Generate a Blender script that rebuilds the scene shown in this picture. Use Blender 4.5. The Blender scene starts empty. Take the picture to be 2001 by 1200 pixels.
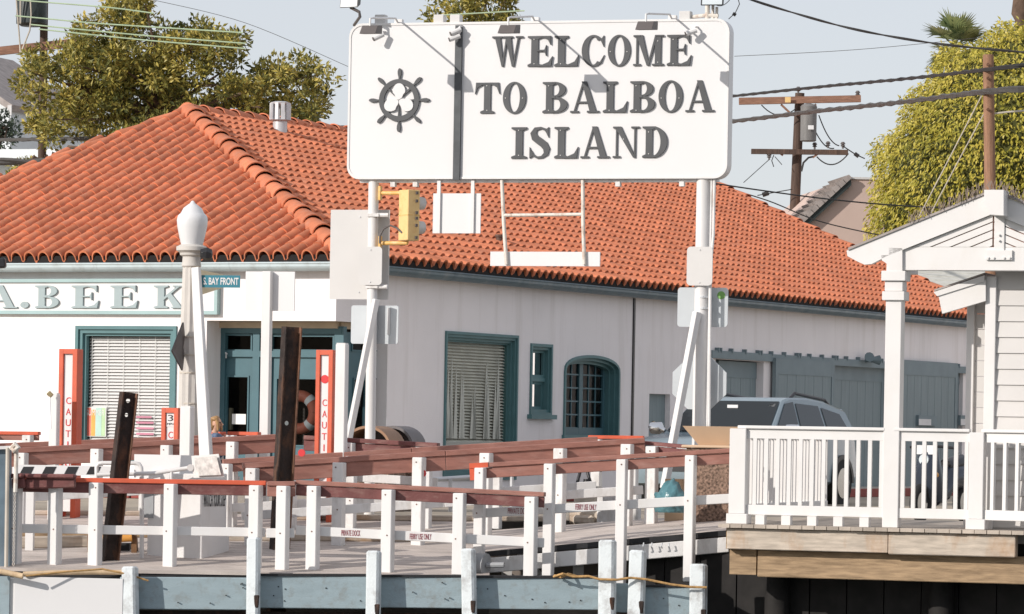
import bpy, bmesh, math, random
import numpy as np
from mathutils import Vector, Matrix, geometry
random.seed(7)
RNG = np.random.default_rng(7)
scene = bpy.context.scene
COL = scene.collection

# ------------------------------------------------------------------ camera, sky, sun, exposure
F, CX, HY, ROLL, EYE = 7800.0, 1000.5, 850.0, 0.0175, 0.9
cam_d = bpy.data.cameras.new('camera')
cam = bpy.data.objects.new('camera', cam_d)
COL.objects.link(cam)
cam_d.sensor_width = 36.0
cam_d.lens = 36.0 * F / 2001.0
cam_d.shift_y = (HY - 600.0) / 2001.0
cam_d.clip_start, cam_d.clip_end = 0.5, 6000
cam.matrix_world = Matrix.Translation((0, 0, EYE)) @ Matrix.Rotation(math.pi / 2, 4, 'X') @ Matrix.Rotation(ROLL, 4, 'Z')
scene.camera = cam

SUNV = Vector((-1.20, -0.86, 0.62)).normalized()       # towards the sun
world = bpy.data.worlds.new('World')
scene.world = world
world.use_nodes = True
wn = world.node_tree
sky = wn.nodes.new('ShaderNodeTexSky')
sky.sky_type = 'NISHITA'
sky.sun_disc = False
sky.sun_elevation = math.asin(SUNV.z)
sky.sun_rotation = math.atan2(SUNV.x, SUNV.y)
sky.air_density = 1.0
sky.dust_density = 0.6
sky.ozone_density = 1.5
bg = wn.nodes['Background']
bg.inputs['Strength'].default_value = 0.13
veil = wn.nodes.new('ShaderNodeMix')                   # thin even haze over the whole sky
veil.data_type = 'RGBA'
veil.inputs['Factor'].default_value = 0.8
wn.links.new(sky.outputs[0], veil.inputs['A'])
veil.inputs['B'].default_value = (4.95, 5.02, 5.38, 1)
wn.links.new(veil.outputs['Result'], bg.inputs['Color'])
sun_d = bpy.data.lights.new('sun', 'SUN')
sun_d.energy = 3.55
sun_d.angle = math.radians(0.5)
sun_d.color = (1.0, 0.94, 0.875)
sun = bpy.data.objects.new('sun', sun_d)
COL.objects.link(sun)
sun.rotation_euler = SUNV.to_track_quat('Z', 'Y').to_euler()
sun.location = (-60, -45, 60)
vs = scene.view_settings
vs.view_transform, vs.look, vs.gamma, vs.use_curve_mapping = 'Standard', 'None', 1.0, False
vs.exposure = 0.15
scene.cycles.max_bounces = 8
scene.cycles.transparent_max_bounces = 12

# ------------------------------------------------------------------ helpers: measuring
_c, _s = math.cos(ROLL), math.sin(ROLL)
def ray(px, py):
    dx, dy = px - CX, py - HY
    return Vector(((dx * _c + dy * _s) / F, 1.0, (dx * _s - dy * _c) / F))
def P(px, py, Y):
    d = ray(px, py)
    return Vector((d.x * Y, Y, EYE + d.z * Y))
def hit(px, py, p0, n):
    d = ray(px, py)
    o = Vector((0, 0, EYE))
    return o + d * ((p0 - o).dot(n) / d.dot(n))
class Frame:
    """upright frame: u along the face, d outward, z absolute height"""
    def __init__(s, p, deg, flip=False):
        s.o = Vector((p.x, p.y, 0))
        a = math.radians(deg)
        s.e = Vector((math.cos(a), -math.sin(a), 0))
        s.n = Vector((-math.sin(a), -math.cos(a), 0))
    def w(s, u, d, z):
        return s.o + s.e * u + s.n * d + Vector((0, 0, z))
    def at(s, px, py, d=0.0):
        q = hit(px, py, s.o + s.n * d, s.n)
        return (q - s.o).dot(s.e), q.z
    def rect(s, x0, y0, x1, y1, d=0.0):
        xm, ym = (x0 + x1) / 2, (y0 + y1) / 2
        return s.at(x0, ym, d)[0], s.at(x1, ym, d)[0], s.at(xm, y1, d)[1], s.at(xm, y0, d)[1]

# ------------------------------------------------------------------ helpers: meshes
class MB:
    def __init__(s):
        s.v, s.f = [], []
    def add(s, vs, fs):
        b = len(s.v)
        s.v += [Vector(q) for q in vs]
        s.f += [tuple(i + b for i in f) for f in fs]
        return s
    def hexa(s, p):
        return s.add(p, [(0, 3, 2, 1), (4, 5, 6, 7), (0, 1, 5, 4), (1, 2, 6, 5), (2, 3, 7, 6), (3, 0, 4, 7)])
    def fbox(s, fr, u0, u1, d0, d1, z0, z1):
        return s.hexa([fr.w(u0, d0, z0), fr.w(u1, d0, z0), fr.w(u1, d1, z0), fr.w(u0, d1, z0),
                       fr.w(u0, d0, z1), fr.w(u1, d0, z1), fr.w(u1, d1, z1), fr.w(u0, d1, z1)])
    def beam(s, a, b, w, h, side=None, taper=1.0):
        a, b = Vector(a), Vector(b)
        t = (b - a).normalized()
        if side is None:
            side = t.cross(Vector((0, 0, 1)))
            if side.length < 1e-3:
                side = Vector((1, 0, 0))
        side = Vector(side)
        side = (side - t * side.dot(t)).normalized()
        up = side.cross(t).normalized()
        r = []
        for q, k in ((a, 1.0), (b, taper)):
            r += [q - side * w / 2 * k - up * h / 2 * k, q + side * w / 2 * k - up * h / 2 * k,
                  q + side * w / 2 * k + up * h / 2 * k, q - side * w / 2 * k + up * h / 2 * k]
        return s.hexa(r)
    def tube(s, pts, r, n=8, caps=True):
        pts = [Vector(q) for q in pts]
        rr = r if isinstance(r, (list, tuple)) else [r] * len(pts)
        b = len(s.v)
        ref = None
        for i, q in enumerate(pts):
            t = (pts[min(i + 1, len(pts) - 1)] - pts[max(i - 1, 0)]).normalized()
            if ref is None:
                ref = t.orthogonal().normalized()
            ref = (ref - t * ref.dot(t)).normalized()
            y = t.cross(ref)
            for k in range(n):
                a = 2 * math.pi * k / n
                s.v.append(q + (ref * math.cos(a) + y * math.sin(a)) * rr[i])
        for i in range(len(pts) - 1):
            for k in range(n):
                k2 = (k + 1) % n
                s.f.append((b + i * n + k, b + i * n + k2, b + (i + 1) * n + k2, b + (i + 1) * n + k))
        if caps:
            s.f.append(tuple(b + k for k in reversed(range(n))))
            s.f.append(tuple(b + (len(pts) - 1) * n + k for k in range(n)))
        return s
    def lathe(s, c, prof, n=20):
        return s.tube([Vector(c) + Vector((0, 0, z)) for r, z in prof], [max(r, 1e-4) for r, z in prof], n)
    def prism(s, poly, off):
        """closed polygon (world points) extruded by vector off"""
        n = len(poly)
        off = Vector(off)
        b = len(s.v)
        s.v += [Vector(q) for q in poly] + [Vector(q) + off for q in poly]
        s.f.append(tuple(b + i for i in range(n)))
        s.f.append(tuple(b + n + i for i in reversed(range(n))))
        for i in range(n):
            j = (i + 1) % n
            s.f.append((b + i, b + j, b + n + j, b + n + i))
        return s
    def ring(s, outer, inner, off, closed=True):
        n = len(outer)
        off = Vector(off)
        b = len(s.v)
        s.v += [Vector(q) for q in outer] + [Vector(q) for q in inner]
        s.v += [Vector(q) + off for q in outer] + [Vector(q) + off for q in inner]
        for i in range(n if closed else n - 1):
            j = (i + 1) % n
            o0, o1, i0, i1 = b + i, b + j, b + n + i, b + n + j
            O0, O1, I0, I1 = o0 + 2 * n, o1 + 2 * n, i0 + 2 * n, i1 + 2 * n
            s.f += [(o0, o1, i1, i0), (O0, I0, I1, O1), (o0, O0, O1, o1), (i0, i1, I1, I0)]
        if not closed:
            for i in (0, n - 1):
                s.f.append((b + i, b + n + i, b + 3 * n + i, b + 2 * n + i))
        return s
    def sheet(s, *q):
        return s.add(q, [tuple(range(len(q)))])
    def mesh(s, name, base=Vector((0, 0, 0)), smooth=None, recalc=True, bevel=0):
        me = bpy.data.meshes.new(name)
        me.from_pydata([tuple(q - base) for q in s.v], [], s.f)
        if recalc or bevel:
            bm = bmesh.new()
            bm.from_mesh(me)
            bmesh.ops.recalc_face_normals(bm, faces=bm.faces)
            if bevel:
                bmesh.ops.bevel(bm, geom=list(bm.edges), offset=bevel, segments=1, affect='EDGES', clamp_overlap=True)
            bm.to_mesh(me)
            bm.free()
        if smooth is not None:
            for p in me.polygons:
                p.use_smooth = True
            me.set_sharp_from_angle(angle=math.radians(smooth))
        return me

def setp(o, label=None, cat=None, group=None, kind=None):
    if label: o['label'] = label
    if cat: o['category'] = cat
    if group: o['group'] = group
    if kind: o['kind'] = kind
    return o
class Thing:
    def __init__(s, name, base, label, cat, group=None):
        s.base = Vector(base)
        s.o = bpy.data.objects.new(name, None)
        s.o.empty_display_size = 0.2
        s.o.location = s.base
        COL.objects.link(s.o)
        setp(s.o, label, cat, group)
    def part(s, name, mb, m, parent=None, label=None, kind=None, smooth=None, bevel=0):
        me = mb if isinstance(mb, bpy.types.Mesh) else mb.mesh(name, s.base, smooth, bevel=bevel)
        o = bpy.data.objects.new(name, me)
        if m is not None:
            me.materials.clear()
            me.materials.append(m)
        o.parent = parent or s.o
        COL.objects.link(o)
        return setp(o, label, None, None, kind)
    def place(s, name, me, M, parent=None):
        o = bpy.data.objects.new(name, me)
        o.parent = parent or s.o
        o.matrix_local = Matrix.Translation(-s.base) @ M
        COL.objects.link(o)
        return o
def solo(name, mb, m, label, cat, group=None, base=None, smooth=None, bevel=0):
    base = Vector(base) if base is not None else sum(mb.v, Vector()) / len(mb.v)
    me = mb.mesh(name, base, smooth, bevel=bevel)
    me.materials.append(m)
    o = bpy.data.objects.new(name, me)
    o.location = base
    COL.objects.link(o)
    return setp(o, label, cat, group)
def struct(name, mb, m, kind='structure', smooth=None):
    me = mb.mesh(name, smooth=smooth)
    me.materials.append(m)
    o = bpy.data.objects.new(name, me)
    COL.objects.link(o)
    o['kind'] = kind
    return o

# ------------------------------------------------------------------ helpers: materials
def srgb(r, g, b):
    def f(c):
        c /= 255.0
        return c / 12.92 if c <= .04045 else ((c + .055) / 1.055) ** 2.4
    return (f(r), f(g), f(b))
def mat(name, col, rough=.6, var=.12, scale=2.5, bump=0., bscale=60., metal=0., spec=.4, stain=None, amt=0., sscale=(6, 6, .6), isl=0., grain=None):
    m = bpy.data.materials.new(name)
    m.use_nodes = True
    nt = m.node_tree
    N, L = nt.nodes, nt.links
    b = N['Principled BSDF']
    b.inputs['Roughness'].default_value = rough
    b.inputs['Metallic'].default_value = metal
    b.inputs['Specular IOR Level'].default_value = spec
    g = N.new('ShaderNodeNewGeometry')
    pos = g.outputs['Position']
    if grain:
        mp = N.new('ShaderNodeMapping')
        mp.inputs['Scale'].default_value = grain
        L.new(pos, mp.inputs[0])
        npos = mp.outputs[0]
    else:
        npos = pos
    nz = N.new('ShaderNodeTexNoise')
    nz.inputs['Scale'].default_value = scale
    nz.inputs['Detail'].default_value = 5
    L.new(npos, nz.inputs['Vector'])
    rp = N.new('ShaderNodeValToRGB')
    rp.color_ramp.elements[0].position, rp.color_ramp.elements[1].position = .3, .7
    rp.color_ramp.elements[0].color = (*[max(0, c * (1 - var)) for c in col], 1)
    rp.color_ramp.elements[1].color = (*[min(1, c * (1 + var)) for c in col], 1)
    L.new(nz.outputs['Fac'], rp.inputs[0])
    out = rp.outputs[0]
    if isl:
        ad = N.new('ShaderNodeMath'); ad.operation = 'ADD'
        oi = N.new('ShaderNodeObjectInfo')
        L.new(g.outputs['Random Per Island'], ad.inputs[0]); L.new(oi.outputs['Random'], ad.inputs[1])
        fr = N.new('ShaderNodeMath'); fr.operation = 'FRACT'
        L.new(ad.outputs[0], fr.inputs[0])
        mr = N.new('ShaderNodeMapRange')
        mr.inputs['To Min'].default_value, mr.inputs['To Max'].default_value = 1 - isl, 1 + isl
        L.new(fr.outputs[0], mr.inputs['Value'])
        hs = N.new('ShaderNodeHueSaturation')
        L.new(out, hs.inputs['Color']); L.new(mr.outputs[0], hs.inputs['Value'])
        out = hs.outputs[0]
    if stain:
        mp = N.new('ShaderNodeMapping')
        mp.inputs['Scale'].default_value = sscale
        L.new(pos, mp.inputs[0])
        n2 = N.new('ShaderNodeTexNoise')
        n2.inputs['Scale'].default_value = 1.0
        n2.inputs['Detail'].default_value = 6
        n2.inputs['Roughness'].default_value = .65
        L.new(mp.outputs[0], n2.inputs['Vector'])
        r2 = N.new('ShaderNodeValToRGB')
        r2.color_ramp.elements[0].position, r2.color_ramp.elements[1].position = .5, .78
        r2.color_ramp.elements[0].color = (0, 0, 0, 1)
        r2.color_ramp.elements[1].color = (amt, amt, amt, 1)
        L.new(n2.outputs['Fac'], r2.inputs[0])
        mx = N.new('ShaderNodeMix'); mx.data_type = 'RGBA'
        L.new(r2.outputs[0], mx.inputs['Factor'])
        L.new(out, mx.inputs['A'])
        mx.inputs['B'].default_value = (*stain, 1)
        out = mx.outputs['Result']
    L.new(out, b.inputs['Base Color'])
    if bump:
        n3 = N.new('ShaderNodeTexNoise')
        n3.inputs['Scale'].default_value = bscale
        n3.inputs['Detail'].default_value = 4
        L.new(npos, n3.inputs['Vector'])
        bp = N.new('ShaderNodeBump')
        bp.inputs['Strength'].default_value = bump
        bp.inputs['Distance'].default_value = .02
        L.new(n3.outputs['Fac'], bp.inputs['Height'])
        L.new(bp.outputs[0], b.inputs['Normal'])
    return m
def glass(name, tint=(.93, .94, .94), refl=.12):
    m = bpy.data.materials.new(name)
    m.use_nodes = True
    N, L = m.node_tree.nodes, m.node_tree.links
    N.remove(N['Principled BSDF'])
    t = N.new('ShaderNodeBsdfTransparent'); t.inputs[0].default_value = (*tint, 1)
    g = N.new('ShaderNodeBsdfGlossy'); g.inputs['Roughness'].default_value = .02
    lw = N.new('ShaderNodeLayerWeight'); lw.inputs['Blend'].default_value = refl
    mx = N.new('ShaderNodeMixShader')
    L.new(lw.outputs['Fresnel'], mx.inputs[0]); L.new(t.outputs[0], mx.inputs[1]); L.new(g.outputs[0], mx.inputs[2])
    L.new(mx.outputs[0], N['Material Output'].inputs['Surface'])
    return m
def leafmat(name, cols, trans=.25):
    m = bpy.data.materials.new(name)
    m.use_nodes = True
    N, L = m.node_tree.nodes, m.node_tree.links
    b = N['Principled BSDF']
    b.inputs['Roughness'].default_value = .45
    b.inputs['Specular IOR Level'].default_value = .35
    g = N.new('ShaderNodeNewGeometry')
    nz = N.new('ShaderNodeTexNoise'); nz.inputs['Scale'].default_value = .9
    L.new(g.outputs['Position'], nz.inputs['Vector'])
    ma = N.new('ShaderNodeMath'); ma.operation = 'MULTIPLY_ADD'
    ma.inputs[1].default_value = .65
    L.new(g.outputs['Random Per Island'], ma.inputs[0])
    m2 = N.new('ShaderNodeMath'); m2.operation = 'MULTIPLY_ADD'
    m2.inputs[1].default_value = .9; m2.inputs[2].default_value = -.28
    L.new(nz.outputs['Fac'], m2.inputs[0]); L.new(m2.outputs[0], ma.inputs[2])
    rp = N.new('ShaderNodeValToRGB')
    el = rp.color_ramp.elements
    while len(el) < len(cols): el.new(.5)
    for i, c in enumerate(cols):
        el[i].position = i / (len(cols) - 1); el[i].color = (*c, 1)
    L.new(ma.outputs[0], rp.inputs[0])
    L.new(rp.outputs[0], b.inputs['Base Color'])
    tr = N.new('ShaderNodeBsdfTranslucent')
    L.new(rp.outputs[0], tr.inputs[0])
    mx = N.new('ShaderNodeMixShader'); mx.inputs[0].default_value = trans
    L.new(b.outputs[0], mx.inputs[1]); L.new(tr.outputs[0], mx.inputs[2])
    L.new(mx.outputs[0], N['Material Output'].inputs['Surface'])
    return m

GRIME = (.30, .26, .21)
M = {}
M['stucco'] = mat('white_stucco', (.89, .84, .83), .85, .035, .8, .25, 60, stain=(.52, .46, .40), amt=.34, sscale=(3.4, 3.4, .30))
M['soffit'] = mat('tan_soffit', (.52, .43, .32), .9, .1, 4, .3, 50)
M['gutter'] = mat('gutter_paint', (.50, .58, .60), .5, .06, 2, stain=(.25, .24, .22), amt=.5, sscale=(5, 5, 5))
M['gutter_dark'] = mat('gutter_slate_paint', (.125, .175, .20), .45, .12, 2, stain=(.35, .33, .3), amt=.4, sscale=(4, 4, 4))  # darker copy of the gutter paint, with the side-street shade in its colour
M['teal'] = mat('teal_trim', (.085, .185, .195), .5, .08, 3)
M['teal_dark'] = mat('teal_door', (.055, .13, .155), .45, .08, 3)
M['garage'] = mat('garage_slate', (.215, .27, .285), .6, .07, 3, .3, 30, grain=(6, 6, .4))
M['garage_trim'] = mat('garage_trim', (.185, .24, .26), .6, .07, 3)
M['tile'] = mat('terracotta', (.575, .185, .088), .75, .13, 6, .12, 45, isl=.18, stain=(.40, .24, .18), amt=.5, sscale=(7, 7, 7))
M['under'] = mat('roof_underlay', (.014, .012, .012), .9)  # black underlay, also used for the shade inside the eave tiles
M['mortar'] = mat('mortar', (.66, .58, .47), .9, .12, 8, .4, 40)
M['clay_flat'] = mat('terracotta_back', (.55, .17, .08), .8, .15, 5)
M['white'] = mat('white_paint', (.72, .705, .69), .45, .03, 1.5, stain=(.55, .50, .43), amt=.30, sscale=(5, 5, 1.2))
M['white_old'] = mat('weathered_white_paint', (.71, .695, .68), .6, .05, 3, .12, 40, stain=GRIME, amt=.55, sscale=(7, 7, 3.2))
M['white_clean'] = mat('sign_white', (.71, .70, .695), .4, .015, 1)
M['offwhite'] = mat('offwhite_panel', (.60, .585, .565), .5, .03, 2)
M['alum'] = mat('aluminium_back', (.52, .55, .57), .35, .05, 3, metal=.4)
M['letter'] = mat('charcoal_letter', (.072, .074, .078), .5, .1, 4)
M['bar'] = mat('charcoal_bar', (.07, .075, .08), .5, .25, 6)
M['pale_letter'] = mat('pale_blue_letter', (.33, .40, .41), .6, .04, 4)
M['redpaint'] = mat('red_paint', (.62, .115, .055), .5, .08, 5, stain=(.35, .10, .07), amt=.5, sscale=(9, 9, 9))
M['redtext'] = mat('red_lettering', (.62, .035, .04), .5, .05)
M['maroon_text'] = mat('maroon_lettering', (.30, .07, .085), .6, .1)
M['brown'] = mat('oxblood_rail', (.32, .145, .112), .6, .16, 5, .25, 40, stain=(.42, .26, .22), amt=.6, sscale=(3, 3, 12), grain=(1, 1, 5))
M['brown_dark'] = mat('dark_maroon_rail', (.17, .06, .055), .6, .16, 5, .2, 40, stain=(.36, .24, .20), amt=.6, sscale=(4, 4, 9))
M['rust'] = mat('rusted_steel', (.035, .024, .02), .85, .4, 7, .5, 30, stain=(.20, .085, .04), amt=.85, sscale=(5, 5, 2.2))
M['rust_edge'] = mat('rusty_flange', (.17, .085, .052), .85, .3, 8, .5, 30, stain=(.05, .03, .02), amt=.8, sscale=(9, 9, 3))
M['rust_white'] = mat('rusty_white_pipe', (.72, .67, .60), .6, .05, 4, stain=(.30, .13, .05), amt=.95, sscale=(11, 11, 6))
M['fender'] = mat('pale_blue_planks', (.30, .375, .405), .65, .07, 3, .2, 40, stain=(.20, .18, .15), amt=.6, sscale=(9, 9, 9), grain=(1, 1, 4))  # shade on the planks put into a blue-grey colour
M['fender_post'] = mat('fender_post_paint', (.64, .68, .69), .6, .06, 3, .2, 40, stain=(.10, .055, .035), amt=.8, sscale=(4, 4, 4))  # white paint tinted towards the blue shade on the posts
M['deck'] = mat('grey_deck', (.52, .455, .41), .85, .12, 3, .25, 60, stain=(.16, .14, .12), amt=.5, sscale=(1.2, 5, 3), isl=.07)
M['rubber'] = mat('black_rubber', (.022, .022, .024), .7, .3, 6)
M['asphalt'] = mat('sandy_asphalt', (.40, .34, .265), .9, .18, 2.2, .3, 60, stain=(.14, .12, .10), amt=.6, sscale=(1.5, 1.5, 1.5))
M['concrete'] = mat('concrete', (.50, .455, .40), .85, .1, 3, .2, 50, stain=(.25, .22, .18), amt=.5, sscale=(3, 3, 1))
M['tar'] = mat('tarred_timber', (.016, .014, .013), .8, .4, 5)  # under-deck darkness put into the colour; bolt heads share it
M['seawall'] = mat('stained_seawall', (.10, .09, .08), .9, .3, 2, .4, 20)  # shade under the deck put into the wall colour
M['redkerb'] = mat('red_kerb', (.26, .055, .045), .7, .15, 5)
M['timber'] = mat('raw_timber', (.52, .445, .365), .8, .22, 4, .35, 40, stain=(.38, .19, .07), amt=.8, sscale=(3.2, 3.2, 1.6), grain=(1, 1, 7))
M['timber_dark'] = mat('old_timber', (.36, .25, .15), .85, .3, 4, .4, 40, stain=(.10, .065, .035), amt=.8, sscale=(1.5, 1.5, 8), grain=(1, 1, 8))
M['plank'] = mat('deck_plank', (.42, .36, .30), .8, .15, 4, .2, 50, isl=.15)
M['pole_wood'] = mat('pole_wood', (.30, .165, .10), .85, .25, 5, .4, 40, stain=(.10, .06, .04), amt=.6, sscale=(14, 14, .7), grain=(9, 9, .6))
M['pole_dark'] = mat('creosote_pole', (.085, .055, .042), .85, .3, 5, .3, 40, grain=(6, 6, .5), stain=(.20, .12, .08), amt=.6, sscale=(8, 8, 1))
M['arm_wood'] = mat('crossarm_wood', (.26, .14, .095), .85, .25, 4, grain=(1, 1, 6))
M['transformer'] = mat('transformer_grey', (.19, .185, .18), .5, .1, 2, stain=(.05, .05, .05), amt=.5, sscale=(5, 5, 1))
M['transformer_dark'] = mat('transformer_dark', (.035, .045, .045), .5, .2, 4)
M['wire'] = mat('black_cable', (.025, .023, .022), .6)
M['wire_grey'] = mat('grey_cable', (.075, .07, .065), .6, .2, 9)
M['wire_green'] = mat('pale_green_wire', (.42, .54, .36), .5)
M['wire_pale'] = mat('pale_guy', (.52, .47, .40), .5)
M['siding'] = mat('grey_siding', (.60, .575, .55), .6, .03, 2, isl=.03)
M['pergola'] = mat('pergola_white', (.715, .695, .675), .45, .03, 2, stain=(.6, .55, .48), amt=.25, sscale=(4, 4, 2))
M['black'] = mat('black_plastic', (.025, .025, .028), .4)
M['lampgrey'] = mat('lamp_housing', (.115, .10, .095), .45, .1, 5)
M['lens'] = mat('lamp_lens', (.62, .68, .70), .08, .05, 3, spec=.8)
M['globe'] = mat('frosted_globe', (.70, .70, .70), .3, .02, 3)
M['lampconc'] = mat('lamp_concrete', (.56, .53, .49), .8, .06, 6, .15, 80)
M['amber'] = mat('signal_yellow', (.78, .54, .24), .45, .06, 4, stain=(.55, .25, .05), amt=.5, sscale=(9, 9, 9))
M['amber_pipe'] = mat('signal_bracket', (.72, .42, .12), .5, .1, 9, stain=(.85, .70, .45), amt=.7, sscale=(14, 14, 14))
M['teal_sign'] = mat('street_sign_blue', (.035, .19, .25), .4, .03)
M['cream_sign'] = mat('cream_sign', (.72, .60, .38), .5, .05)
M['slat'] = mat('blind_slat', (.80, .775, .76), .5, .02, 3)
M['dark'] = mat('dark_interior', (.03, .032, .035), .8)
M['interior'] = mat('interior_wall', (.16, .135, .12), .8, .15, 2)
M['pane'] = glass('window_pane')
M['pane_dirty'] = glass('dirty_window_pane', (.86, .87, .84), .03)
M['pane_dark'] = glass('tinted_pane', (.45, .48, .5), .12)
M['lifebuoy'] = mat('lifebuoy_orange', (.52, .15, .09), .6, .06)
M['aggregate'] = mat('pebble_concrete', (.20, .13, .095), .9, .75, 34, .9, 34)
M['hopper'] = mat('tan_hopper', (.56, .40, .27), .6, .06, 3)
M['dome'] = mat('brown_dome', (.30, .17, .10), .6, .15, 4)
M['dome_grey'] = mat('grey_dome', (.16, .145, .145), .6, .12, 4)
M['bag'] = mat('blue_plastic', (.075, .19, .215), .25, .2, 6, .8, 14, spec=.7)
M['car'] = mat('blue_grey_paint', (.22, .28, .315), .25, .03, 2, spec=.6)
M['car_glass'] = mat('car_glass', (.014, .018, .02), .06, .05, spec=.35)
M['car_dark'] = mat('dark_blue_paint', (.03, .04, .06), .25, .05, spec=.6)
M['chrome'] = mat('chrome', (.7, .71, .72), .12, .02, metal=1.0)
M['tyre'] = mat('tyre', (.02, .02, .02), .8)
M['skin'] = mat('skin', (.56, .33, .23), .5, .05)
M['hair'] = mat('blonde_hair', (.36, .21, .09), .5, .3, 30, grain=(3, 3, .4))
M['denim'] = mat('blue_denim', (.10, .14, .22), .8, .2, 30)
M['poster_red'] = mat('poster_red', (.72, .16, .12), .6)
M['poster_orange'] = mat('poster_orange', (.80, .42, .10), .6)
M['poster_teal'] = mat('poster_mint', (.50, .70, .62), .6)
M['poster_green'] = mat('poster_green', (.52, .70, .42), .6)
M['paper'] = mat('paper', (.78, .77, .74), .7, .03)
M['pink'] = mat('pink_print', (.62, .25, .34), .7)
M['house_white'] = mat('far_white_wall', (.66, .70, .72), .7, .04)
M['house_pink'] = mat('far_beige_stucco', (.55, .42, .36), .85, .04, 1)
M['shingle'] = mat('grey_shingle', (.34, .30, .28), .85, .2, 4)
M['shingle_pale'] = mat('pale_shingle', (.55, .54, .49), .85, .12, 6)
M['bark'] = mat('bark', (.13, .085, .06), .9, .3, 5, .5, 20)
M['leafA'] = leafmat('tree_leaf', [(.045, .06, .022), (.16, .16, .04), (.40, .34, .08), (.66, .52, .14)])
M['leafB'] = leafmat('ficus_leaf', [(.14, .15, .025), (.36, .33, .05), (.58, .49, .085), (.72, .60, .16)], .3)
M['leafC'] = leafmat('dark_leaf', [(.025, .04, .03), (.05, .07, .045), (.08, .10, .06)], .2)
M['leafP'] = leafmat('palm_leaf', [(.09, .13, .06), (.20, .23, .09), (.48, .45, .2)], .25)
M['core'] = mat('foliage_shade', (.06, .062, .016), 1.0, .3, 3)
M['rope'] = mat('manila_rope', (.42, .25, .10), .9, .3, 20, .4, 40)
M['bamboo'] = mat('weathered_pole', (.58, .43, .27), .7, .2, 7, .3, 30, stain=(.35, .18, .08), amt=.6, sscale=(6, 6, 6))
M['steel_blue'] = mat('blue_grey_steel', (.13, .18, .22), .5, .2, 4, stain=(.25, .28, .3), amt=.6, sscale=(6, 6, 1.2))
M['orange'] = mat('orange_roller', (.66, .31, .07), .5, .1, 6)
M['brownframe'] = mat('rust_brown_frame', (.20, .105, .05), .7, .3, 8)
M['greybox'] = mat('grey_box', (.32, .33, .34), .6, .1, 6)
M['cardboard'] = mat('cardboard', (.55, .41, .27), .8)
M['label_white'] = mat('label_white', (.7, .7, .7), .5)
M['brass'] = mat('brass_lock', (.42, .33, .19), .4, .1, 5, metal=.6)
M['vent'] = mat('galvanised_vent', (.60, .61, .62), .4, .1, 6, metal=.3)
M['spike'] = mat('bird_spike', (.25, .19, .15), .6)

def water_mat():
    m = bpy.data.materials.new('harbour_water')
    m.use_nodes = True
    N, L = m.node_tree.nodes, m.node_tree.links
    b = N['Principled BSDF']
    b.inputs['Base Color'].default_value = (.02, .035, .035, 1)
    b.inputs['Roughness'].default_value = .08
    nz = N.new('ShaderNodeTexNoise'); nz.inputs['Scale'].default_value = 1.6; nz.inputs['Detail'].default_value = 4
    g = N.new('ShaderNodeNewGeometry'); L.new(g.outputs['Position'], nz.inputs['Vector'])
    bp = N.new('ShaderNodeBump'); bp.inputs['Strength'].default_value = .4; bp.inputs['Distance'].default_value = .3
    L.new(nz.outputs['Fac'], bp.inputs['Height']); L.new(bp.outputs[0], b.inputs['Normal'])
    return m
M['water'] = water_mat()

# ------------------------------------------------------------------ lettering
def sans_mesh(text, frame, u0, u1, z0, z1, d, th=.006, bold=0.):
    """flat sans letters fitted into a rectangle of a frame"""
    cu = bpy.data.curves.new('lettering', 'FONT')
    cu.body = text
    cu.extrude = .02
    cu.offset = bold
    ob = bpy.data.objects.new('lettering', cu)
    COL.objects.link(ob)
    bpy.context.view_layer.update()
    dg = bpy.context.evaluated_depsgraph_get()
    me = bpy.data.meshes.new_from_object(ob.evaluated_get(dg))
    bpy.data.objects.remove(ob)
    co = np.empty(len(me.vertices) * 3)
    me.vertices.foreach_get('co', co)
    co = co.reshape(-1, 3)
    lo, hi = co.min(0), co.max(0)
    mb = MB()
    mb.v = [frame.w(u0 + (c[0] - lo[0]) / (hi[0] - lo[0]) * (u1 - u0), d + (c[2] - lo[2]) / .04 * th,
                    z0 + (c[1] - lo[1]) / (hi[1] - lo[1]) * (z1 - z0)) for c in co]
    mb.f = [tuple(p.vertices) for p in me.polygons]
    bpy.data.meshes.remove(me)
    return mb
def R(x0, y0, x1, y1):
    return [(x0, y0), (x1, y0), (x1, y1), (x0, y1)]
def arcs(cx, cy, ro, ri, a0, a1, n=18):
    o, i = [], []
    for k in range(n + 1):
        a = math.radians(a0 + (a1 - a0) * k / n)
        o.append((cx + ro[0] * math.cos(a), cy + ro[1] * math.sin(a)))
        i.append((cx + ri[0] * math.cos(a), cy + ri[1] * math.sin(a)))
    return ('arc', o, i)
def ribbon(pts):
    """pts: (x, y, halfwidth)"""
    o, i = [], []
    for k, (x, y, h) in enumerate(pts):
        xa, ya, _ = pts[max(k - 1, 0)]
        xb, yb, _ = pts[min(k + 1, len(pts) - 1)]
        l = math.hypot(xb - xa, yb - ya) or 1
        nx, ny = -(yb - ya) / l, (xb - xa) / l
        o.append((x + nx * h, y + ny * h)); i.append((x - nx * h, y - ny * h))
    return ('arc', o, i)
SF = .055
def stem(x0, x1, b=.09, top=True, bot=True):
    r = [R(x0, 0, x1, 1)]
    if bot: r += [R(x0 - b, 0, x1 + b, SF), [(x0 - b, SF), (x1 + b, SF), (x1, SF + .05), (x0, SF + .05)]]
    if top: r += [R(x0 - b, 1 - SF, x1 + b, 1), [(x0 - b, 1 - SF), (x0, 1 - SF - .05), (x1, 1 - SF - .05), (x1 + b, 1 - SF)]]
    return r
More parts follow.
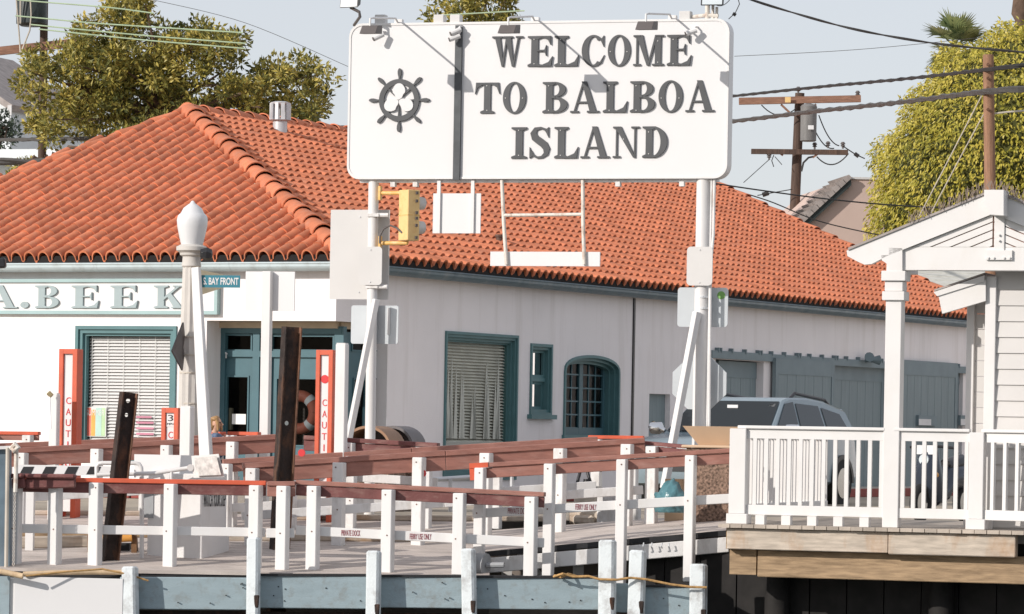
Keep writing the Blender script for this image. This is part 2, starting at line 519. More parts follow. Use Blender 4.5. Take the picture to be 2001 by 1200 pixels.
def glyph(ch):
    if ch == 'I': return .5, stem(.14, .36, .13)
    if ch == 'E': return .8, stem(.12, .34, .11) + [R(.3, .94, .74, 1), R(.3, 0, .76, .06), R(.3, .49, .56, .545),
        [(.74, 1), (.74, .70), (.66, .86), (.52, .94)], [(.80, .33), (.76, 0), (.50, .06), (.68, .14)], [(.60, .70), (.60, .34), (.55, .49), (.44, .50), (.44, .535), (.55, .55)]]
    if ch == 'L': return .78, stem(.12, .34, .11) + [R(.3, 0, .74, .06), [(.78, .36), (.74, 0), (.46, .06), (.66, .15)]]
    if ch == 'T': return .84, stem(.31, .53, .12, top=False) + [R(.04, .93, .80, 1), [(.04, 1), (.04, .93), (.01, .62), (.10, .84), (.26, .93)][0:5], [(.80, .93), (.58, .93), (.74, .84), (.83, .62)]]
    if ch == 'O': return .8, [arcs(.4, .5, (.40, .52), (.19, .46), 0, 360, 44)]
    if ch == 'C': return .8, [arcs(.42, .5, (.42, .52), (.20, .455), 48, 312, 36), [(.78, 1), (.70, .90), (.62, .93), (.78, .62)], [(.80, .36), (.62, .08), (.70, .09)], ]
    if ch == 'D': return .86, stem(.12, .34, .11) + [arcs(.36, .5, (.48, .5), (.26, .44), -90, 90, 26)]
    if ch == 'B': return .84, stem(.12, .34, .11) + [arcs(.42, .755, (.34, .245), (.14, .19), -90, 90, 18), arcs(.42, .26, (.40, .26), (.18, .20), -90, 90, 18),
        R(.3, .945, .43, 1), R(.3, 0, .43, .055), R(.3, .465, .43, .56)]
    if ch == 'N': return .92, [R(.10, 0, .155, 1), R(.745, .0, .80, 1), [(.02, 1), (.28, 1), (.80, 0), (.72, 0), (.10, .93)],
        R(0, 0, .26, SF), R(.64, 1 - SF, .92, 1), R(0, 1 - SF, .2, 1)]
    if ch == 'M': return 1.12, [R(.10, 0, .16, 1), R(.80, 0, 1.02, 1), [(.10, 1), (.34, 1), (.60, 0), (.50, 0)], [(.80, 1), (.86, .9), (.58, 0), (.52, 0)],
        R(0, 0, .27, SF), R(.70, 0, 1.12, SF), R(0, 1 - SF, .26, 1), R(.82, 1 - SF, 1.12, 1)]
    if ch == 'W': return 1.2, [[(.09, 1), (.31, 1), (.46, 0), (.38, 0)], [(.52, .90), (.60, 1), (.45, 0), (.39, 0)], [(.50, 1), (.72, 1), (.86, 0), (.78, 0)], [(1.00, 1), (1.06, 1), (.86, 0), (.80, 0)],
        R(0, 1 - SF, .40, 1), R(.43, 1 - SF, .80, 1), R(.92, 1 - SF, 1.2, 1)]
    if ch == 'A': return .96, [[(.40, 1), (.46, 1), (.16, 0), (.10, 0)], [(.37, 1.01), (.54, 1.01), (.88, 0), (.66, 0)], R(.22, .30, .70, .36), R(0, 0, .28, SF), R(.56, 0, .96, SF)]
    if ch == 'S': return .66, [ribbon([(.57, .80, .03), (.50, .92, .04), (.36, .975, .035), (.20, .94, .06), (.13, .80, .095), (.18, .66, .11), (.32, .55, .115), (.46, .44, .115), (.54, .30, .10), (.52, .14, .07), (.40, .04, .04), (.26, .025, .035), (.13, .10, .04), (.06, .24, .03)]),
        [(.60, 1), (.60, .66), (.54, .78), (.50, .92)], [(.02, 0), (.02, .36), (.08, .22), (.14, .09)]]
    if ch == 'K': return 1.0, stem(.14, .36, .13) + [[(.34, .34), (.34, .46), (.80, .96), (.90, .96)], [(.44, .58), (.58, .68), (.98, .03), (.70, .03)], R(.66, 1 - SF, 1.0, 1), R(.62, 0, 1.06, SF)]
    if ch == '.': return .3, [arcs(.15, .14, (.15, .14), (.01, .01), 0, 360, 20)]
def serif(ch, frame, u0, u1, z0, z1, d, th):
    w, strokes = glyph(ch)
    mb = MB()
    off = frame.n * th
    for k, st in enumerate(strokes):
        o2 = off + frame.n * (.0012 * k)
        f = lambda q: frame.w(u0 + q[0] / w * (u1 - u0), d, z0 + q[1] * (z1 - z0))
        if st[0] == 'arc':
            closed = math.dist(st[1][0], st[1][-1]) < 1e-6
            o, i = (st[1][:-1], st[2][:-1]) if closed else (st[1], st[2])
            mb.ring([f(q) for q in o], [f(q) for q in i], o2, closed)
        else:
            mb.prism([f(q) for q in st], o2)
    return mb

# ================================================================== THE SETTING
def zg(Y):
    return min(-.15, -.655 + .094 * (Y - 44.3))
g = MB()
g.sheet((-1500, 49.6, -.152), (1500, 49.6, -.152), (1500, 3000, -.152), (-1500, 3000, -.152))
struct('street', g, M['asphalt'])
g = MB()
g.sheet((-1500, -400, -2.3), (1500, -400, -2.3), (1500, 50.2, -2.3), (-1500, 50.2, -2.3))
struct('water', g, M['water'])
g = MB()
fr0 = Frame(Vector((0, 49.6, 0)), 0)
g.fbox(fr0, -300, 300, -.5, 0, -4, -.156)
struct('seawall', g, M['seawall'])
# sloping apron from the float up to the street
xl, xr = -6.6, P(960, 1000, 46).x
g = MB()
g.hexa([Vector((xl, 44.12, -.80)), Vector((xr, 44.12, -.80)), Vector((xr, 49.7, -.25)), Vector((xl, 49.7, -.25)),
        Vector((xl, 44.12, -.672)), Vector((xr, 44.12, -.672)), Vector((xr, 49.7, -.147)), Vector((xl, 49.7, -.147))])
apr = struct('ferry_apron', g, M['rubber'])
nb_a = 26
for k in range(nb_a):
    t0, t1 = k / nb_a, (k + 1) / nb_a - .0035
    y0_, y1_ = 44.10 + 5.58 * t0, 44.10 + 5.58 * t1
    z0_, z1_ = -.671 + .524 * t0, -.671 + .524 * t1
    o = struct('deck_board', MB().hexa([Vector((xl, y0_, z0_ - .03)), Vector((xr, y0_, z0_ - .03)), Vector((xr, y1_, z1_ - .03)), Vector((xl, y1_, z1_ - .03)),
        Vector((xl, y0_, z0_ + .006)), Vector((xr, y0_, z0_ + .006)), Vector((xr, y1_, z1_ + .006)), Vector((xl, y1_, z1_ + .006))]), M['deck'])
    o.parent = apr
    del o['kind']

# ------------------------------------------------------------------ frames
CE = P(671, 507, 60.0)                                    # eave corner of the office
ZE = CE.z
FF = Frame(CE, 27)                                        # front face: u right, d towards the water
GG = Frame(CE, -63)                                       # side face: u away along the side street
OV = .26
CW = CE - FF.n * OV - GG.n * OV
FW = Frame(CW, 27)
GW = Frame(CW, -63)
SP = P(1055, 195, 50.0)
SS = Frame(SP, 17)                                        # welcome sign
DD = Frame(P(1440, 1000, 43.6), 18)                       # timber deck on the right

# pavement round the office
g = MB()
pav = [FW.w(-16, 1.6, 0), FW.w(-1.0, 1.6, 0), GW.w(1.0, 1.5, 0), GW.w(40, 1.5, 0), GW.w(40, -12, 0), FW.w(-16, -12, 0)]
g.prism([q + Vector((0, 0, -.004)) for q in pav], (0, 0, -.2))
pv = struct('pavement', g, M['concrete'])
def kerbs():
    base = Vector((0, 0, 0))
    pts = []
    n = 12
    a, b = GW.w(1.0, 1.515, 0), GW.w(25, 1.515, 0)
    me = MB().fbox(Frame(Vector((0, 0, 0)), -63), 0, 1.97, 0, .12, -.155, .004).mesh('kerb_stone', bevel=.012)
    me.materials.append(M['redkerb'])
    for k in range(n):
        o = bpy.data.objects.new('kerb_stone', me); COL.objects.link(o)
        o.parent = pv; o.location = a + (b - a) * (k / n)
    me = MB().fbox(Frame(Vector((0, 0, 0)), 27), 0, 1.47, 0, .12, -.155, .004).mesh('kerb_stone', bevel=.012)
    me.materials.append(M['redkerb'])
    for k in range(8):
        o = bpy.data.objects.new('kerb_stone', me); COL.objects.link(o)
        o.parent = pv; o.location = FW.w(-13 + 1.5 * k, 1.615, 0)
kerbs()

# ================================================================== FERRY OFFICE
B = Thing('ferry_office', CW, 'white stucco waterfront office with terracotta tiled hip roof and teal trim', 'building')
# ---- roof planes
D0 = 7.3
RISE = 2.90
A = CE - FF.n * D0 - GG.n * D0
A.z = ZE + RISE
WL = 10.2
CL = FF.w(-WL, 0, ZE)
nG = (GG.w(5, 0, ZE) - CE).cross(A - CE).normalized()
if nG.z < 0: nG = -nG
nF = (CL - CE).cross(A - CE).normalized()
if nF.z < 0: nF = -nF
RE = hit(1390, 364, A, nG)
UE = GG.at(1952, 612)[0]
CRE = GG.w(UE, 0, ZE)
BR = RE - GG.n * 7.0; BR.z = ZE
BL = CL + GG.e * 30; BL.z = ZE
und = MB()
dn = Vector((0, 0, -.05))
for poly in ([CE, CL, A], [CE, CRE, RE, A]):
    und.sheet(*[q + dn for q in poly])
roof = B.part('roof', und, M['under'])
bk = MB().sheet(A, CL, BL).sheet(A, BL, BR, RE)
B.part('back_roof', bk, M['clay_flat'], parent=roof)

def tile_mb(w, ln, thick=.010, nseg=7, lift=.029, rb=.100, hb=.118, pan=-.026, f0=1.05, f1=.93):
    """one S tile: a barrel with a flat pan, lower end raised and flared; x across, y up the slope"""
    mb = MB()
    def prof(k):      # k = flare
        pts = []
        r, h = rb * k, hb * k
        for i in range(nseg + 1):
            a = math.pi * (1 - i / nseg)
            pts.append((rb + .005 + r * math.cos(a), h * math.sin(a) ** .9))
        pts.append((rb + .005 + r + max(.006, w - rb - .005 - r) * .5, pan))
        pts.append((w + .004, .0))
        return pts
    lo, hi = prof(f0), prof(f1)
    lift0, lift1 = lift, .0
    n = len(lo)
    v = [(x, 0, z + lift0) for x, z in lo] + [(x, ln, z + lift1) for x, z in hi]
    v += [(.105 + (x - .105) * .86, 0.0, (z) * .84 + lift0 - thick * .6) for x, z in lo] + [(.105 + (x - .105) * .86, ln * .6, z * .84 + lift1 - thick) for x, z in hi]
    f = []
    for i in range(n - 1):
        f.append((i, i + 1, n + i + 1, n + i))
        f.append((2 * n + i + 1, 2 * n + i, 3 * n + i, 3 * n + i + 1))
        f.append((i + 1, i, 2 * n + i, 2 * n + i + 1))
    f.append((0, n, 3 * n, 2 * n))
    f.append((n - 1, 3 * n - 1, 4 * n - 1, 2 * n - 1))
    return mb.add(v, f)
TW, TE = .25, .345
tile_me = tile_mb(TW, .42, .012, 9, .012, .102, .148, -.055, 1.03, .965).mesh('roof_tile', smooth=50, recalc=False)
tile_me.materials.append(M['tile'])

def basis(o, ex, ey, ez):
    m = Matrix.Identity(4)
    for i in range(3):
        m[i][0], m[i][1], m[i][2], m[i][3] = ex[i], ey[i], ez[i], o[i]
    return m
hipn = (A - CE).cross(Vector((0, 0, 1))).normalized()       # vertical plane through the right hip
if hipn.dot(FF.e) < 0: hipn = -hipn                          # positive on the side-street side
hipl = (A - CL).cross(Vector((0, 0, 1))).normalized()
if hipl.dot(FF.e) > 0: hipl = -hipl                          # positive outside, to the left
rid = (RE - A).cross(Vector((0, 0, 1))).normalized()
if rid.dot(GG.n) > 0: rid = -rid                             # positive behind the ridge
rake = (RE - CRE).cross(Vector((0, 0, 1))).normalized()
if rake.dot(GG.e) < 0: rake = -rake
def clipped(me, Mw, planes):
    bm = bmesh.new(); bm.from_mesh(me); bm.transform(Mw)
    for co, no in planes:
        gm = bm.verts[:] + bm.edges[:] + bm.faces[:]
        bmesh.ops.bisect_plane(bm, geom=gm, plane_co=co, plane_no=no, clear_outer=True)
    bm.transform(Mw.inverted())
    m2 = bpy.data.meshes.new('roof_tile'); bm.to_mesh(m2); bm.free()
    for p in m2.polygons: p.use_smooth = True
    m2.set_sharp_from_angle(angle=math.radians(50))
    m2.materials.append(M['tile'])
    return m2
def lay(o, ex, ey, ez, nu, nr, planes, cb):
    for r in range(nr):
        for k in range(nu):
            jx, jr = random.uniform(-.006, .006), random.uniform(-.012, .012)
            q = o + ex * (k * TW + jx) + ey * (r * TE - .05 + random.uniform(-.008, .008)) + ez * .02
            corners = [q + ex * a * TW + ey * b * .42 for a in (0, 1) for b in (0, 1)]
            ins = [all((c - co).dot(no) < 0 for co, no in planes) for c in corners]
            if not any(ins): continue
            ex2 = (ex + ey * jr).normalized(); ey2 = ez.cross(ex2)
            cb(basis(q, ex2, ey2, ez), all(ins), q)
# front plane, tile by tile
exF = FF.e
eyF = nF.cross(exF).normalized()
if eyF.z < 0: eyF = -eyF
cand = []
lay(CL, exF, eyF, exF.cross(eyF), int(WL / TW) + 1, 24, [(CE, hipn), (CL, hipl)], lambda Mw, full, q: cand.append((Mw, full, q)))
cand.sort(key=lambda t: -t[2].x)
stuffF = bmesh.new()
cnt = 0
for Mw, full, q in cand:
    vis = q.x / q.y * F > -1040
    if vis and cnt < 296:
        me = tile_me if full else clipped(tile_me, Mw, [(CE, hipn), (CL, hipl)])
        B.place('roof_tile', me, Mw, roof); cnt += 1
    else:
        t = tile_me.copy(); t.transform(Mw); stuffF.from_mesh(t); bpy.data.meshes.remove(t)
# side plane, joined
exG = GG.e
eyG = nG.cross(exG).normalized()
if eyG.z < 0: eyG = -eyG
ezG = exG.cross(eyG)
tile_side = tile_mb(TW, .42).mesh('roof_tile', recalc=False)
base_co = np.array([v.co[:] for v in tile_side.vertices]); nb = len(base_co)
base_f = [tuple(p.vertices) for p in tile_side.polygons]
VV, FFc, nn = [], [], 0
def collect(Mw, full, q):
    global nn
    m = np.array(Mw)
    VV.append(base_co @ m[:3, :3].T + m[:3, 3])
    FFc.extend([tuple(i + nn for i in f) for f in base_f]); nn += nb
lay(CE, exG, eyG, ezG, int(UE / TW) + 14, 26, [(CE, -hipn), (A, rid), (CRE, rake)], collect)
me = bpy.data.meshes.new('roof_tile')
me.from_pydata(np.concatenate(VV).tolist(), [], FFc)
bm = bmesh.new(); bm.from_mesh(me)
for co, no in ((CE, -hipn), (A, rid), (CRE, rake)):
    bmesh.ops.bisect_plane(bm, geom=bm.verts[:] + bm.edges[:] + bm.faces[:], plane_co=co, plane_no=no, clear_outer=True)
t2 = bpy.data.meshes.new('tmp'); stuffF.to_mesh(t2); bm.from_mesh(t2); stuffF.free()
bm.to_mesh(me); bm.free()
me.transform(Matrix.Translation(-CW))
for p in me.polygons: p.use_smooth = True
me.set_sharp_from_angle(angle=math.radians(50))
o = B.part('roof_tile', me, M['tile'], parent=roof, kind='stuff')
# hip and ridge caps, mortar under them
def cap_mb(ln, r0, r1, n=9):
    mb = MB()
    v = []
    for y, r in ((0, r0), (ln, r1)):
        for rr in (r, r - .018):
            for i in range(n + 1):
                a = math.pi * i / n
                v.append((rr * math.cos(a) * 1.05, y, rr * math.sin(a)))
    m = n + 1
    f = []
    for i in range(n):
        f += [(i, i + 1, 2 * m + i + 1, 2 * m + i), (m + i + 1, m + i, 3 * m + i, 3 * m + i + 1), (i + 1, i, m + i, m + i + 1), (2 * m + i, 2 * m + i + 1, 3 * m + i + 1, 3 * m + i)]
    f += [(0, 2 * m, 3 * m, m), (n, m + n, 3 * m + n, 2 * m + n)]
    return mb.add(v, f)
def cap_run(a, b, step, r0=.165, r1=.13, lift=.045, big=None):
    t = (b - a).normalized()
    side = t.cross(Vector((0, 0, 1))).normalized()
    up = side.cross(t)
    me = cap_mb(step + .07, r0, r1).mesh('ridge_tile', smooth=50); me.materials.append(M['tile'])
    n = max(1, int(round((b - a).length / step)))
    st = (b - a).length / n
    for k in range(n):
        q = a + t * (k * st - .03) + up * (lift + random.uniform(0, .01))
        tt = (t + up * -.055 + side * random.uniform(-.012, .012)).normalized()
        uu = side.cross(tt)
        B.place('ridge_tile', me, basis(q, side, tt, uu), roof)
    mo = MB()
    for k in range(n * 2):
        q = a + t * ((k + .5) * st / 2)
        h = random.uniform(.03, .06)
        mo.beam(q - t * st * .27 - up * .02, q + t * st * .27 - up * .02, .37 + random.uniform(-.04, .06), .10 + h, side)
    B.part('mortar_bed', mo, M['mortar'], parent=roof)
cap_run(CE, A, .62, .175, .155, .085)
cap_run(CL, A, .78, .14, .13, .035)
cap_run(A, RE, .54, .155, .135, .06)
cap_run(CRE, RE, .56, .15, .13, .05)
pk = MB()
pk.tube([A + Vector((-.30, .05, -.12)), A + Vector((-.16, .03, -.03)), A + Vector((-.06, 0, .05)), A + Vector((.02, -.03, .10)), A + Vector((.10, -.05, .08))], [.10, .11, .125, .13, .10], 14)
B.part('ridge_tile', pk, M['tile'], parent=roof, label='rounded peak tile where the hips meet', smooth=60)
for fr_, u0_, u1_ in ((FF, -WL + .1, -.05), (GG, .05, UE - .1)):
    B.part('eave_closure', MB().fbox(fr_, u0_, u1_, .0, .043, ZE - .03, ZE + .075), M['under'], parent=roof)  # black strip added for the deep shade in the tile ends
# ---- gutters
def gutter(fr, u0, u1, m, d=0.0):
    g = MB()
    top = ZE - .035
    prof = [(-.10, 0), (.06, 0), (.075, -.02), (.06, -.035), (.055, -.07), (.03, -.10), (.0, -.12), (-.03, -.135), (-.10, -.135)]
    a = [fr.w(u0, d + x, top + z) for x, z in prof]
    b = [fr.w(u1, d + x, top + z) for x, z in prof]
    n = len(prof)
    g.add(a + b, [(i, (i + 1) % n, n + (i + 1) % n, n + i) for i in range(n)] + [tuple(range(n)), tuple(range(2 * n - 1, n - 1, -1))])
    for u in np.arange(u0 + 1.0, u1, 2.4):
        q = [fr.w(u, d + x * 1.03 + .002, top + z * 1.02) for x, z in prof[1:]]
        q2 = [fr.w(u + .035, d + x * 1.03 + .002, top + z * 1.02) for x, z in prof[1:]]
        nn2 = len(q)
        g.add(q + q2, [(i, i + 1, nn2 + i + 1, nn2 + i) for i in range(nn2 - 1)])
    B.part('gutter', g, m)
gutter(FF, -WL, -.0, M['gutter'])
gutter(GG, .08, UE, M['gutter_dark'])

# ---- walls with openings
ZT = ZE - .05
def wall_sheet(fr, u0, u1, z0, z1, holes, d=0.0):
    us = sorted({u0, u1, *[min(max(h[0], u0), u1) for h in holes], *[min(max(h[1], u0), u1) for h in holes]})
    zs = sorted({z0, z1, *[min(max(h[2], z0), z1) for h in holes], *[min(max(h[3], z0), z1) for h in holes]})
    mb = MB()
    for i in range(len(us) - 1):
        for j in range(len(zs) - 1):
            um, zm = (us[i] + us[i + 1]) / 2, (zs[j] + zs[j + 1]) / 2
            if any(h[0] < um < h[1] and h[2] < zm < h[3] for h in holes): continue
            mb.sheet(fr.w(us[i], d, zs[j]), fr.w(us[i + 1], d, zs[j]), fr.w(us[i + 1], d, zs[j + 1]), fr.w(us[i], d, zs[j + 1]))
    return mb
def reveal(mb, fr, h, dep, d=0.0, bottom=True):
    u0, u1, z0, z1 = h
    for (a, b) in (((u0, z0), (u0, z1)), ((u0, z1), (u1, z1)), ((u1, z1), (u1, z0)), ((u1, z0), (u0, z0))):
        mb.sheet(fr.w(a[0], d, a[1]), fr.w(b[0], d, b[1]), fr.w(b[0], d - dep, b[1]), fr.w(a[0], d - dep, a[1]))
fwin = FW.rect(147, 637, 344, 905)
u_l = FW.at(403, 700)[0]
z_lint = FW.at(520, 627)[1]
entry = (u_l, 0.3, -.2, z_lint)
g = wall_sheet(FW, -WL + .2, 0, -.2, ZT, [fwin, entry])
reveal(g, FW, fwin, .14)
g.sheet(FW.w(u_l, 0, 0), FW.w(u_l, 0, z_lint), FW.w(u_l, -.5, z_lint), FW.w(u_l, -.5, 0))
B.part('front_wall', g, M['stucco'])
bigw = GW.rect(867, 651, 1009, 938)
smw = GW.rect(1035, 672, 1077, 812)
arw = GW.rect(1101, 694, 1209, 853)
sdw = GW.rect(1267, 770, 1308, 985)
u_r = GW.at(757, 700)[0]
g1 = GW.rect(1396, 704, 1490, 985)
g2 = GW.rect(1508, 712, 1740, 985)
g3 = GW.rect(1756, 722, 1880, 985)
entr = (-.3, u_r, -.2, z_lint)
rh = [bigw, smw, arw, sdw, g1, g2, g3, entr]
g = wall_sheet(GW, 0, UE - .3, -.2, ZT, rh)
for h, dp in ((smw, .12), (sdw, .10), (g1, .2), (g2, .2), (g3, .2)): reveal(g, GW, h, dp)
g.sheet(GW.w(u_r, 0, 0), GW.w(u_r, 0, z_lint), GW.w(u_r, -.25, z_lint), GW.w(u_r, -.25, 0))
# spandrels over the arched opening
ua0, ua1, za0, za1 = arw
uc, ru = (ua0 + ua1) / 2, (ua1 - ua0) / 2
zsp = za1 - .30
def arch_pts(r_u, top, n=16, z_s=None):
    z_s = zsp if z_s is None else z_s
    return [(uc + r_u * math.cos(math.pi * (1 - k / n)), z_s + (top - z_s) * math.sin(math.pi * (1 - k / n)) ** .75) for k in range(n + 1)]
ap = arch_pts(ru, za1 - .002)
for k in range(len(ap) - 1):
    (a, za), (b, zb) = ap[k], ap[k + 1]
    g.sheet(GW.w(a, 0, za), GW.w(b, 0, zb), GW.w(b, 0, za1), GW.w(a, 0, za1))
B.part('side_wall', g, M['stucco'])
g = wall_sheet(FW, -WL + .2, 12, -.2, ZT, [], d=-29)
g.sheet(FW.w(-WL + .2, 0, -.2), FW.w(-WL + .2, -30, -.2), FW.w(-WL + .2, -30, ZT), FW.w(-WL + .2, 0, ZT))
g.sheet(GW.w(UE - .3, 0, -.2), GW.w(UE - .3, -14, -.2), GW.w(UE - .3, -14, ZT + 2), GW.w(UE - .3, -7, ZT + 3), GW.w(UE - .3, 0, ZT))
B.part('rear_wall', g, M['stucco'])
# recessed corner entrance
ED, EG = .47, .20
g = MB()
g.sheet(FW.w(u_l - .1, 0.0, z_lint), FW.w(0, 0, z_lint), GW.w(u_r + .05, 0, z_lint), GW.w(u_r + .05, -EG - .05, z_lint), FW.w(-EG, -ED - .05, z_lint), FW.w(u_l - .1, -ED - .05, z_lint))
g.fbox(FW, u_l, -EG + .01, -ED - .06, -ED + .10, z_lint - .10, z_lint - .004)
g.fbox(GW, .45, u_r - .01, -EG - .06, -EG + .04, z_lint - .10, z_lint - .004)
B.part('entrance_soffit', g, M['soffit'])
g = MB().fbox(FW, -WL + .3, -.6, -2.4, -2.3, -.2, ZT)
B.part('interior_partition', g, M['interior'])
g = MB().sheet(FW.w(-WL + .2, -.02, -.004), FW.w(-.02, -.02, -.004), FW.w(-.02, -28, -.004), FW.w(-WL + .2, -28, -.004))
B.part('interior_floor', g, M['interior'])

def frame_ring(mb, fr, h, wd, d0, d1):
    u0, u1, z0, z1 = h
    mb.fbox(fr, u0, u0 + wd, d0, d1, z0, z1)
    mb.fbox(fr, u1 - wd, u1, d0, d1, z0, z1)
    mb.fbox(fr, u0 + wd, u1 - wd, d0 + .001, d1 - .001, z1 - wd, z1)
    mb.fbox(fr, u0 + wd, u1 - wd, d0 + .001, d1 - .001, z0, z0 + wd)
def pane(parent, fr, h, d, m):
    u0, u1, z0, z1 = h
    return B.part('pane', MB().sheet(fr.w(u0, d, z0), fr.w(u1, d, z0), fr.w(u1, d, z1), fr.w(u0, d, z1)), m, parent=parent)
def inset(h, k):
    return (h[0] + k, h[1] - k, h[2] + k, h[3] - k)
# front window with blinds and posters
fd = -.14
mb = MB(); frame_ring(mb, FW, fwin, .055, -.02, .035); frame_ring(mb, FW, inset(fwin, .055), .06, -.08, .0); frame_ring(mb, FW, inset(fwin, .115), .04, -.14, -.05)
win = B.part('window', mb, M['teal'], label='large front window with white venetian blind')
pane(win, FW, inset(fwin, .15), -.10, M['pane'])
iw = inset(fwin, .16)
me = MB().fbox(FW, 0, iw[1] - iw[0], -.025, .022, -.002, .002)
for v in me.v: v -= FW.o
slm = bpy.data.meshes.new('blind_slat')
sl = MB()
wL = iw[1] - iw[0]
e0, n0 = FW.e, FW.n
sl.hexa([Vector((0, 0, 0)) + n0 * -.022 + Vector((0, 0, .020)), e0 * wL + n0 * -.022 + Vector((0, 0, .020)), e0 * wL + n0 * .022 + Vector((0, 0, -.020)), n0 * .022 + Vector((0, 0, -.020)),
         n0 * -.022 + Vector((0, 0, .023)), e0 * wL + n0 * -.022 + Vector((0, 0, .023)), e0 * wL + n0 * .022 + Vector((0, 0, -.017)), n0 * .022 + Vector((0, 0, -.017))])
slm = sl.mesh('blind_slat'); slm.materials.append(M['slat'])
z = iw[3] - .03
while z > iw[2] + .02:
    B.place('blind_slat', slm, Matrix.Translation(FW.w(iw[0], -.17, z)), win)
    z -= .0505
mb = MB()
for t in (.03, .22, .41, .60, .79, .97):
    u = iw[0] + wL * t
    mb.fbox(FW, u - .004, u + .004, -.148, -.145, iw[2], iw[3])
B.part('blind_cord', mb, M['paper'], parent=win)
B.part('blind_backing', MB().fbox(FW, iw[0] - .1, iw[1] + .1, -.60, -.58, iw[2] - .1, iw[3] + .1), M['interior'], parent=win)
ps = FW.rect(166, 797, 206, 852, -.12)
wp = ps[1] - ps[0]
B.part('poster', MB().fbox(FW, ps[0] - .01, ps[1] + .01, -.126, -.123, ps[2] - .01, ps[3] + .01), M['paper'], parent=win, label='summer poster with coloured stripes')
for k, (a, b, mm) in enumerate(((0, .28, 'poster_red'), (.30, .50, 'poster_orange'), (.52, .80, 'poster_teal'), (.81, .98, 'poster_green'))):
    B.part('poster_stripe', MB().fbox(FW, ps[0] + wp * a, ps[0] + wp * b, -.123, -.120, ps[2], ps[3] - (0, .03, .0, .0)[k]), M[mm], parent=win)
B.part('poster_lettering', sans_mesh('SUMMER', FW, ps[0] + .02, ps[1] - .02, ps[3] - .12, ps[3] - .03, -.1195, .002), M['paper'], parent=win)
for k in range(4):
    q = FW.rect(266, 813 + 11 * k, 300 - 4 * (k == 0), 817 + 11 * k, -.12)
    B.part('poster_line', MB().fbox(FW, *q[:2], -.124, -.121, q[2], q[3]), M['pink'], parent=win)
# entrance doors in the recess
def glazed(name, fr, x0, y0, x1, y1, panes, d, m=M['teal_dark'], th=.05, label=None, pm=None):
    u0, u1, z0, z1 = fr.rect(x0, y0, x1, y1, d)
    hs = [fr.rect(*q, d) for q in panes]
    mb = wall_sheet(fr, u0, u1, z0, z1, hs, d)
    for h in hs:
        reveal(mb, fr, h, th, d)
        frame_ring(mb, fr, (h[0] - .025, h[1] + .025, h[2] - .025, h[3] + .025), .025, d + .001, d + .018)
    o = B.part(name, mb, m, label=label)
    for h in hs: pane(o, fr, h, d - .03, pm or M['pane_dark'])
    return o
zb = 960
frm = MB()
ua, ub, z0, z1 = FW.rect(431, 638, 668, zb, -ED)
for (x0, x1) in ((431, 441), (495, 508), (526, 531), (654, 672)):
    h = FW.rect(x0, 638, x1, zb, -ED); frm.fbox(FW, h[0], h[1], -ED - .05, -ED + .05, h[2], h[3])
for (y0, y1, dd) in ((638, 652, .055), (686, 698, .052)):
    h = FW.rect(431, y0, 668, y1, -ED); frm.fbox(FW, ua, ub, -ED - .05, -ED + dd, h[2], h[3])
B.part('door_frame', frm, M['teal_dark'])
d1 = glazed('door', FW, 440, 697, 496, zb, [(444, 737, 484, 845)], -ED, label='left entrance door with a small white notice')
glazed('transom_window', FW, 440, 651, 496, 687, [(443, 656, 491, 683)], -ED)
glazed('transom_window', FW, 507, 651, 655, 687, [(530, 658, 651, 683)], -ED)
d2 = glazed('door', FW, 507, 697, 655, zb, [(541, 741, 648, 870)], -ED, label='wide glazed entrance panel')
h = FW.rect(452, 809, 479, 829, -ED)
B.part('notice', MB().fbox(FW, h[0], h[1], -ED - .026, -ED - .02, h[2], h[3]), M['paper'], parent=d1)
h = FW.rect(440, 797, 452, 840, -ED - .06)
B.part('card_rack', MB().fbox(FW, h[0], h[1], -ED - .12, -ED - .06, h[2], h[3]), M['cream_sign'], parent=d1)
hp = FW.w(FW.at(446, 688, -ED)[0], -ED + .06, FW.at(446, 690, -ED)[1])
B.part('door_closer', MB().tube([hp, hp + FW.n * .05 + FW.e * .02, hp + FW.n * .05 + FW.e * .05 + Vector((0, 0, -.02))], .012, 6).tube([hp + Vector((0, 0, .0)), hp + Vector((0, 0, -.08))], .012, 6), M['vent'], parent=d1)
glazed('transom_window', GW, 668, 651, 757, 700, [(688, 657, 714, 684), (725, 657, 744, 684)], -EG)
glazed('side_light', GW, 668, 700, 757, zb, [(690, 742, 714, 845), (727, 742, 744, 845)], -EG)
frm = MB()
h = GW.rect(748, 640, 757, zb, -EG); frm.fbox(GW, h[0], h[1], -EG - .02, -EG + .06, h[2], z_lint - .01)
h = GW.rect(716, 640, 724, zb, -EG); frm.fbox(GW, h[0], h[1], -EG - .02, -EG + .05, h[2], z_lint - .01)
B.part('door_frame', frm, M['teal_dark'])
# big side window
def molded(fr, h, steps, m, name='window', label=None, bottom=True):
    mb = MB()
    k, d = 0.0, .03
    for wd, dep in steps:
        hh = inset(h, k)
        frame_ring(mb, fr, hh, wd, d - dep - .05, d)
        k += wd; d -= dep
    return B.part(name, mb, m, label=label), inset(h, k), d
w2, hh, d2_ = molded(GW, bigw, [(.045, .03), (.045, .05), (.045, .05), (.03, .02)], M['teal'], label='tall side window with a dusty pane')
pane(w2, GW, hh, d2_ + .01, M['pane_dirty'])
wl = hh[1] - hh[0]
me2 = MB()
e0, n0 = GW.e, GW.n
zz = lambda t: Vector((0, 0, t))
me2.hexa([n0 * -.02 + zz(.012), e0 * wl + n0 * -.02 + zz(.012), e0 * wl + n0 * .02 + zz(-.016), n0 * .02 + zz(-.016), n0 * -.02 + zz(.015), e0 * wl + n0 * -.02 + zz(.015), e0 * wl + n0 * .02 + zz(-.013), n0 * .02 + zz(-.013)])
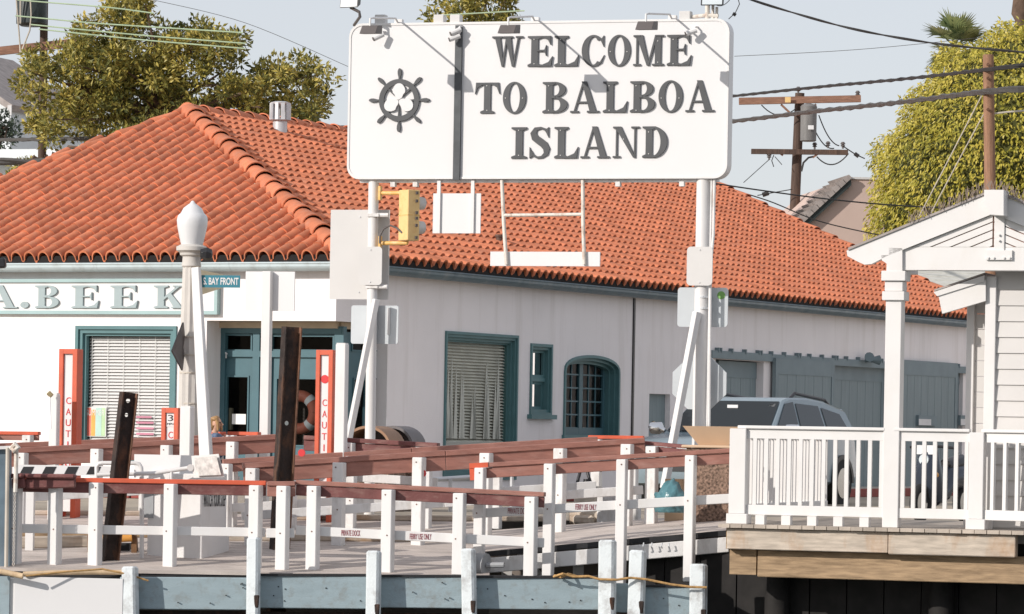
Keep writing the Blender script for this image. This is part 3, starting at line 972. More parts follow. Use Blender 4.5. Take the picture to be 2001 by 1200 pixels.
slm2 = me2.mesh('blind_slat'); slm2.materials.append(mat('dusty_slat', (.80, .78, .72), .7, .12, 4))
z = hh[3] - .03
while z > hh[2] + (hh[3] - hh[2]) * .2:
    B.place('blind_slat', slm2, Matrix.Translation(GW.w(hh[0], d2_ - .045, z)), w2)
    z -= .050
mb = MB()
for k in range(16):
    u = hh[0] + wl * random.uniform(.02, .98)
    zt = hh[3] - random.uniform(.15, 1.2)
    mb.prism([GW.w(u - .07, d2_ - .012, hh[2] + .5), GW.w(u + .07, d2_ - .012, hh[2] + .5), GW.w(u + .004, d2_ - .012, zt)], GW.n * -.004)
B.part('torn_curtain', mb, M['paper'], parent=w2)
B.part('window_board', MB().fbox(GW, hh[0], hh[1], d2_ - .016, d2_ - .004, hh[2], hh[2] + (hh[3] - hh[2]) * .22), M['offwhite'], parent=w2)
B.part('blind_backing', MB().fbox(GW, hh[0] - .2, hh[1] + .2, d2_ - .14, d2_ - .10, hh[2] - .1, hh[3] + .1), M['offwhite'], parent=w2)
# sash window
w3, hh, d3_ = molded(GW, smw, [(.05, .04), (.05, .06)], M['teal'], label='narrow sash window')
zm = (hh[2] + hh[3]) / 2
B.part('sash', MB().fbox(GW, hh[0], hh[1], d3_ - .04, d3_ + .01, zm - .03, zm + .03), M['teal'], parent=w3)
mb = MB(); frame_ring(mb, GW, (hh[0], hh[1], zm + .03, hh[3]), .05, d3_ - .05, d3_ - .005); frame_ring(mb, GW, (hh[0], hh[1], hh[2], zm - .03), .05, d3_ - .08, d3_ - .035)
B.part('sash', mb, M['teal'], parent=w3)
pane(w3, GW, hh, d3_ - .06, M['pane_dark'])
B.part('backing', MB().fbox(GW, hh[0] - .2, hh[1] + .2, d3_ - .5, d3_ - .45, hh[2] - .1, hh[3] + .1), M['dark'], parent=w3)
B.part('sill', MB().fbox(GW, smw[0] - .07, smw[1] + .07, -.05, .09, smw[2] - .06, smw[2] + .015), M['teal'], parent=w3)
# arched french window
def arch_ring(r_u, top, wd, d0, d1, z_b):
    o = [(uc - r_u, z_b)] + arch_pts(r_u, top) + [(uc + r_u, z_b)]
    i = [(uc - r_u + wd, z_b)] + arch_pts(r_u - wd, top - wd) + [(uc + r_u - wd, z_b)]
    return MB().ring([GW.w(u, d0, z) for u, z in o], [GW.w(u, d0, z) for u, z in i], GW.n * (d1 - d0), False)
mb = arch_ring(ru, za1, .05, -.2, .03, za0)
t = arch_ring(ru - .05, za1 - .05, .05, -.24, -.04, za0); mb.add(t.v, t.f)
t = arch_ring(ru - .10, za1 - .10, .05, -.28, -.12, za0); mb.add(t.v, t.f)
mb.fbox(GW, ua0 - .04, ua1 + .04, -.3, .05, za0 - .06, za0 + .02)
w4 = B.part('arched_window', mb, M['teal'], label='arched french window with many small panes')
iu0, iu1 = ua0 + .15, ua1 - .15
for k in range(2):
    a = iu0 + (iu1 - iu0) * k / 2; b = iu0 + (iu1 - iu0) * (k + 1) / 2
    lf = MB()
    for u in (a, b - .07): lf.fbox(GW, u, u + .07, -.26, -.20, za0, zsp + .16)
    for q in range(1, 3):
        u = a + .07 + (b - a - .14) * q / 3; lf.fbox(GW, u - .012, u + .012, -.245, -.215, za0, zsp + .2)
    for q in range(0, 6):
        z = za0 + .14 + (zsp + .05 - za0) * q / 5; lf.fbox(GW, a + .07, b - .07, -.246, -.214, z - .013, z + .013)
    lf.fbox(GW, a, b, -.26, -.201, za0 + .02, za0 + .14)
    B.part('casement', lf, M['teal_dark'], parent=w4)
pts = [(uc - ru + .1, za0)] + arch_pts(ru - .1, za1 - .1) + [(uc + ru - .1, za0)]
B.part('pane', MB().sheet(*[GW.w(u, -.235, z) for u, z in pts]), M['pane_dark'], parent=w4)
B.part('backing', MB().fbox(GW, ua0 - .2, ua1 + .2, -1.3, -1.25, za0 - .1, za1 + .1), M['interior'], parent=w4)
# expansion joint, side door, garage doors
h = GW.rect(1234.5, 590, 1237, 985, .01)
B.part('downpipe', MB().fbox(GW, h[0], h[1] + .01, -.01, .025, -.1, ZT - .12), M['black'])
o = B.part('side_door', MB().fbox(GW, sdw[0], sdw[1], -.14, -.10, sdw[2], sdw[3]), M['garage'])
q = GW.at(1275, 829, -.10)
t = MB(); c0 = GW.w(q[0], -.10, q[1]); t.tube([c0, c0 + GW.n * .03], .055, 12)
B.part('lock_plate', t, M['brass'], parent=o)
hb = (g1[0] - .3, g3[1] + .6)
zr0 = GW.at(1500, 697)[1]
rail = MB().fbox(GW, hb[0], hb[1], 0, .07, zr0 - .09, zr0 + .05)
rl = B.part('door_track', rail, M['garage_trim'])
for k, u in enumerate(np.arange(hb[0] + .25, hb[1], .62)):
    for du in ((0, .12) if k % 3 == 0 else (0,)):
        B.part('track_bracket', MB().fbox(GW, u + du, u + du + .04, -.002, .085, zr0 + .02, zr0 + .105), M['garage_trim'], parent=rl)
def slab(x0, x1, yt, d, label):
    u0, u1, z0, z1 = GW.rect(x0, yt, x1, 985, d)
    mb = MB().fbox(GW, u0, u1, d - .05, d, z0, z1)
    s_ = B.part('garage_door', mb, M['garage'], label=label)
    mb = MB()
    mb.fbox(GW, u0, u0 + .14, d + .001, d + .022, z0, z1); mb.fbox(GW, u1 - .14, u1, d + .001, d + .022, z0, z1)
    mb.fbox(GW, u0 + .14, u1 - .14, d + .001, d + .021, z1 - .30, z1)
    mb.fbox(GW, u0 + .14, u1 - .14, d + .001, d + .021, z0, z0 + .2)
    n = max(3, int((u1 - u0) / .42))
    B.part('door_rail', mb, M['garage_trim'], parent=s_)
    for k in range(n):
        a = u0 + .14 + (u1 - u0 - .28) * k / n; b = u0 + .14 + (u1 - u0 - .28) * (k + 1) / n
        B.part('door_board', MB().fbox(GW, a + .006, b - .006, d + .0005, d + .010, z0 + .2, z1 - .3), M['garage'], parent=s_)
    return s_
slab(1400, 1488, 707, -.16, 'leftmost garage door set in its opening')
slab(1512, 1627, 703, .10, 'sliding garage door hung proud of the wall')
slab(1620, 1724, 715, -.10, 'middle garage door in the recess')
slab(1752, 1868, 706, .12, 'right sliding garage door behind the white post')
slab(1862, 1898, 724, -.10, None)
q = GW.w(GW.at(1686, 706)[0], .1, GW.at(1686, 703)[1])
mb = MB().fbox(GW, GW.at(1686, 706)[0] - .05, GW.at(1686, 706)[0] + .05, .06, .14, q.z - .05, q.z + .05)
mb.tube([q + GW.n * .05 + GW.e * -.1, q + GW.n * .14 + GW.e * -.25 + zz(.05)], [.05, .1], 10).tube([q + GW.n * .05 + GW.e * .1, q + GW.n * .16 + GW.e * .22 + zz(.0)], [.05, .1], 10)
B.part('wall_lamp', mb, M['garage_trim'])
for (x, y) in ((1808, 822), (1890, 822)):
    h = GW.rect(x - 18, y - 10, x + 18, y + 10, .13)
    B.part('notice_box', MB().fbox(GW, h[0], h[1], .122, .19, h[2], h[3]), M['garage_trim'])
    h = GW.rect(x - 12, y - 3, x + 12, y + 9, .2)
    B.part('notice', MB().fbox(GW, h[0], h[1], .191, .196, h[2], h[3]), M['label_white'])
# name board on the front wall
nb0 = FW.rect(-170, 545, 427, 614, .06)
mb = MB().fbox(FW, nb0[0] + .04, nb0[1] - .04, 0, .06, nb0[2] + .03, nb0[3] - .03)
nbp = B.part('name_board', mb, M['white_clean'])
mb = MB(); frame_ring(mb, FW, nb0, .055, .002, .10)
B.part('board_frame', mb, mat('board_frame', (.33, .46, .46), .5, .05), parent=nbp)
for ch, x0, x1 in (('A', -32, 35), ('.', 41, 57), ('B', 69, 117), ('E', 140, 194), ('E', 216, 270), ('K', 301, 358)):
    u0, z0 = FW.at(x0, 602, .07); u1, _ = FW.at(x1, 602, .07); z1 = FW.at((x0 + x1) / 2, 558, .07)[1]
    B.part('letter', serif(ch, FW, u0, u1, z0, z1, .061, .03), M['pale_letter'], parent=nbp)
# roof vent and pipe
vb = hit(547, 262, A + Vector((0, 1.5, 0)), Vector((0, 1, 0)))
mb = MB().lathe(vb + zz(-.3), [(.13, 0), (.13, .55)], 14)
vt = B.part('roof_vent', mb, M['vent'], smooth=40)
q = vb + zz(.25)
mb = MB()
mb.lathe(q + zz(-.02), [(.16, 0), (.2, .02), (.16, .03)], 14).lathe(q + zz(.28), [(.17, 0), (.18, .03), (.1, .05)], 14)
for k in range(10):
    a = 2 * math.pi * k / 10
    mb.beam(q + Vector((math.cos(a) * .17, math.sin(a) * .17, 0)), q + Vector((math.cos(a) * .17, math.sin(a) * .17, .3)), .07, .02, (math.cos(a + 1.3), math.sin(a + 1.3), 0))
B.part('vent_cowl', mb, M['vent'], parent=vt)
q = hit(975, 486, CE, nG)
B.part('plumbing_vent', MB().lathe(q + zz(-.1), [(.055, 0), (.055, .30), (.075, .30), (.075, .34), (.05, .34)], 10), mat('brown_pipe', (.13, .075, .055), .7))

# lifebuoy inside the entrance glass
lb = FW.w(FW.at(586, 806, -.62)[0], -.62, FW.at(586, 806, -.62)[1])
L = Thing('lifebuoy', lb, 'orange lifebuoy with white bands hanging inside the entrance glass', 'lifebuoy')
def torus(c, e1, e2, R_, r_, a0=0, a1=360, n=36, k=10):
    pts = [c + (e1 * math.cos(math.radians(a0 + (a1 - a0) * i / n)) + e2 * math.sin(math.radians(a0 + (a1 - a0) * i / n))) * R_ for i in range(n + 1)]
    return MB().tube(pts, r_, k)
L.part('ring', torus(lb, FW.e, zz(1), .255, .09), M['lifebuoy'], smooth=60)
for a in (45, 135, 225, 315):
    L.part('band', torus(lb, FW.e, zz(1), .255, .095, a - 9, a + 9, 4), M['paper'], smooth=60)

# ================================================================== WELCOME SIGN
W = Thing('welcome_sign', SS.w(0, 0, -.15), 'big white welcome sign on two poles with dark raised lettering', 'sign')
u0 = SS.at(680, 200)[0]; u1 = SS.at(1424, 195)[0]
zt = SS.at(1055, 41)[1]; zb_ = SS.at(1055, 350)[1]
def rrect(fr, u0, u1, z0, z1, r, d, n=6):
    pts = []
    for (cu, cz, a0) in ((u1 - r, z0 + r, -90), (u1 - r, z1 - r, 0), (u0 + r, z1 - r, 90), (u0 + r, z0 + r, 180)):
        for k in range(n + 1):
            a = math.radians(a0 + 90 * k / n)
            pts.append(fr.w(cu + r * math.cos(a), d, cz + r * math.sin(a)))
    return pts
pn = W.part('panel', MB().prism(rrect(SS, u0, u1, zb_, zt, .17, 0), SS.n * -.20), M['white_clean'], smooth=30)
mb = MB().ring(rrect(SS, u0 + .003, u1 - .003, zb_ + .003, zt - .003, .17, .001), rrect(SS, u0 + .03, u1 - .03, zb_ + .03, zt - .03, .15, .001), SS.n * .008)
W.part('edge_trim', mb, M['white'], parent=pn)
rows = [("WELCOME", [(962, 1022), (1031, 1080), (1083, 1131), (1137, 1181), (1188, 1232), (1238, 1297), (1303, 1351)], 71.5, 131, 68, 128),
        ("TOBALBOA", [(928, 977), (983, 1028), (1060, 1110), (1115, 1171), (1178, 1226), (1231, 1281), (1287, 1334), (1340, 1396)], 162, 222, 157.5, 218.5),
        ("ISLAND", [(999, 1030), (1034, 1076), (1083, 1130), (1135, 1191), (1198, 1249), (1255, 1305)], 249, 310, 247, 308)]
for word, xs, yt0, yb0, yt1, yb1 in rows:
    for ch, (x0, x1) in zip(word, xs):
        t = ((x0 + x1) / 2 - xs[0][0]) / (xs[-1][1] - xs[0][0])
        ya, yb = yt0 + (yt1 - yt0) * t, yb0 + (yb1 - yb0) * t
        a, z0 = SS.at(x0, yb); b, _ = SS.at(x1, yb); z1 = SS.at((x0 + x1) / 2, ya)[1]
        lt = W.part('letter', serif(ch, SS, a, b, z0, z1, .002, .02), M['letter'], parent=pn)
mb = MB()
for word, xs, yt0, yb0, yt1, yb1 in rows:
    for (x0, x1) in xs:
        ch = word[[q[0] for q in xs].index(x0)]
        for (fx, fy) in {'E': ((.28, .1), (.28, .9)), 'L': ((.28, .1), (.28, .9)), 'B': ((.26, .1), (.26, .9)), 'D': ((.27, .15), (.27, .85)), 'I': ((.5, .1), (.5, .9)), 'T': ((.5, .1), (.5, .9)), 'O': ((.13, .5), (.87, .5)), 'M': ((.82, .15), (.82, .85)), 'N': ((.42, .38),)}.get(ch, ()):
            y = yt0 + (yb0 - yt0) * fy
            u, z = SS.at(x0 + (x1 - x0) * fx, y)
            c0 = SS.w(u, .022, z); 
            mb.tube([c0, c0 + SS.n * .008], .007, 6)
W.part('screw', mb, M['offwhite'], parent=pn, kind='stuff')
b0 = SS.rect(889, 50, 902, 352)
W.part('divider_bar', MB().fbox(SS, b0[0], b0[1], -.001, .04, zb_ - .01, b0[3]), M['bar'], parent=pn)
# ship's wheel and clover emblem
uc_, zc_ = SS.at(781, 196)
rr = SS.at(781 + 37, 196)[0] - uc_
em = MB()
cir = lambda r, d, n=40: [SS.w(uc_ + r * math.cos(2 * math.pi * k / n), d, zc_ + r * math.sin(2 * math.pi * k / n)) for k in range(n)]
em.ring(cir(rr * 1.06, .002), cir(rr * .80, .002), SS.n * .03)
for k in range(8):
    a = math.pi / 4 * k
    cs, sn = math.cos(a), math.sin(a)
    def pq(r, w): return SS.w(uc_ + cs * r - sn * w, .002, zc_ + sn * r + cs * w)
    prof = [(rr * .2, .006), (rr * .82, .012), (rr * .83, .012)] if k not in (0, 4) else [(rr * .6, .006), (rr * .83, .012)]
    em.prism([pq(rr * .25 if k not in (0, 4) else rr * .62, .005), pq(rr * .85, .014), pq(rr * .85, -.014), pq(rr * .25 if k not in (0, 4) else rr * .62, -.005)], SS.n * .026)
    hp_ = [(1.04, .010), (1.15, .012), (1.3, .022), (1.45, .024), (1.56, .015), (1.6, .0)]
    em.prism([pq(rr * r, w) for r, w in hp_] + [pq(rr * r, -w) for r, w in reversed(hp_[:-1])], SS.n * .028)
W.part('wheel_emblem', em, M['letter'], parent=pn)
cl = MB()
for k, a in enumerate((90, 210, 330)):
    ar = math.radians(a)
    n = 22
    pts = []
    for i in range(n):
        t = 2 * math.pi * i / n
        x = rr * (.44 + .40 * math.cos(t)); y = rr * .33 * math.sin(t) * (1.0 if math.cos(t) > -.3 else .75)
        pts.append(SS.w(uc_ + x * math.cos(ar) - y * math.sin(ar), .003, zc_ + x * math.sin(ar) + y * math.cos(ar)))
    cl.prism(pts, SS.n * (.036 + .001 * k))
W.part('clover_emblem', cl, M['white_clean'], parent=pn)
# poles, braces and the frame tube under the panel
def vpole(x, yt, xb, yb, dep, rad):
    a = SS.w(SS.at(x, yt, -dep)[0], -dep, SS.at(x, yt, -dep)[1])
    u = SS.at(xb, yb, -dep)[0]
    return a, SS.w(u, -dep, -.2)
pa, pb = vpole(731, 300, 722, 960, .10, .06)
W.part('pole', MB().tube([pb, pa], .066, 16), M['white'], smooth=40)
pc, pd = vpole(1376, 300, 1364, 960, .10, .08)
W.part('pole', MB().tube([pd, pc], .088, 18), M['white'], smooth=40)
cd = MB()
for k, off in enumerate((.115, .15)):
    q0 = pc + SS.e * off + SS.n * .05; q1 = pd + SS.e * off + SS.n * .05
    cd.tube([q0 + zz(-.25), q0 + (q1 - q0) * .22, q0 + (q1 - q0) * .3 - SS.e * (.03 if k else 0), q1], .014 + .004 * k, 8)
W.part('conduit', cd, M['white_old'])
def brace(x0, y0, x1, y1, d0, d1, w):
    a = SS.w(SS.at(x0, y0, d0)[0], d0, SS.at(x0, y0, d0)[1]); b = SS.w(SS.at(x1, y1, d1)[0], d1, SS.at(x1, y1, d1)[1])
    return MB().beam(b, a, w, w)
W.part('brace', brace(735, 585, 668, 925, .02, .35, .075), M['white'], bevel=.006)
W.part('brace', brace(1362, 610, 1298, 955, .02, .4, .085), M['white'], bevel=.006)
mb = MB()
ua_, ub_ = SS.at(700, 352)[0], SS.at(1400, 350)[0]
mb.fbox(SS, ua_, ub_, -.16, -.06, zb_ - .035, zb_ - .002)
for x in (765, 809, 1205, 1330):
    u = SS.at(x, 355)[0]; mb.fbox(SS, u - .03, u + .03, -.12, -.04, zb_ - .09, zb_ - .03)
W.part('bottom_rail', mb, M['white_old'])
# arm lamps
for x, y, bx in ((723, 57, 777), (993, 56, 1044), (1262, 49, 1312)):
    ub2 = SS.at(bx, 40)[0]
    base = SS.w(ub2, -.02, zt + .0)
    lu, lz = SS.at(x, y, 1.12)
    tip = SS.w(lu, 1.12, lz)
    mid = SS.w(lu, 1.12, lz + .13)
    la = MB().tube([base, base + SS.n * .1 + zz(.05), mid + SS.n * -.1 + zz(.02), mid, tip + zz(.04)], .013, 8)
    la.fbox(SS, ub2 - .05, ub2 + .05, -.1, -.02, zt, zt + .05)
    lamp = W.part('sign_lamp', la, M['white'])
    hb_ = MB()
    q = [(-.115, .06), (.115, .06), (.135, -.02), (.135, -.065), (-.115, -.065), (-.115, -.02)]
    hb_.hexa([SS.w(lu - .10, .99, lz + .06), SS.w(lu + .12, .99, lz + .06), SS.w(lu + .11, 1.13, lz + .045), SS.w(lu - .10, 1.13, lz + .045),
              SS.w(lu - .115, 1.0, lz - .05), SS.w(lu + .12, 1.0, lz - .05), SS.w(lu + .10, 1.2, lz - .065), SS.w(lu - .115, 1.2, lz - .065)])
    W.part('lamp_housing', hb_, M['lampgrey'], parent=lamp, bevel=.006)
# junction boxes on top
for x0, x1, y0, y1 in ((731, 751, 28, 41), (846, 866, 28, 42), (878, 898, 28, 42), (1326, 1348, 21, 38)):
    u_a, u_b, z_a, z_b = SS.rect(x0, y0, x1, y1)
    W.part('junction_box', MB().fbox(SS, u_a, u_b, -.14, -.02, zt - .004, z_b), M['offwhite'], bevel=.008)
def bullet(x, y, dirx):
    u, z = SS.at(x, y, .12)
    c0 = SS.w(u, .12, z)
    dv = (SS.n * .5 + SS.e * dirx + zz(-.45)).normalized()
    t = MB().tube([SS.w(u + .04, .0, z + .07), SS.w(u + .03, .08, z + .06), c0], .012, 6)
    o = W.part('security_camera', t, M['white'])
    t = MB().tube([c0 - dv * .06, c0 + dv * .08], .033, 10)
    W.part('camera_body', t, M['white'], parent=o)
    t = MB().tube([c0 + dv * .081, c0 + dv * .09], .028, 10)
    W.part('camera_lens', t, M['lampgrey'], parent=o)
bullet(741, 71, -.7); bullet(892, 61, -.8); bullet(890, 73, -1.0); bullet(1352, 62, -1.1)
# floodlights above both ends
def flood(x, y, w, h, lean, d):
    u, z = SS.at(x, y, d)
    a = SS.w(u, d, z)
    yaw = Frame(a, 17 + lean)
    t = MB()
    t.hexa([yaw.w(-w / 2, .05, z - h / 2), yaw.w(w / 2, .05, z - h / 2), yaw.w(w / 2 * .7, -.10, z - h / 2 + .05), yaw.w(-w / 2 * .7, -.10, z - h / 2 + .05),
            yaw.w(-w / 2, .01, z + h / 2), yaw.w(w / 2, .01, z + h / 2), yaw.w(w / 2 * .7, -.12, z + h / 2 - .03), yaw.w(-w / 2 * .7, -.12, z + h / 2 - .03)])
    o = W.part('floodlight', t, M['black'], bevel=.006)
    k = .86
    W.part('flood_lens', MB().hexa([yaw.w(-w / 2 * k, .054, z - h / 2 * k), yaw.w(w / 2 * k, .054, z - h / 2 * k), yaw.w(w / 2 * k, .045, z - h / 2 * k), yaw.w(-w / 2 * k, .045, z - h / 2 * k),
            yaw.w(-w / 2 * k, .016, z + h / 2 * k), yaw.w(w / 2 * k, .016, z + h / 2 * k), yaw.w(w / 2 * k, .008, z + h / 2 * k), yaw.w(-w / 2 * k, .008, z + h / 2 * k)]), M['lens'], parent=o)
    return a
fa = flood(685, -1, .26, .22, 8, .35)
W.part('flood_arm', MB().tube([fa + zz(-.1), fa + zz(-.16) + SS.e * .12, fa + zz(-.22) + SS.e * .13, SS.w(u0 + .1, .1, zt - .03)], .02, 8), M['lampgrey'])
fb = flood(1393, -4, .29, .20, -4, .05)
q = SS.w(SS.at(1379, 36)[0], -.08, zt - .05)
mb = MB().tube([q, q + zz(.36)], .03, 10).tube([q + SS.e * .07, q + SS.e * .07 + zz(.24)], .018, 8).tube([q + SS.e * .12, q + SS.e * .12 + zz(.20)], .018, 8)
mb.tube([q + zz(.08) + SS.e * -.2, q + zz(.1), q + zz(.09) + SS.e * .14], .025, 8)
W.part('flood_arm', mb, M['rust_white'])
q = SS.w(SS.at(1400, 8)[0], 0.02, SS.at(1400, 10)[1])
mb = MB()
def sag(a, b, s, n=12):
    return [a + (b - a) * (k / n) - zz(s * 4 * (k / n) * (1 - k / n)) for k in range(n + 1)]
mb.tube(sag(q, P(1430, -6, 50.3), .05), .005, 5).tube([P(1442, -4, 50.3), P(1445, 8, 50.3), P(1437, 25, 50.3), P(1424, 37, 50.2)], .006, 5)
mb.tube([P(1432, 26, 50.3), P(1438, 30, 50.3)], .022, 6)
W.part('loose_cable', mb, M['wire'])
# hanging small panel and the rusted empty frame
def hang(xs, y0, y1, d, rad, m, nm):
    mb = MB()
    for x, xb in xs:
        u, z = SS.at(x, y0, d); ub3, z2 = SS.at(xb, y1, d)
        mb.tube([SS.w(u, d, z + .05), SS.w(ub3, d, z2)], rad, 8)
    return mb
h = SS.rect(846, 378, 939, 456, -.06)
HS = Thing('blank_sign', SS.w(h[0], -.06, h[2]), 'small blank white panel hung on two straps under the welcome sign', 'sign panel')
HS.part('panel', MB().fbox(SS, h[0], h[1], -.08, -.06, h[2], h[3]), M['white_clean'])
for x in (859, 925):
    u, z = SS.at(x, 352, -.06); _, z2 = SS.at(x, 456, -.06)
    HS.part('strap', MB().fbox(SS, u - .022, u + .022, -.058, -.03, z2, z), M['white'])
h = SS.rect(958, 492, 1172, 520, -.06)
HB = Thing('blank_sign', SS.w(h[0], -.06, h[2]), 'long narrow blank white board hung from a rusty pipe frame', 'sign panel')
HB.part('panel', MB().fbox(SS, h[0], h[1], -.09, -.06, h[2], h[3]), M['white_clean'])
for x, xb in ((981, 990), (1139, 1142)):
    u, z = SS.at(x, 352, -.04); u2, z2 = SS.at(xb, 517, -.04)
    HB.part('hanger_pipe', MB().tube([SS.w(u2, -.035, z2), SS.w((u + u2) / 2 - .006, -.035, (z + z2) / 2), SS.w(u, -.035, z)], .024, 8), M['rust_white'], smooth=50)
u, z = SS.at(985, 421, -.04); u2, z2 = SS.at(1141, 419, -.04)
HB.part('cross_pipe', MB().tube([SS.w(u, -.034, z), SS.w(u2, -.034, z2)], .022, 8), M['rust_white'], smooth=50)

def plate(name, x0, y0, x1, y1, d, m, label, r=.04, th=.02, fr=SS, shape=None, cat='sign panel', extra=None):
    h = fr.rect(x0, y0, x1, y1, d)
    T = Thing(name, fr.w((h[0] + h[1]) / 2, d, h[2]), label, cat)
    if shape == 'oct':
        cu, cz, ra, rz = (h[0] + h[1]) / 2, (h[2] + h[3]) / 2, (h[1] - h[0]) / 2 / math.cos(math.pi / 8), (h[3] - h[2]) / 2 / math.cos(math.pi / 8)
        pts = [fr.w(cu + ra * math.cos(math.pi / 8 + k * math.pi / 4), d, cz + rz * math.sin(math.pi / 8 + k * math.pi / 4)) for k in range(8)]
    else:
        pts = rrect(fr, h[0], h[1], h[2], h[3], r, d)
    T.part('plate', MB().prism(pts, fr.n * -th), m)
    bl = MB()
    for fz in (.08, .92):
        c0 = fr.w((h[0] + h[1]) / 2, d, h[2] + (h[3] - h[2]) * fz); bl.tube([c0, c0 + fr.n * .01], .009, 8)
    T.part('bolt', bl, M['vent'])
    return T, h
T, h = plate('sign_plate', 645, 410, 760, 585, -.22, M['offwhite'], 'large plain white sheet clamped behind the left sign pole', .01)
cl_ = MB()
for y in (420, 560):
    z = SS.at(725, y)[1]; u = SS.at(727 - (y - 420) * .015, y)[0]
    cl_.fbox(SS, u - .08, u + .08, -.19, -.02, z - .02, z + .02)
    c0 = SS.w(u + .05, -.06, z); cl_.tube([c0, c0 + SS.e * .15], .028, 8)
    T.part('clamp', cl_, M['white_old']); cl_ = MB()
plate('sign_plate', 701, 482, 746, 557, .0, M['offwhite'], 'small rounded off-white plate high on the left sign pole', .045)
T, h = plate('sign_plate', 686, 597, 778, 672, -.19, M['alum'], 'square grey sign back on the left pole above the brace', .03)
T.part('rail_strip', MB().fbox(SS, h[1] - .14, h[1] - .105, -.189, -.175, h[2] + .12, h[3] - .03), M['white'])
plate('sign_plate', 1342, 482, 1392, 558, .02, M['offwhite'], 'small rounded off-white plate on the right sign pole', .05)
T, h = plate('sign_plate', 1324, 562, 1422, 639, -.21, M['alum'], 'square grey sign back with a green sticker on the right pole', .04)
q = SS.at(1409, 577, -.2); c0 = SS.w(q[0], -.209, q[1])
T.part('sticker', MB().tube([c0, c0 + SS.n * .006], .05, 16), mat('green_sticker', (.18, .38, .10), .5))
bd = MB()
for y in (580, 602):
    z = SS.at(1371, y)[1]; u = SS.at(1370, y)[0]
    bd.tube([SS.w(u, -.1, z - .012), SS.w(u, -.1, z + .012)], .094, 18)
W.part('pole_band', bd, M['vent'])
plate('stop_sign', 1314, 698, 1419, 800, -.20, M['alum'], 'grey back of an octagonal road sign behind the right sign pole', shape='oct', cat='road sign')

# traffic signal on the left pole
h = SS.rect(778, 371, 816, 470, .05)
TS = Thing('traffic_signal', SS.w(h[0], .0, h[2]), 'yellow traffic signal head seen from behind on the left sign pole', 'traffic signal')
yaw = Frame(SS.w((h[0] + h[1]) / 2, .0, 0), 17 + 38)
ww = .175
TS.part('housing', MB().fbox(yaw, -ww * .62, ww * .62, -.09, .09, h[2], h[3]), M['amber'], bevel=.008)
for fz in (.06, .3, .44, .55, .78, .94):
    zc_h = h[2] + (h[3] - h[2]) * fz
    TS.part('hinge', MB().fbox(yaw, ww * .62, ww * .62 + .022, -.05, -.02, zc_h - .018, zc_h + .018), M['lampgrey'])
TS.part('section_seam', MB().fbox(yaw, -ww * .63, ww * .63, -.094, .094, (h[2] + h[3]) / 2 - .004, (h[2] + h[3]) / 2 + .004), M['amber_pipe'])
for fz in (.27, .75):
    c0 = yaw.w(0, -.09, h[2] + (h[3] - h[2]) * fz)
    TS.part('visor', MB().tube([c0, c0 - yaw.n * .12], [.085, .08], 14), M['offwhite'], smooth=40)
br = MB()
for y, s_ in ((377, 1), (475, -1)):
    u_p, z = SS.at(741, y, .0); u_h = SS.at(796, y, .0)[0]
    br.tube([SS.w(u_p, -.05, z), SS.w(u_h, .0, z), SS.w(u_h, .0, z - .06 * s_)], .027, 10)
    br.fbox(SS, u_p - .02, u_p + .01, -.09, -.01, z - .09, z + .09)
TS.part('bracket', br, M['amber_pipe'], smooth=40)
a_ = SS.w(SS.at(742, 476, .03)[0], .03, SS.at(742, 476, .03)[1])
b_ = SS.w(SS.at(786, 455, .06)[0], .06, SS.at(786, 455, .06)[1])
TS.part('cable', MB().tube([a_, a_ + zz(.1), a_ + zz(.19) + SS.e * .05, a_ + zz(.23) + SS.e * .14, a_ + zz(.2) + SS.e * .22, b_], .013, 8), M['lampgrey'])

# ================================================================== STREET FURNITURE ON THE LEFT
# lamp post
lx = P(372, 850, 52)
LP = Thing('lamp_post', Vector((lx.x, 52, -.15)), 'fluted concrete street lamp with white acorn globe', 'street lamp')
zc = lambda y, x=372, Y=52: P(x, y, Y).z
mb = MB()
n = 20
b0_ = Vector((P(368, 850, 52).x, 52, 0))
top0 = P(374, 520, 52)
prof = [(-.15, .20), (.1, .2), (.16, .155), (zc(660), .135), (zc(520), .115)]
vv = []
for z, r in prof:
    t = (z + .15) / (top0.z + .15)
    c0 = Vector((b0_.x + (top0.x - b0_.x) * t, 52, z))
    ringp = []
    for k in range(n):
        a = 2 * math.pi * k / n
        q = r * (1.0 if k % 2 else .90)
        ringp.append(c0 + Vector((q * math.cos(a), q * math.sin(a), 0)))
    vv.append(ringp)
bb = len(mb.v)
for rg in vv: mb.v += rg
for i in range(len(vv) - 1):
    for k in range(n):
        mb.f.append((i * n + k, i * n + (k + 1) % n, (i + 1) * n + (k + 1) % n, (i + 1) * n + k))
mb.f.append(tuple((len(vv) - 1) * n + k for k in range(n)))
LP.part('shaft', mb, M['lampconc'])
tb = Vector((top0.x, 52, top0.z))
LP.part('collar', MB().lathe(tb, [(.11, -.02), (.13, .0), (.12, .05), (.115, .12), (.15, .14), (.155, .17), (.2, .2), (.2, .25), (.14, .28), (.14, .30)], 20), M['lampconc'], smooth=35)
gz = zc(482)
LP.part('globe', MB().lathe(Vector((P(375, 482, 52).x, 52, gz)), [(.125, -.02), (.135, .0), (.165, .12), (.195, .26), (.203, .34), (.19, .40), (.165, .425), (.15, .44), (.12, .50), (.07, .54), (.035, .565), (.02, .59), (.004, .60)], 24), M['globe'], smooth=50)
q = P(404, 496, 51.8)
LP.part('sensor_box', MB().tube([q + Vector((-.08, 0, 0)), q + Vector((0, 0, 0)), q + Vector((.06, 0, -.01)), q + Vector((.075, 0, -.01))], [.06, .085, .07, .03], 6), M['black'])
for y in (660, 695, 730, 790):
    c0 = Vector((P(371, y, 52).x, 52, zc(y)))
    LP.part('band', MB().tube([c0, c0 + zz(.02)], .142, 20), M['wire_pale'])
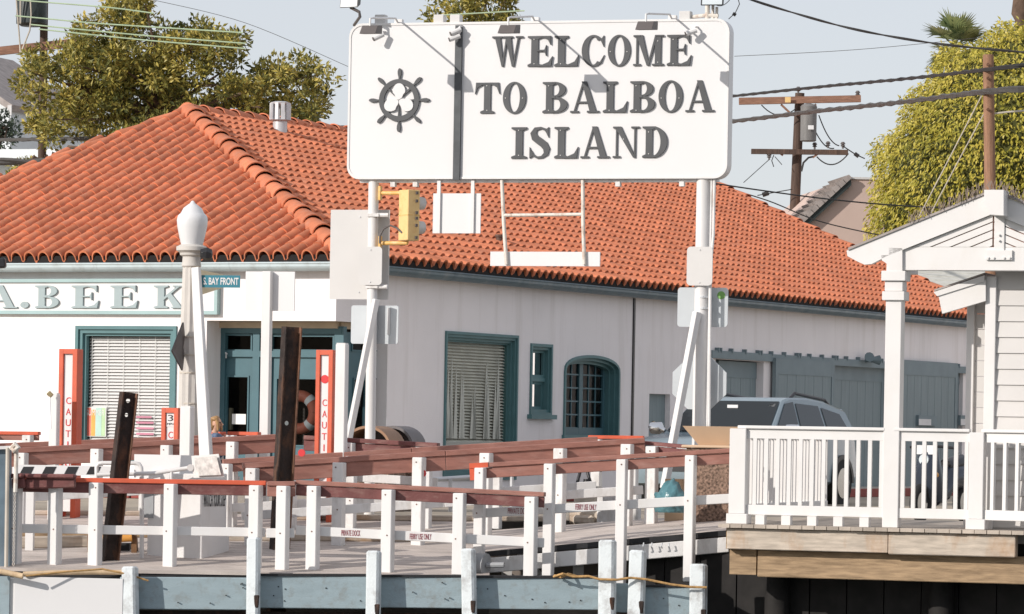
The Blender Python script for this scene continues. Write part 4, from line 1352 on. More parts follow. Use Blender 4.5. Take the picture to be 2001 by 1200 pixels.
# street name blades
sn = Frame(P(430, 550, 51.8), 12)
h = sn.rect(393, 538, 469, 562)
SN = Thing('street_name_sign', sn.w(h[0], 0, h[2]), 'blue street name blade lettered S. BAY FRONT on the lamp post', 'street sign')
SN.part('blade', MB().fbox(sn, h[0], h[1], -.012, 0, h[2], h[3]), M['teal_sign'])
SN.part('lettering', sans_mesh('S. BAY FRONT', sn, h[0] + .03, h[1] - .02, h[2] + .035, h[3] - .03, .001, .003, .02), M['white_clean'])
ca = P(391, 549, 51.7)
SN.part('cross_blade', MB().hexa([P(391, 527, 51.8), P(437, 537, 52.7), P(437, 537, 52.72), P(391, 527, 51.82), P(391, 577, 51.8), P(437, 562, 52.7), P(437, 562, 52.72), P(391, 577, 51.82)]), M['cream_sign'])
# diamond warning sign seen nearly edge on
DS = Thing('diamond_sign', P(352, 722, 51.7), 'dark back of a diamond warning sign turned edge on beside the lamp post', 'road sign')
q = [P(356, 630, 51.75), P(334, 686, 51.5), P(354, 724, 51.75), P(360, 676, 51.95)]
DS.part('plate', MB().prism(q, Vector((.02, .02, 0))), M['lampgrey'])
# white square post with a board
wp_ = Frame(P(517, 700, 51), 17)
h = wp_.rect(508, 530, 525, 985)
PB = Thing('signpost', wp_.w(h[0], 0, -.15), 'square white post with a plain white board in front of the entrance', 'signpost')
PB.part('post', MB().fbox(wp_, h[0], h[1], -.10, 0, -.2, h[3]), M['white'], bevel=.006)
h2 = wp_.rect(474, 530, 570, 607)
PB.part('board', MB().fbox(wp_, h2[0], h2[1], -.125, -.102, h2[2], h2[3]), M['white_clean'])
# leaning gate arm
a_, b_ = P(403, 895, 46.3), P(383, 523, 46.6)
solo('gate_arm', MB().beam(a_, b_, .135, .11, (math.cos(.3), -math.sin(.3), 0), .72), M['white'], 'tall white tapered timber leaning up beside the lamp post', 'gate arm', base=a_, bevel=.008)
# floodlight at the left edge
q = P(2, 518, 50)
EL = Thing('edge_floodlight', q, 'dark floodlight cut by the left edge below the eaves', 'floodlight')
EL.part('housing', MB().beam(q + Vector((-.25, 0, .0)), q + Vector((.06, 0, .03)), .15, .13), M['black'], bevel=.02)
EL.part('bracket', MB().tube([q + Vector((-.2, 0, 0)), q + Vector((-.25, 0, -.4)), Vector((q.x - .25, q.y, -.15))], .03, 8), M['lampgrey'])

# rusty steel piles
def hpile(label, x0t, x1t, yt, x0b, x1b, yb, Y, holes, knee=None):
    at, ab = P((x0t + x1t) / 2, yt, Y), P((x0b + x1b) / 2, yb, Y)
    wt = (P(x1t, yt, Y) - P(x0t, yt, Y)).x
    ax = (at - ab).normalized()
    T = Thing('steel_pile', ab, label, 'steel pile', 'rusty steel piles')
    th = math.radians(28)
    ex = Vector((math.cos(th), math.sin(th), 0)); ex = (ex - ax * ex.dot(ax)).normalized()
    ey = ax.cross(ex)
    low = ab - ax * 1.2
    L_ = (at - low).length
    c0 = low + ax * L_ / 2
    wd = wt * 1.0
    def bar(cx_, cy_, sx, sy):
        return MB().beam(low + ex * cx_ + ey * cy_, at + ex * cx_ + ey * cy_, sx, sy, ex)
    # web faces the water, flanges at both sides
    web = MB()
    hz = [((P(x, y, Y) - low).dot(ax), r) for x, y, r in holes]
    cuts = [0.0]
    for s_, r in sorted(hz): cuts += [s_ - r, s_ + r]
    cuts.append(L_)
    for k in range(0, len(cuts), 2):
        web.beam(low + ax * cuts[k], low + ax * cuts[k + 1], wd * .9, .014, ex)
    for s_, r in hz:
        m_ = low + ax * s_
        n_ = 16
        for sd in (-1, 1):
            pts = [m_ + ex * sd * wd * .45 - ax * r, m_ + ex * sd * wd * .45 + ax * r]
            arc = [m_ + ex * sd * r * math.cos(t) + ax * r * math.sin(t) for t in np.linspace(math.pi / 2, -math.pi / 2, n_)]
            web.prism([q - ey * .007 for q in pts + arc], ey * .014)
    T.part('web', web, M['rust'])
    for sd in (-1, 1):
        T.part('flange', bar(sd * wd * .46, 0, .016, wd * .62), M['rust'] if sd < 0 else M['rust_edge'])
hpile('leaning rust-black steel pile with two bolt holes near its top', 236, 268, 767, 196, 230, 1110, 44.9, [(251, 783, .026), (247, 811, .022)])
hpile('upright rust-black steel pile with one bolt hole, before the entrance', 553, 588, 639, 526, 562, 1115, 46.2, [(561, 827, .027)])

# caution boards
def caution(label, x0, y0, x1, yb, Y, letters, y_first, step, dot=None, plate_=None, inner=(.24, .26)):
    fr = Frame(P((x0 + x1) / 2, 850, Y), 18)
    h = fr.rect(x0, y0, x1, yb, 0)
    T = Thing('caution_post', fr.w((h[0] + h[1]) / 2, 0, zg(Y)), label, 'caution post', 'red framed caution posts')
    wd = h[1] - h[0]
    z0 = zg(Y) - .02
    a, b = h[0] + wd * inner[0], h[1] - wd * inner[1]
    T.part('stile', MB().fbox(fr, h[0], a, -.12, .04, z0, h[3]), M['redpaint'], bevel=.005)
    T.part('stile', MB().fbox(fr, b, h[1], -.12, .05, z0, h[3]), M['redpaint'], bevel=.005)
    T.part('top_piece', MB().fbox(fr, a, b, -.12, .045, h[3] - .06, h[3]), M['redpaint'])
    bd = T.part('board', MB().fbox(fr, a + .002, b - .002, -.10, .012, z0 + .1, h[3] - .061), M['white_clean'])
    cw = (b - a)
    for k, ch in enumerate(letters):
        y = y_first + step * k
        zc0 = fr.at((x0 + x1) / 2, y)[1]
        hh_ = .082
        wl_ = cw * (.52 if ch != 'I' else .12)
        um = a + cw * .54
        T.part('letter', sans_mesh(ch, fr, um - wl_ / 2, um + wl_ / 2, zc0 - hh_ / 2, zc0 + hh_ / 2, .013, .004), M['redtext'], parent=bd)
    if dot:
        zc0 = fr.at(*dot)[1]; c0 = fr.w(a + cw * .5, .013, zc0)
        T.part('red_disc', MB().tube([c0, c0 + fr.n * .005], .052, 20), M['redtext'], parent=bd)
    if plate_:
        zt_ = fr.at((x0 + x1) / 2, plate_[0])[1]; zb2 = fr.at((x0 + x1) / 2, plate_[1])[1]
        p_ = T.part('speed_plate', MB().fbox(fr, a + .004, b - .004, .013, .019, zb2, zt_), M['white_clean'], parent=bd)
        T.part('digit', sans_mesh('3', fr, a + cw * .22, b - cw * .18, zb2 + (zt_ - zb2) * .40, zt_ - .03, .020, .003), M['black'], parent=bd)
        T.part('letter', sans_mesh('MPH', fr, a + cw * .14, b - cw * .08, zb2 + .02, zb2 + (zt_ - zb2) * .27, .020, .003), M['black'], parent=bd)
    return T
caution('tall red framed caution post left of the front window', 115, 682, 152, 1010, 49.0, 'CAUTION', 783, 21.5)
caution('red framed caution post with a red disc before the entrance', 617, 684, 651, 1010, 49.0, 'CAUTION', 787, 22, dot=(634, 741))
caution('short red framed caution post with a 3 MPH plate', 316, 797, 350, 1010, 48.6, 'CAU', 850, 22, plate_=(806, 834))
# white guard posts
def wpost(label, x0, x1, y0, Y, fr_deg=18, cap=False):
    fr = Frame(P((x0 + x1) / 2, 850, Y), fr_deg)
    h = fr.rect(x0, y0, x1, 1000, 0)
    w_ = h[1] - h[0]
    T = Thing('guard_post', fr.w((h[0] + h[1]) / 2, 0, zg(Y)), label, 'post', 'square white guard posts')
    T.part('post', MB().fbox(fr, h[0], h[1], -w_ * .9, 0, zg(Y) - .3, h[3]), M['white'], bevel=.01)
    T.part('cap_chamfer', MB().prism([fr.w(h[0] + .01, -.005, h[3]), fr.w(h[1] - .01, -.005, h[3]), fr.w(h[1] - .01, -w_ * .9 + .005, h[3]), fr.w(h[0] + .01, -w_ * .9 + .005, h[3])], zz(.012)), M['white'])
    return T
wpost('thick white square post right of the disc caution post', 653, 673, 672, 48.4)
wpost('white square post right of the 3 MPH plate', 350, 371, 795, 47.2)
Tq = wpost('white square post left of the tall caution post with a padlock on a rod', 94, 110, 770, 48.7)
q = P(97, 765, 48.6)
Tq.part('rod', MB().tube([P(99, 838, 48.5), q + zz(-.02)], .009, 6), M['vent'])
Tq.part('padlock', MB().beam(q + Vector((-.02, 0, -.01)), q + Vector((.03, 0, -.06)), .04, .06), M['brass'], bevel=.008)

# ================================================================== RAILINGS
def railing(name, label, a, b, posts, zbot=None, cap=(.15, .05), face=.12, m=M['brown'], mf=None, pm=M['white_old'], mids=(.52,), pw=.105, out=1, text=None, capm=None, endcap=None, mid_h=.105, face_d=.07, post_top=.0, lab2=None):
    """a, b: world ends of the rail's top line; posts: fractions along it"""
    T = Thing(name, Vector((a.x, a.y, zg(a.y))), label, 'railing')
    t = (b - a).normalized()
    side = Vector((t.y, -t.x, 0)).normalized()             # towards the water when t runs right
    up = side.cross(t) if side.cross(t).z > 0 else -side.cross(t)
    n = max(1, int(round((b - a).length / 2.4)))
    for k in range(n):
        p0, p1 = a + (b - a) * (k / n), a + (b - a) * ((k + 1) / n)
        g_ = t * .003
        dz = up * random.uniform(-.004, .004)
        T.part('top_rail', MB().beam(p0 + g_ - up * cap[1] / 2 + dz, p1 - g_ - up * cap[1] / 2 + dz, cap[0], cap[1], side), capm or m, bevel=.006)
        if face:
            T.part('face_board', MB().beam(p0 + g_ - up * (cap[1] + face / 2 + .002) + side * (cap[0] / 2 - .045), p1 - g_ - up * (cap[1] + face / 2 + .002) + side * (cap[0] / 2 - .045), .04, face, side), mf or m, bevel=.005)
    fr = Frame(a, math.degrees(math.atan2(-t.y, t.x)))
    for ps in posts:
        f_, zb2 = ps if isinstance(ps, tuple) else (ps, None)
        q = a + (b - a) * f_
        z0 = zb2 if zb2 is not None else (zbot if zbot is not None else zg(q.y)) - .02
        T.part('post', MB().fbox(Frame(q, 20 + random.uniform(-3, 3)), -pw / 2, pw / 2, out * (cap[0] / 2 - .022) - (0 if out > 0 else pw), out * (cap[0] / 2 - .022) + (pw if out > 0 else 0) - .001, z0, q.z - cap[1] - .004 - post_top), pm, bevel=.008)
        qf = Frame(q, 20)
        fd_ = (out * (cap[0] / 2 - .022) + (pw if out > 0 else 0))
        bt = MB()
        for zz_ in ([q.z - cap[1] - .06] + [q.z - md for md in mids]):
            c0 = qf.w(random.uniform(-.02, .02), fd_ - .008, zz_); bt.tube([c0, c0 + qf.n * .012], .009, 6)
        T.part('bolt', bt, M['rust_edge'], kind='stuff')
    for md in mids:
        for k in range(n):
            p0, p1 = a + (b - a) * (k / n), a + (b - a) * ((k + 1) / n)
            off = -zz(md) + side * (cap[0] / 2 - .05)
            T.part('mid_rail', MB().beam(p0 + t * .003 + off, p1 - t * .003 + off, .045, mid_h, side), pm, bevel=.006)
    if text:
        for word, f0, f1 in text:
            q0, q1 = a + (b - a) * f0, a + (b - a) * f1
            fr2 = Frame(q0, math.degrees(math.atan2(-t.y, t.x)))
            zc0 = (q0.z + q1.z) / 2 - mids[0]
            mbt = sans_mesh(word, fr2, 0, (q1 - q0).xy.length, zc0 - .032, zc0 + .032, cap[0] / 2 - .05 + .024, .003)
            T.part('lettering', mbt, M['maroon_text'])
    if endcap:
        q = a
        T.part('end_cap', MB().beam(q - t * .04 - up * .022, q + t * .17 - up * .022, cap[0] + .02, .055, side), M['redpaint'])
        T.part('end_cap', MB().beam(q - t * .042 - up * (.05 + face / 2), q + t * .01 - up * (.05 + face / 2), cap[0], face + .03, side), M['redpaint'])
    return T, t, side
# front float railing: left bright red length and right brown length
fz = lambda x, a, b: (x - a) / (b - a)
Y0 = 44.6
railing('float_railing', 'front railing with a bright red top rail, left half of the float', P(36, 931, Y0), P(521, 939, Y0), [fz(x, 36, 521) for x in (40, 119, 198, 342, 509)], zbot=-.63, m=M['redpaint'], mf=M['brown_dark'], mids=(.58,), mid_h=.10, pm=M['white'], pw=.125)
railing('float_railing', 'short front railing bay with a brown cap at the upright steel pile', P(522, 940, Y0 - .1), P(578, 940, Y0 - .1), [fz(562, 522, 578)], zbot=-.63, m=M['brown'], mids=(.58,), pm=M['white'], pw=.125)
railing('float_railing', 'front railing with dark brown top rail running down to the right', P(580, 938, Y0), P(1066, 962, Y0 - .4), [fz(x, 580, 1066) for x in (622, 768, 906, 1046)], zbot=-.64, m=M['brown'], mf=M['brown_dark'], mids=(.56,), pm=M['white'], pw=.125,
        text=[('PRIVATE DOCK', fz(671, 580, 1066), fz(708, 580, 1066)), ('FERRY USE ONLY', fz(805, 580, 1066), fz(847, 580, 1066))], capm=M['brown'])
# curved board and log at the far left of the float
q0, q1 = P(28, 944, 44.4), P(150, 944, 44.3)
LG = Thing('rail_board', P(24, 943, 44.4), 'dark maroon weathered rail board at the left end of the float', 'rail')
for x0_, x1_ in ((24, 49), (50, 148)):
    LG.part('face_board', MB().beam(P(x0_, 945, 44.4), P(x1_, 943, 44.35), .05, .12), M['brown_dark'], bevel=.015)
    LG.part('top_rail', MB().beam(P(x0_, 930, 44.4), P(x1_, 929 if x1_ < 60 else 931, 44.35), .15, .05), M['brown_dark'], bevel=.015)
# ramp railing on the right
railing('ramp_railing', 'near ramp railing with a red end cap, rising right to the timber deck', P(925, 906, 44.7), P(1428, 876, 44.5), [(fz(x, 925, 1428), z) for x, z in ((946, -.62), (1082, -.85), (1222, -.8), (1357, -.7))], m=M['brown'], mids=(.56,), pm=M['white'], pw=.11,
        text=[('PRIVATE DOCK', fz(995, 925, 1428), fz(1037, 925, 1428)), ('FERRY USE ONLY', fz(1127, 925, 1428), fz(1168, 925, 1428))], endcap=True)
railing('ramp_railing', 'middle long handrail with a boxed end, rising to the right', P(473, 905, 46.6), P(1258, 855, 47.4), [fz(x, 473, 1258) for x in (500, 668, 824, 955, 1100, 1232)], m=M['brown'], face=.17, cap=(.14, .065), mids=(.62,), pw=.13)
railing('ramp_railing', 'rear long handrail just behind the boxed one', P(434, 897, 48.2), P(1166, 853, 49.0), [fz(x, 434, 1166) for x in (450, 575, 690, 837, 975, 1090)], m=M['brown'], face=.10, cap=(.14, .06), mids=(.6,), pw=.12)
railing('lane_railing', 'front brown handrail crossing the left lane behind the piles', P(-30, 878, 47.6), P(541, 848, 48.6), [fz(x, -30, 541) for x in (50, 195, 330, 460)], m=M['brown'], face=.16, cap=(.14, .065), mids=(.6,), pw=.12)
railing('lane_railing', 'rear brown handrail crossing the left lane below the window', P(-30, 867, 50.2), P(470, 847, 51.0), [fz(x, -30, 470) for x in (20, 150, 290)], m=M['brown'], face=.10, cap=(.14, .06), mids=(.6,), pw=.12)
railing('lane_railing', 'dark maroon handrail sloping down before the concrete bins', P(596, 851, 49.4), P(858, 866, 49.0), [fz(x, 596, 858) for x in (640, 690, 830)], m=M['brown_dark'], face=.13, cap=(.14, .055), mids=(.48,), pw=.12)
for lab, x0, x1, y, Y in (('short red capped rail end at the far left, under the white wall', -30, 78, 842, 51.5), ('short red capped rail end before the entrance door', 447, 508, 843, 50.8), ('short red capped rail end beside the blonde person', 412, 437, 844, 51.0), ('short red capped rail end under the arched window', 1150, 1259, 851, 50.6)):
    railing('rail_end', lab, P(x0, y, Y), P(x1, y + (x1 - x0) * .012, Y - .1), [.2, .85], m=M['redpaint'], mf=M['brown'], face=.07, cap=(.14, .045), mids=(), pw=.12)
railing('rail_end', 'brown rail end left of the tan hopper bin with a red disc post', P(1256, 862, 47.6), P(1345, 870, 47.2), [fz(1281, 1256, 1345)], m=M['brown_dark'], face=.11, cap=(.14, .045), mids=(), pw=.13)
for x, y, Y, lab in ((1276, 906, 47.35, 'red reflector disc on the white post left of the hopper bin'), (826, 925, 46.85, 'red reflector disc on a white post under the long handrail'), (590, 885, 48.0, 'red reflector disc right of the upright pile')):
    c0 = P(x, y, Y)
    solo('reflector_disc', MB().tube([c0, c0 + Vector((-.005, -.02, 0))], .045, 18), M['redtext'], lab, 'reflector', 'red reflector discs')
# pipe handrail near the side window
solo('pipe_handrail', MB().tube([P(805, 940, 50), P(960, 930, 50.4), P(1072, 922, 50.7)], .03, 8).tube([P(880, 936, 50.15), P(880, 1000, 50.15)], .025, 8).tube([P(1000, 928, 50.5), P(1000, 995, 50.5)], .025, 8), M['vent'], 'pale grey pipe handrail before the tall side window', 'handrail')

# ================================================================== FLOAT FRONT
FT = Thing('fender_wall', P(650, 1190, 44.0), 'pale blue painted plank fender along the front of the float', 'fender')
segs = [(243, 490, 1127, 1190), (506, 722, 1124, 1188), (738, 905, 1126, 1187), (925, 1185, 1128, 1190), (1203, 1235, 1139, 1196), (1258, 1352, 1146, 1202)]
YF = 44.05
for k, (x0, x1, y0, y1) in enumerate(segs):
    a, b = P(x0 - 8, (y0 + y1) / 2 + (-.2 if k else 0), YF + (.0 if k % 2 else .02)), P(x1 + 8, (y0 + y1) / 2 + 2, YF + (.0 if k % 2 else .02))
    hgt = (y1 - y0) / F * YF
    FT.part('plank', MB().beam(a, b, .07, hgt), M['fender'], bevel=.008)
    if k in (1, 2, 3, 5): FT.part('rubber_strip', MB().beam(a + zz(hgt * .5 + .005) + Vector((0, .03, 0)), b + zz(hgt * .5 + .012) + Vector((0, .06, 0)), .2, .024), M['rubber'])
mb = MB()
for k, (x0, x1, y0, y1) in enumerate(segs):
    for i in range(int((x1 - x0) / 34)):
        q = P(random.uniform(x0 + 6, x1 - 6), random.uniform(y0 + 12, y1 - 8), YF - .045)
        mb.tube([q, q + Vector((0, .02, 0))], .008, 6)
FT.part('bolt_head', mb, M['tar'], kind='stuff')
FT.part('skirt', MB().hexa([P(240, 1192, 44.3), P(1340, 1204, 44.3), P(1340, 1204, 44.5), P(240, 1192, 44.5), P(240, 1300, 44.3), P(1340, 1310, 44.3), P(1340, 1310, 44.5), P(240, 1300, 44.5)]), M['rust'])
for k, (xt0, xt1, yt, xb, lab) in enumerate(((240, 268, 1107, 243, 'rounded fender post at the left end beside the white float box'), (484, 508, 1050, 482, 'tall fender post left of the upright pile'), (718, 744, 1076, 715, 'leaning fender post below the middle of the front railing'),
        (902, 928, 1072, 906, 'fender post below the dark brown front railing'), (1172, 1203, 1055, 1170, 'thick fender post with peeling paint and a rope, left of three'), (1232, 1262, 1075, 1225, 'thick fender post with peeling paint and a rope, middle of three'), (1350, 1381, 1102, 1348, 'thick fender post with peeling paint at the rope end, right of three'))):
    t_, b_ = P((xt0 + xt1) / 2, yt, 43.9), P(xb + (xt1 - xt0) / 2, 1290, 43.85)
    wd = (xt1 - xt0) / F * 43.9
    T = Thing('fender_post', b_, lab, 'fender post', 'fender posts on the float front')
    T.part('post', MB().beam(b_, t_, wd, wd * .9, (math.cos(.3), -math.sin(.3), 0)), M['fender_post'], bevel=.022)
    if k > 0:
        q = t_ + (b_ - t_) * random.uniform(.45, .5) + Vector((wd * .3, -wd * .46, 0))
        T.part('wear_block', MB().beam(q, q + zz(-.14), .06, .05, None, .7), M['rust'], bevel=.01)
# white float box at lower left, bamboo on top
bx = Frame(P(120, 1160, 43.9), 6)
h = bx.rect(-60, 1128, 240, 1215)
FB = Thing('float_box', bx.w(h[0], 0, h[2]), 'plain white box at the lower left of the float', 'box')
FB.part('front_panel', MB().fbox(bx, h[0] + .5, h[1], -.02, 0, h[2], h[3]), M['white_clean'], bevel=.005)
FB.part('body', MB().fbox(bx, h[0], h[1] - .01, -.6, -.022, h[2], h[3] - .02), M['white'])
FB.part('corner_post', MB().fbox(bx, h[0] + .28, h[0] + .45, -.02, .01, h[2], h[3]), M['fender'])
mb = MB().tube([P(-20, 1112, 43.8), P(45, 1126, 43.75)], .032, 10).tube([P(45, 1122, 43.9), P(110, 1119, 43.95), P(190, 1118, 44.0), P(262, 1119, 44.1)], .028, 10)
solo('bamboo_pole', mb, M['bamboo'], 'weathered yellow pole lying along the top of the white float box', 'pole', smooth=50)
solo('mooring_rope', MB().tube([P(50, 1126, 43.72), P(120, 1118, 43.8), P(200, 1112, 43.85), P(250, 1122, 43.85), P(290, 1135, 43.9)], .011, 7), M['rope'], 'thin rope lying along the yellow pole on the float box', 'rope')
rp = MB()
rp.tube([P(1082, 1127, 43.9), P(1100, 1121, 43.8), P(1120, 1127, 43.85), P(1150, 1126, 43.8), P(1172, 1132, 43.76), P(1205, 1133, 43.74), P(1232, 1129, 43.76), P(1262, 1132, 43.74), P(1310, 1142, 43.76), P(1350, 1147, 43.74), P(1381, 1148, 43.74)], .014, 7)
rp.tube([P(1084, 1125, 43.95), P(1096, 1128, 43.85), P(1110, 1122, 43.95), P(1125, 1126, 44)], .016, 7)
solo('mooring_rope', rp, M['rope'], 'brown rope strung round the three peeling fender posts', 'rope', smooth=50)
# blue grey steel column and chain at the left edge
SC = Thing('steel_column', P(8, 1110, 44.2), 'blue grey steel column cut by the left edge', 'steel column')
SC.part('column', MB().beam(P(6, 1130, 44.3), P(6, 872, 44.3), .17, .16, (1, 0, 0)), M['steel_blue'], bevel=.006)
SC.part('cap_plate', MB().beam(P(-25, 876, 44.25), P(27, 874, 44.25), .2, .035, (0, 1, 0)), M['white_old'])
SC.part('pipe', MB().tube([P(12, 1112, 44.15), P(15, 875, 44.15)], .022, 8), M['wire_pale'])
ch = MB()
ch.tube([P(30, 962, 44.1), P(32, 880, 44.1)], .024, 8)
ch.tube([P(22, 877, 44.1), P(30, 868, 44.05), P(36, 874, 44.05), P(28, 882, 44.05), P(24, 874, 44.1)], .028, 8)
for k in range(18):
    q = P(29 - k * .15, 966 + k * 8, 44.1)
    ch.tube([q + Vector((-.012, 0, 0)), q + Vector((0, .006, .024)), q + Vector((.012, 0, 0)), q + Vector((0, -.006, -.024)), q + Vector((-.012, 0, 0))], .005, 5)
solo('hanging_chain', ch, M['rust_white'], 'knotted rope and rusty chain hanging beside the steel column', 'chain')
# striped barrier
sb = Frame(P(110, 920, 45.6), 6)
h = sb.rect(33, 910, 250, 929)
SB = Thing('striped_barrier', sb.w(h[0], 0, h[2]), 'white barrier board with slanted black stripes', 'barrier')
SB.part('board', MB().fbox(sb, h[0], h[1], -.04, 0, h[2], h[3]), M['white_clean'])
for k in range(5):
    x = 38 + 43.5 * k
    q = [sb.at(x, 927), sb.at(x + 22, 927), sb.at(x + 29, 912), sb.at(x + 8, 912)]
    SB.part('stripe', MB().prism([sb.w(u, .001, z) for u, z in q], sb.n * .004), M['black'])
SB.part('support', MB().fbox(sb, h[0] + .1, h[0] + .19, -.13, -.041, -.6, h[3] - .02).fbox(sb, h[1] - .2, h[1] - .11, -.13, -.041, -.6, h[3] - .02), M['white'])
# white pipe loops
lp = MB().tube([P(189, 940, 45.2), P(189, 912, 45.2), P(193, 906, 45.2), P(200, 905, 45.2), P(265, 905, 45.2), P(272, 907, 45.2), P(276, 914, 45.2), P(277, 940, 45.2)], .025, 8)
lp.tube([P(190, 928, 45.1), P(300, 925, 45.1), P(372, 914, 45.1)], .024, 8).tube([P(335, 920, 45.1), P(335, 945, 45.1)], .02, 8)
lp.tube([P(372, 914, 45.15), P(372, 914, 44.98)], .04, 10)
lp.tube([P(189, 930, 45.2), P(189, 1100, 45.2)], .025, 8).tube([P(277, 930, 45.2), P(277, 1100, 45.2)], .025, 8)
solo('pipe_loop', lp, M['white'], 'bent white pipe handrail between the leaning pile and the step cabinet', 'handrail', smooth=50)
# cabinet with notices
cb_ = Frame(P(350, 1000, 45.3), 18)
h = cb_.rect(288, 925, 392, 1112)
KB = Thing('control_cabinet', cb_.w(h[0], 0, -.6), 'white control cabinet with a step warning on its side', 'cabinet')
KB.part('body', MB().fbox(cb_, h[0], h[1], -.78, 0, -.66, h[3]), M['white'], bevel=.01)
KB.part('plinth', MB().fbox(cb_, h[0] + .3, h[1] + .03, -.80, .02, -.65, -.28), M['white'], bevel=.008)
hu = cb_.rect(262, 889, 392, 935, -.1)
KB.part('top_board', MB().fbox(cb_, hu[0], hu[1], -.16, -.10, hu[2], hu[3]), M['white_clean'])
pl = [P(374, 891, 45.0), P(427, 887, 44.75), P(438, 932, 44.75), P(378, 934, 45.0)]
KB.part('plaque', MB().prism(pl, Vector((0, .06, 0))), M['white'])
pl = [P(380, 895, 44.93), P(423, 891, 44.73), P(432, 928, 44.73), P(384, 930, 44.93)]
KB.part('plaque_notice', MB().prism(pl, Vector((0, -.01, 0))), mat('worn_notice', (.62, .60, .57), .7, .25, 14, stain=(.25, .23, .22), amt=.9, sscale=(12, 12, 12)))
sdf = Frame(cb_.w(h[1], 0, 0), -72)                        # right-hand side of the cabinet
hs_ = (.03, .92)
KB.part('notice', MB().fbox(sdf,   .04, .74, .0, .006, zc(1000, 400, 45.3) + .10, zc(955, 400, 45.3)), M['paper'])
zl = zc(978, 410, 45.2)
KB.part('lettering', sans_mesh('WATCH YOUR STEP', sdf, .06, .72, zl - .075, zl + .075, .007, .003), M['black'])
hn = cb_.rect(273, 957, 299, 1012, .02)
KB.part('notice', MB().fbox(cb_, hn[0], hn[1], .001, .012, hn[2], hn[3]), M['greybox'], label='grey worn notice on the left edge')
KB.part('lid_seam', MB().fbox(sdf, .0, .78, .0, .01, -.26, -.245), M['rust_edge'])
# orange roller fairlead
q = P(215, 1080, 45.6)
RO = Thing('rope_roller', Vector((q.x, q.y, -.55)), 'small rusty frame with an orange roller behind the leaning pile', 'roller')
RO.part('roller', MB().tube([P(180, 1055, 45.6), P(258, 1051, 45.6)], .045, 12), M['orange'], smooth=50)
fm = MB()
for x in (176, 262):
    fm.beam(P(x, 1115, 45.65), P(x, 1045, 45.65), .06, .06).beam(P(x + 6, 1115, 45.9), P(x + 3, 1050, 45.7), .04, .04)
fm.beam(P(176, 1108, 45.65), P(262, 1108, 45.65), .05, .08).beam(P(176, 1088, 45.62), P(262, 1086, 45.62), .03, .03)
RO.part('frame', fm, M['brownframe'])
RO.part('motor', MB().beam(P(190, 1085, 45.9), P(255, 1085, 45.9), .25, .28), M['rubber'])
# timber curbs lying across the apron
for lab, x0, x1, y, Y, hh_, m_ in (('sunlit yellow timber baulk at the left of the apron', 20, 190, 1075, 45.9, .13, 'timber'), ('grey timber baulk across the left lane', 20, 330, 1049, 46.9, .07, 'timber_dark'),
        ('long timber curb crossing the apron behind the front railing', 430, 960, 1046, 47.0, .08, 'timber'), ('rear timber curb at the top of the apron', 560, 1100, 1006, 49.2, .07, 'timber'), ('timber curb at the top of the left lane', 20, 440, 1003, 49.2, .06, 'timber')):
    a, b = P(x0, y, Y), P(x1, y - (x1 - x0) * .02, Y + .3)
    a.z, b.z = zg(a.y) + hh_ / 2, zg(b.y) + hh_ / 2
    solo('timber_curb', MB().beam(a, b, .2, hh_), M[m_], lab, 'timber curb', bevel=.012)
# broken concrete pier and white barrier blocks
q = P(1148, 975, 49.6)
pr = Frame(q, 20)
h = pr.rect(1120, 950, 1166, 1006)
BP = Thing('concrete_pier', pr.w(h[0], 0, -.15), 'chipped concrete pier carrying a dark curved bench leg', 'pier')
BP.part('block', MB().fbox(pr, h[0], h[1], -.3, 0, -.2, h[3]), M['concrete'], bevel=.03)
BP.part('rubble', MB().fbox(pr, h[0] - .03, h[1] + .13, -.1, .1, -.2, -.03).fbox(pr, h[0] + .05, h[1] + .02, .0, .18, -.2, -.08), M['timber'], bevel=.03)
ln = MB()
tp = P(1140, 908, 49.6)
for dx, dz in ((-38, 16), (-14, 44), (16, 42), (36, 12)):
    e_ = P(1140 + dx, 908 + dz, 49.5)
    ln.tube([tp, tp + (e_ - tp) * .35 + zz(.05), tp + (e_ - tp) * .75 + zz(.02), e_], .02, 8)
ln.tube([tp, tp + zz(.06)], .04, 10).lathe(P(1146, 955, 49.6), [(.12, 0), (.13, .02), (.05, .03), (.04, .12)], 14)
solo('chair_base', ln, M['black'], 'black splayed metal chair base turned up on the concrete pier', 'chair base', smooth=50)
wb = Frame(P(1200, 960, 49.3), 18)
h = wb.rect(1166, 958, 1246, 1010)
solo('barrier_block', MB().fbox(wb, h[0], h[1], -.18, 0, -.2, h[3]), M['white_old'], 'low white painted concrete barrier behind the ramp railing', 'barrier', bevel=.02)

# ================================================================== RIGHT: RAMP, DECK, RAILING, PAVILION
RP = Thing('ramp', P(1180, 1080, 44.7), 'grey decked ramp rising right to the timber deck, white beam below', 'ramp')
c4 = [P(944, 1078, 44.78), P(1424, 1036, 44.6), P(1424, 1003, 48.4), P(960, 1036, 48.4)]
for k in range(9):
    a = c4[0] + (c4[3] - c4[0]) * (k / 9); b = c4[1] + (c4[2] - c4[1]) * (k / 9)
    a2 = c4[0] + (c4[3] - c4[0]) * ((k + 1) / 9 - .003); b2 = c4[1] + (c4[2] - c4[1]) * ((k + 1) / 9 - .003)
    RP.part('deck_board', MB().hexa([a - zz(.04), b - zz(.04), b2 - zz(.04), a2 - zz(.04), a, b, b2, a2]), M['deck'])
RP.part('edge_strip', MB().beam(c4[0] + Vector((0, -.02, -.03)), c4[1] + Vector((0, -.02, -.03)), .03, .06), M['rubber'])
RP.part('side_beam', MB().beam(c4[0] + Vector((0, .0, -.16)), c4[1] + Vector((0, .0, -.16)), .08, .17), M['white_old'], bevel=.008)
mb = MB()
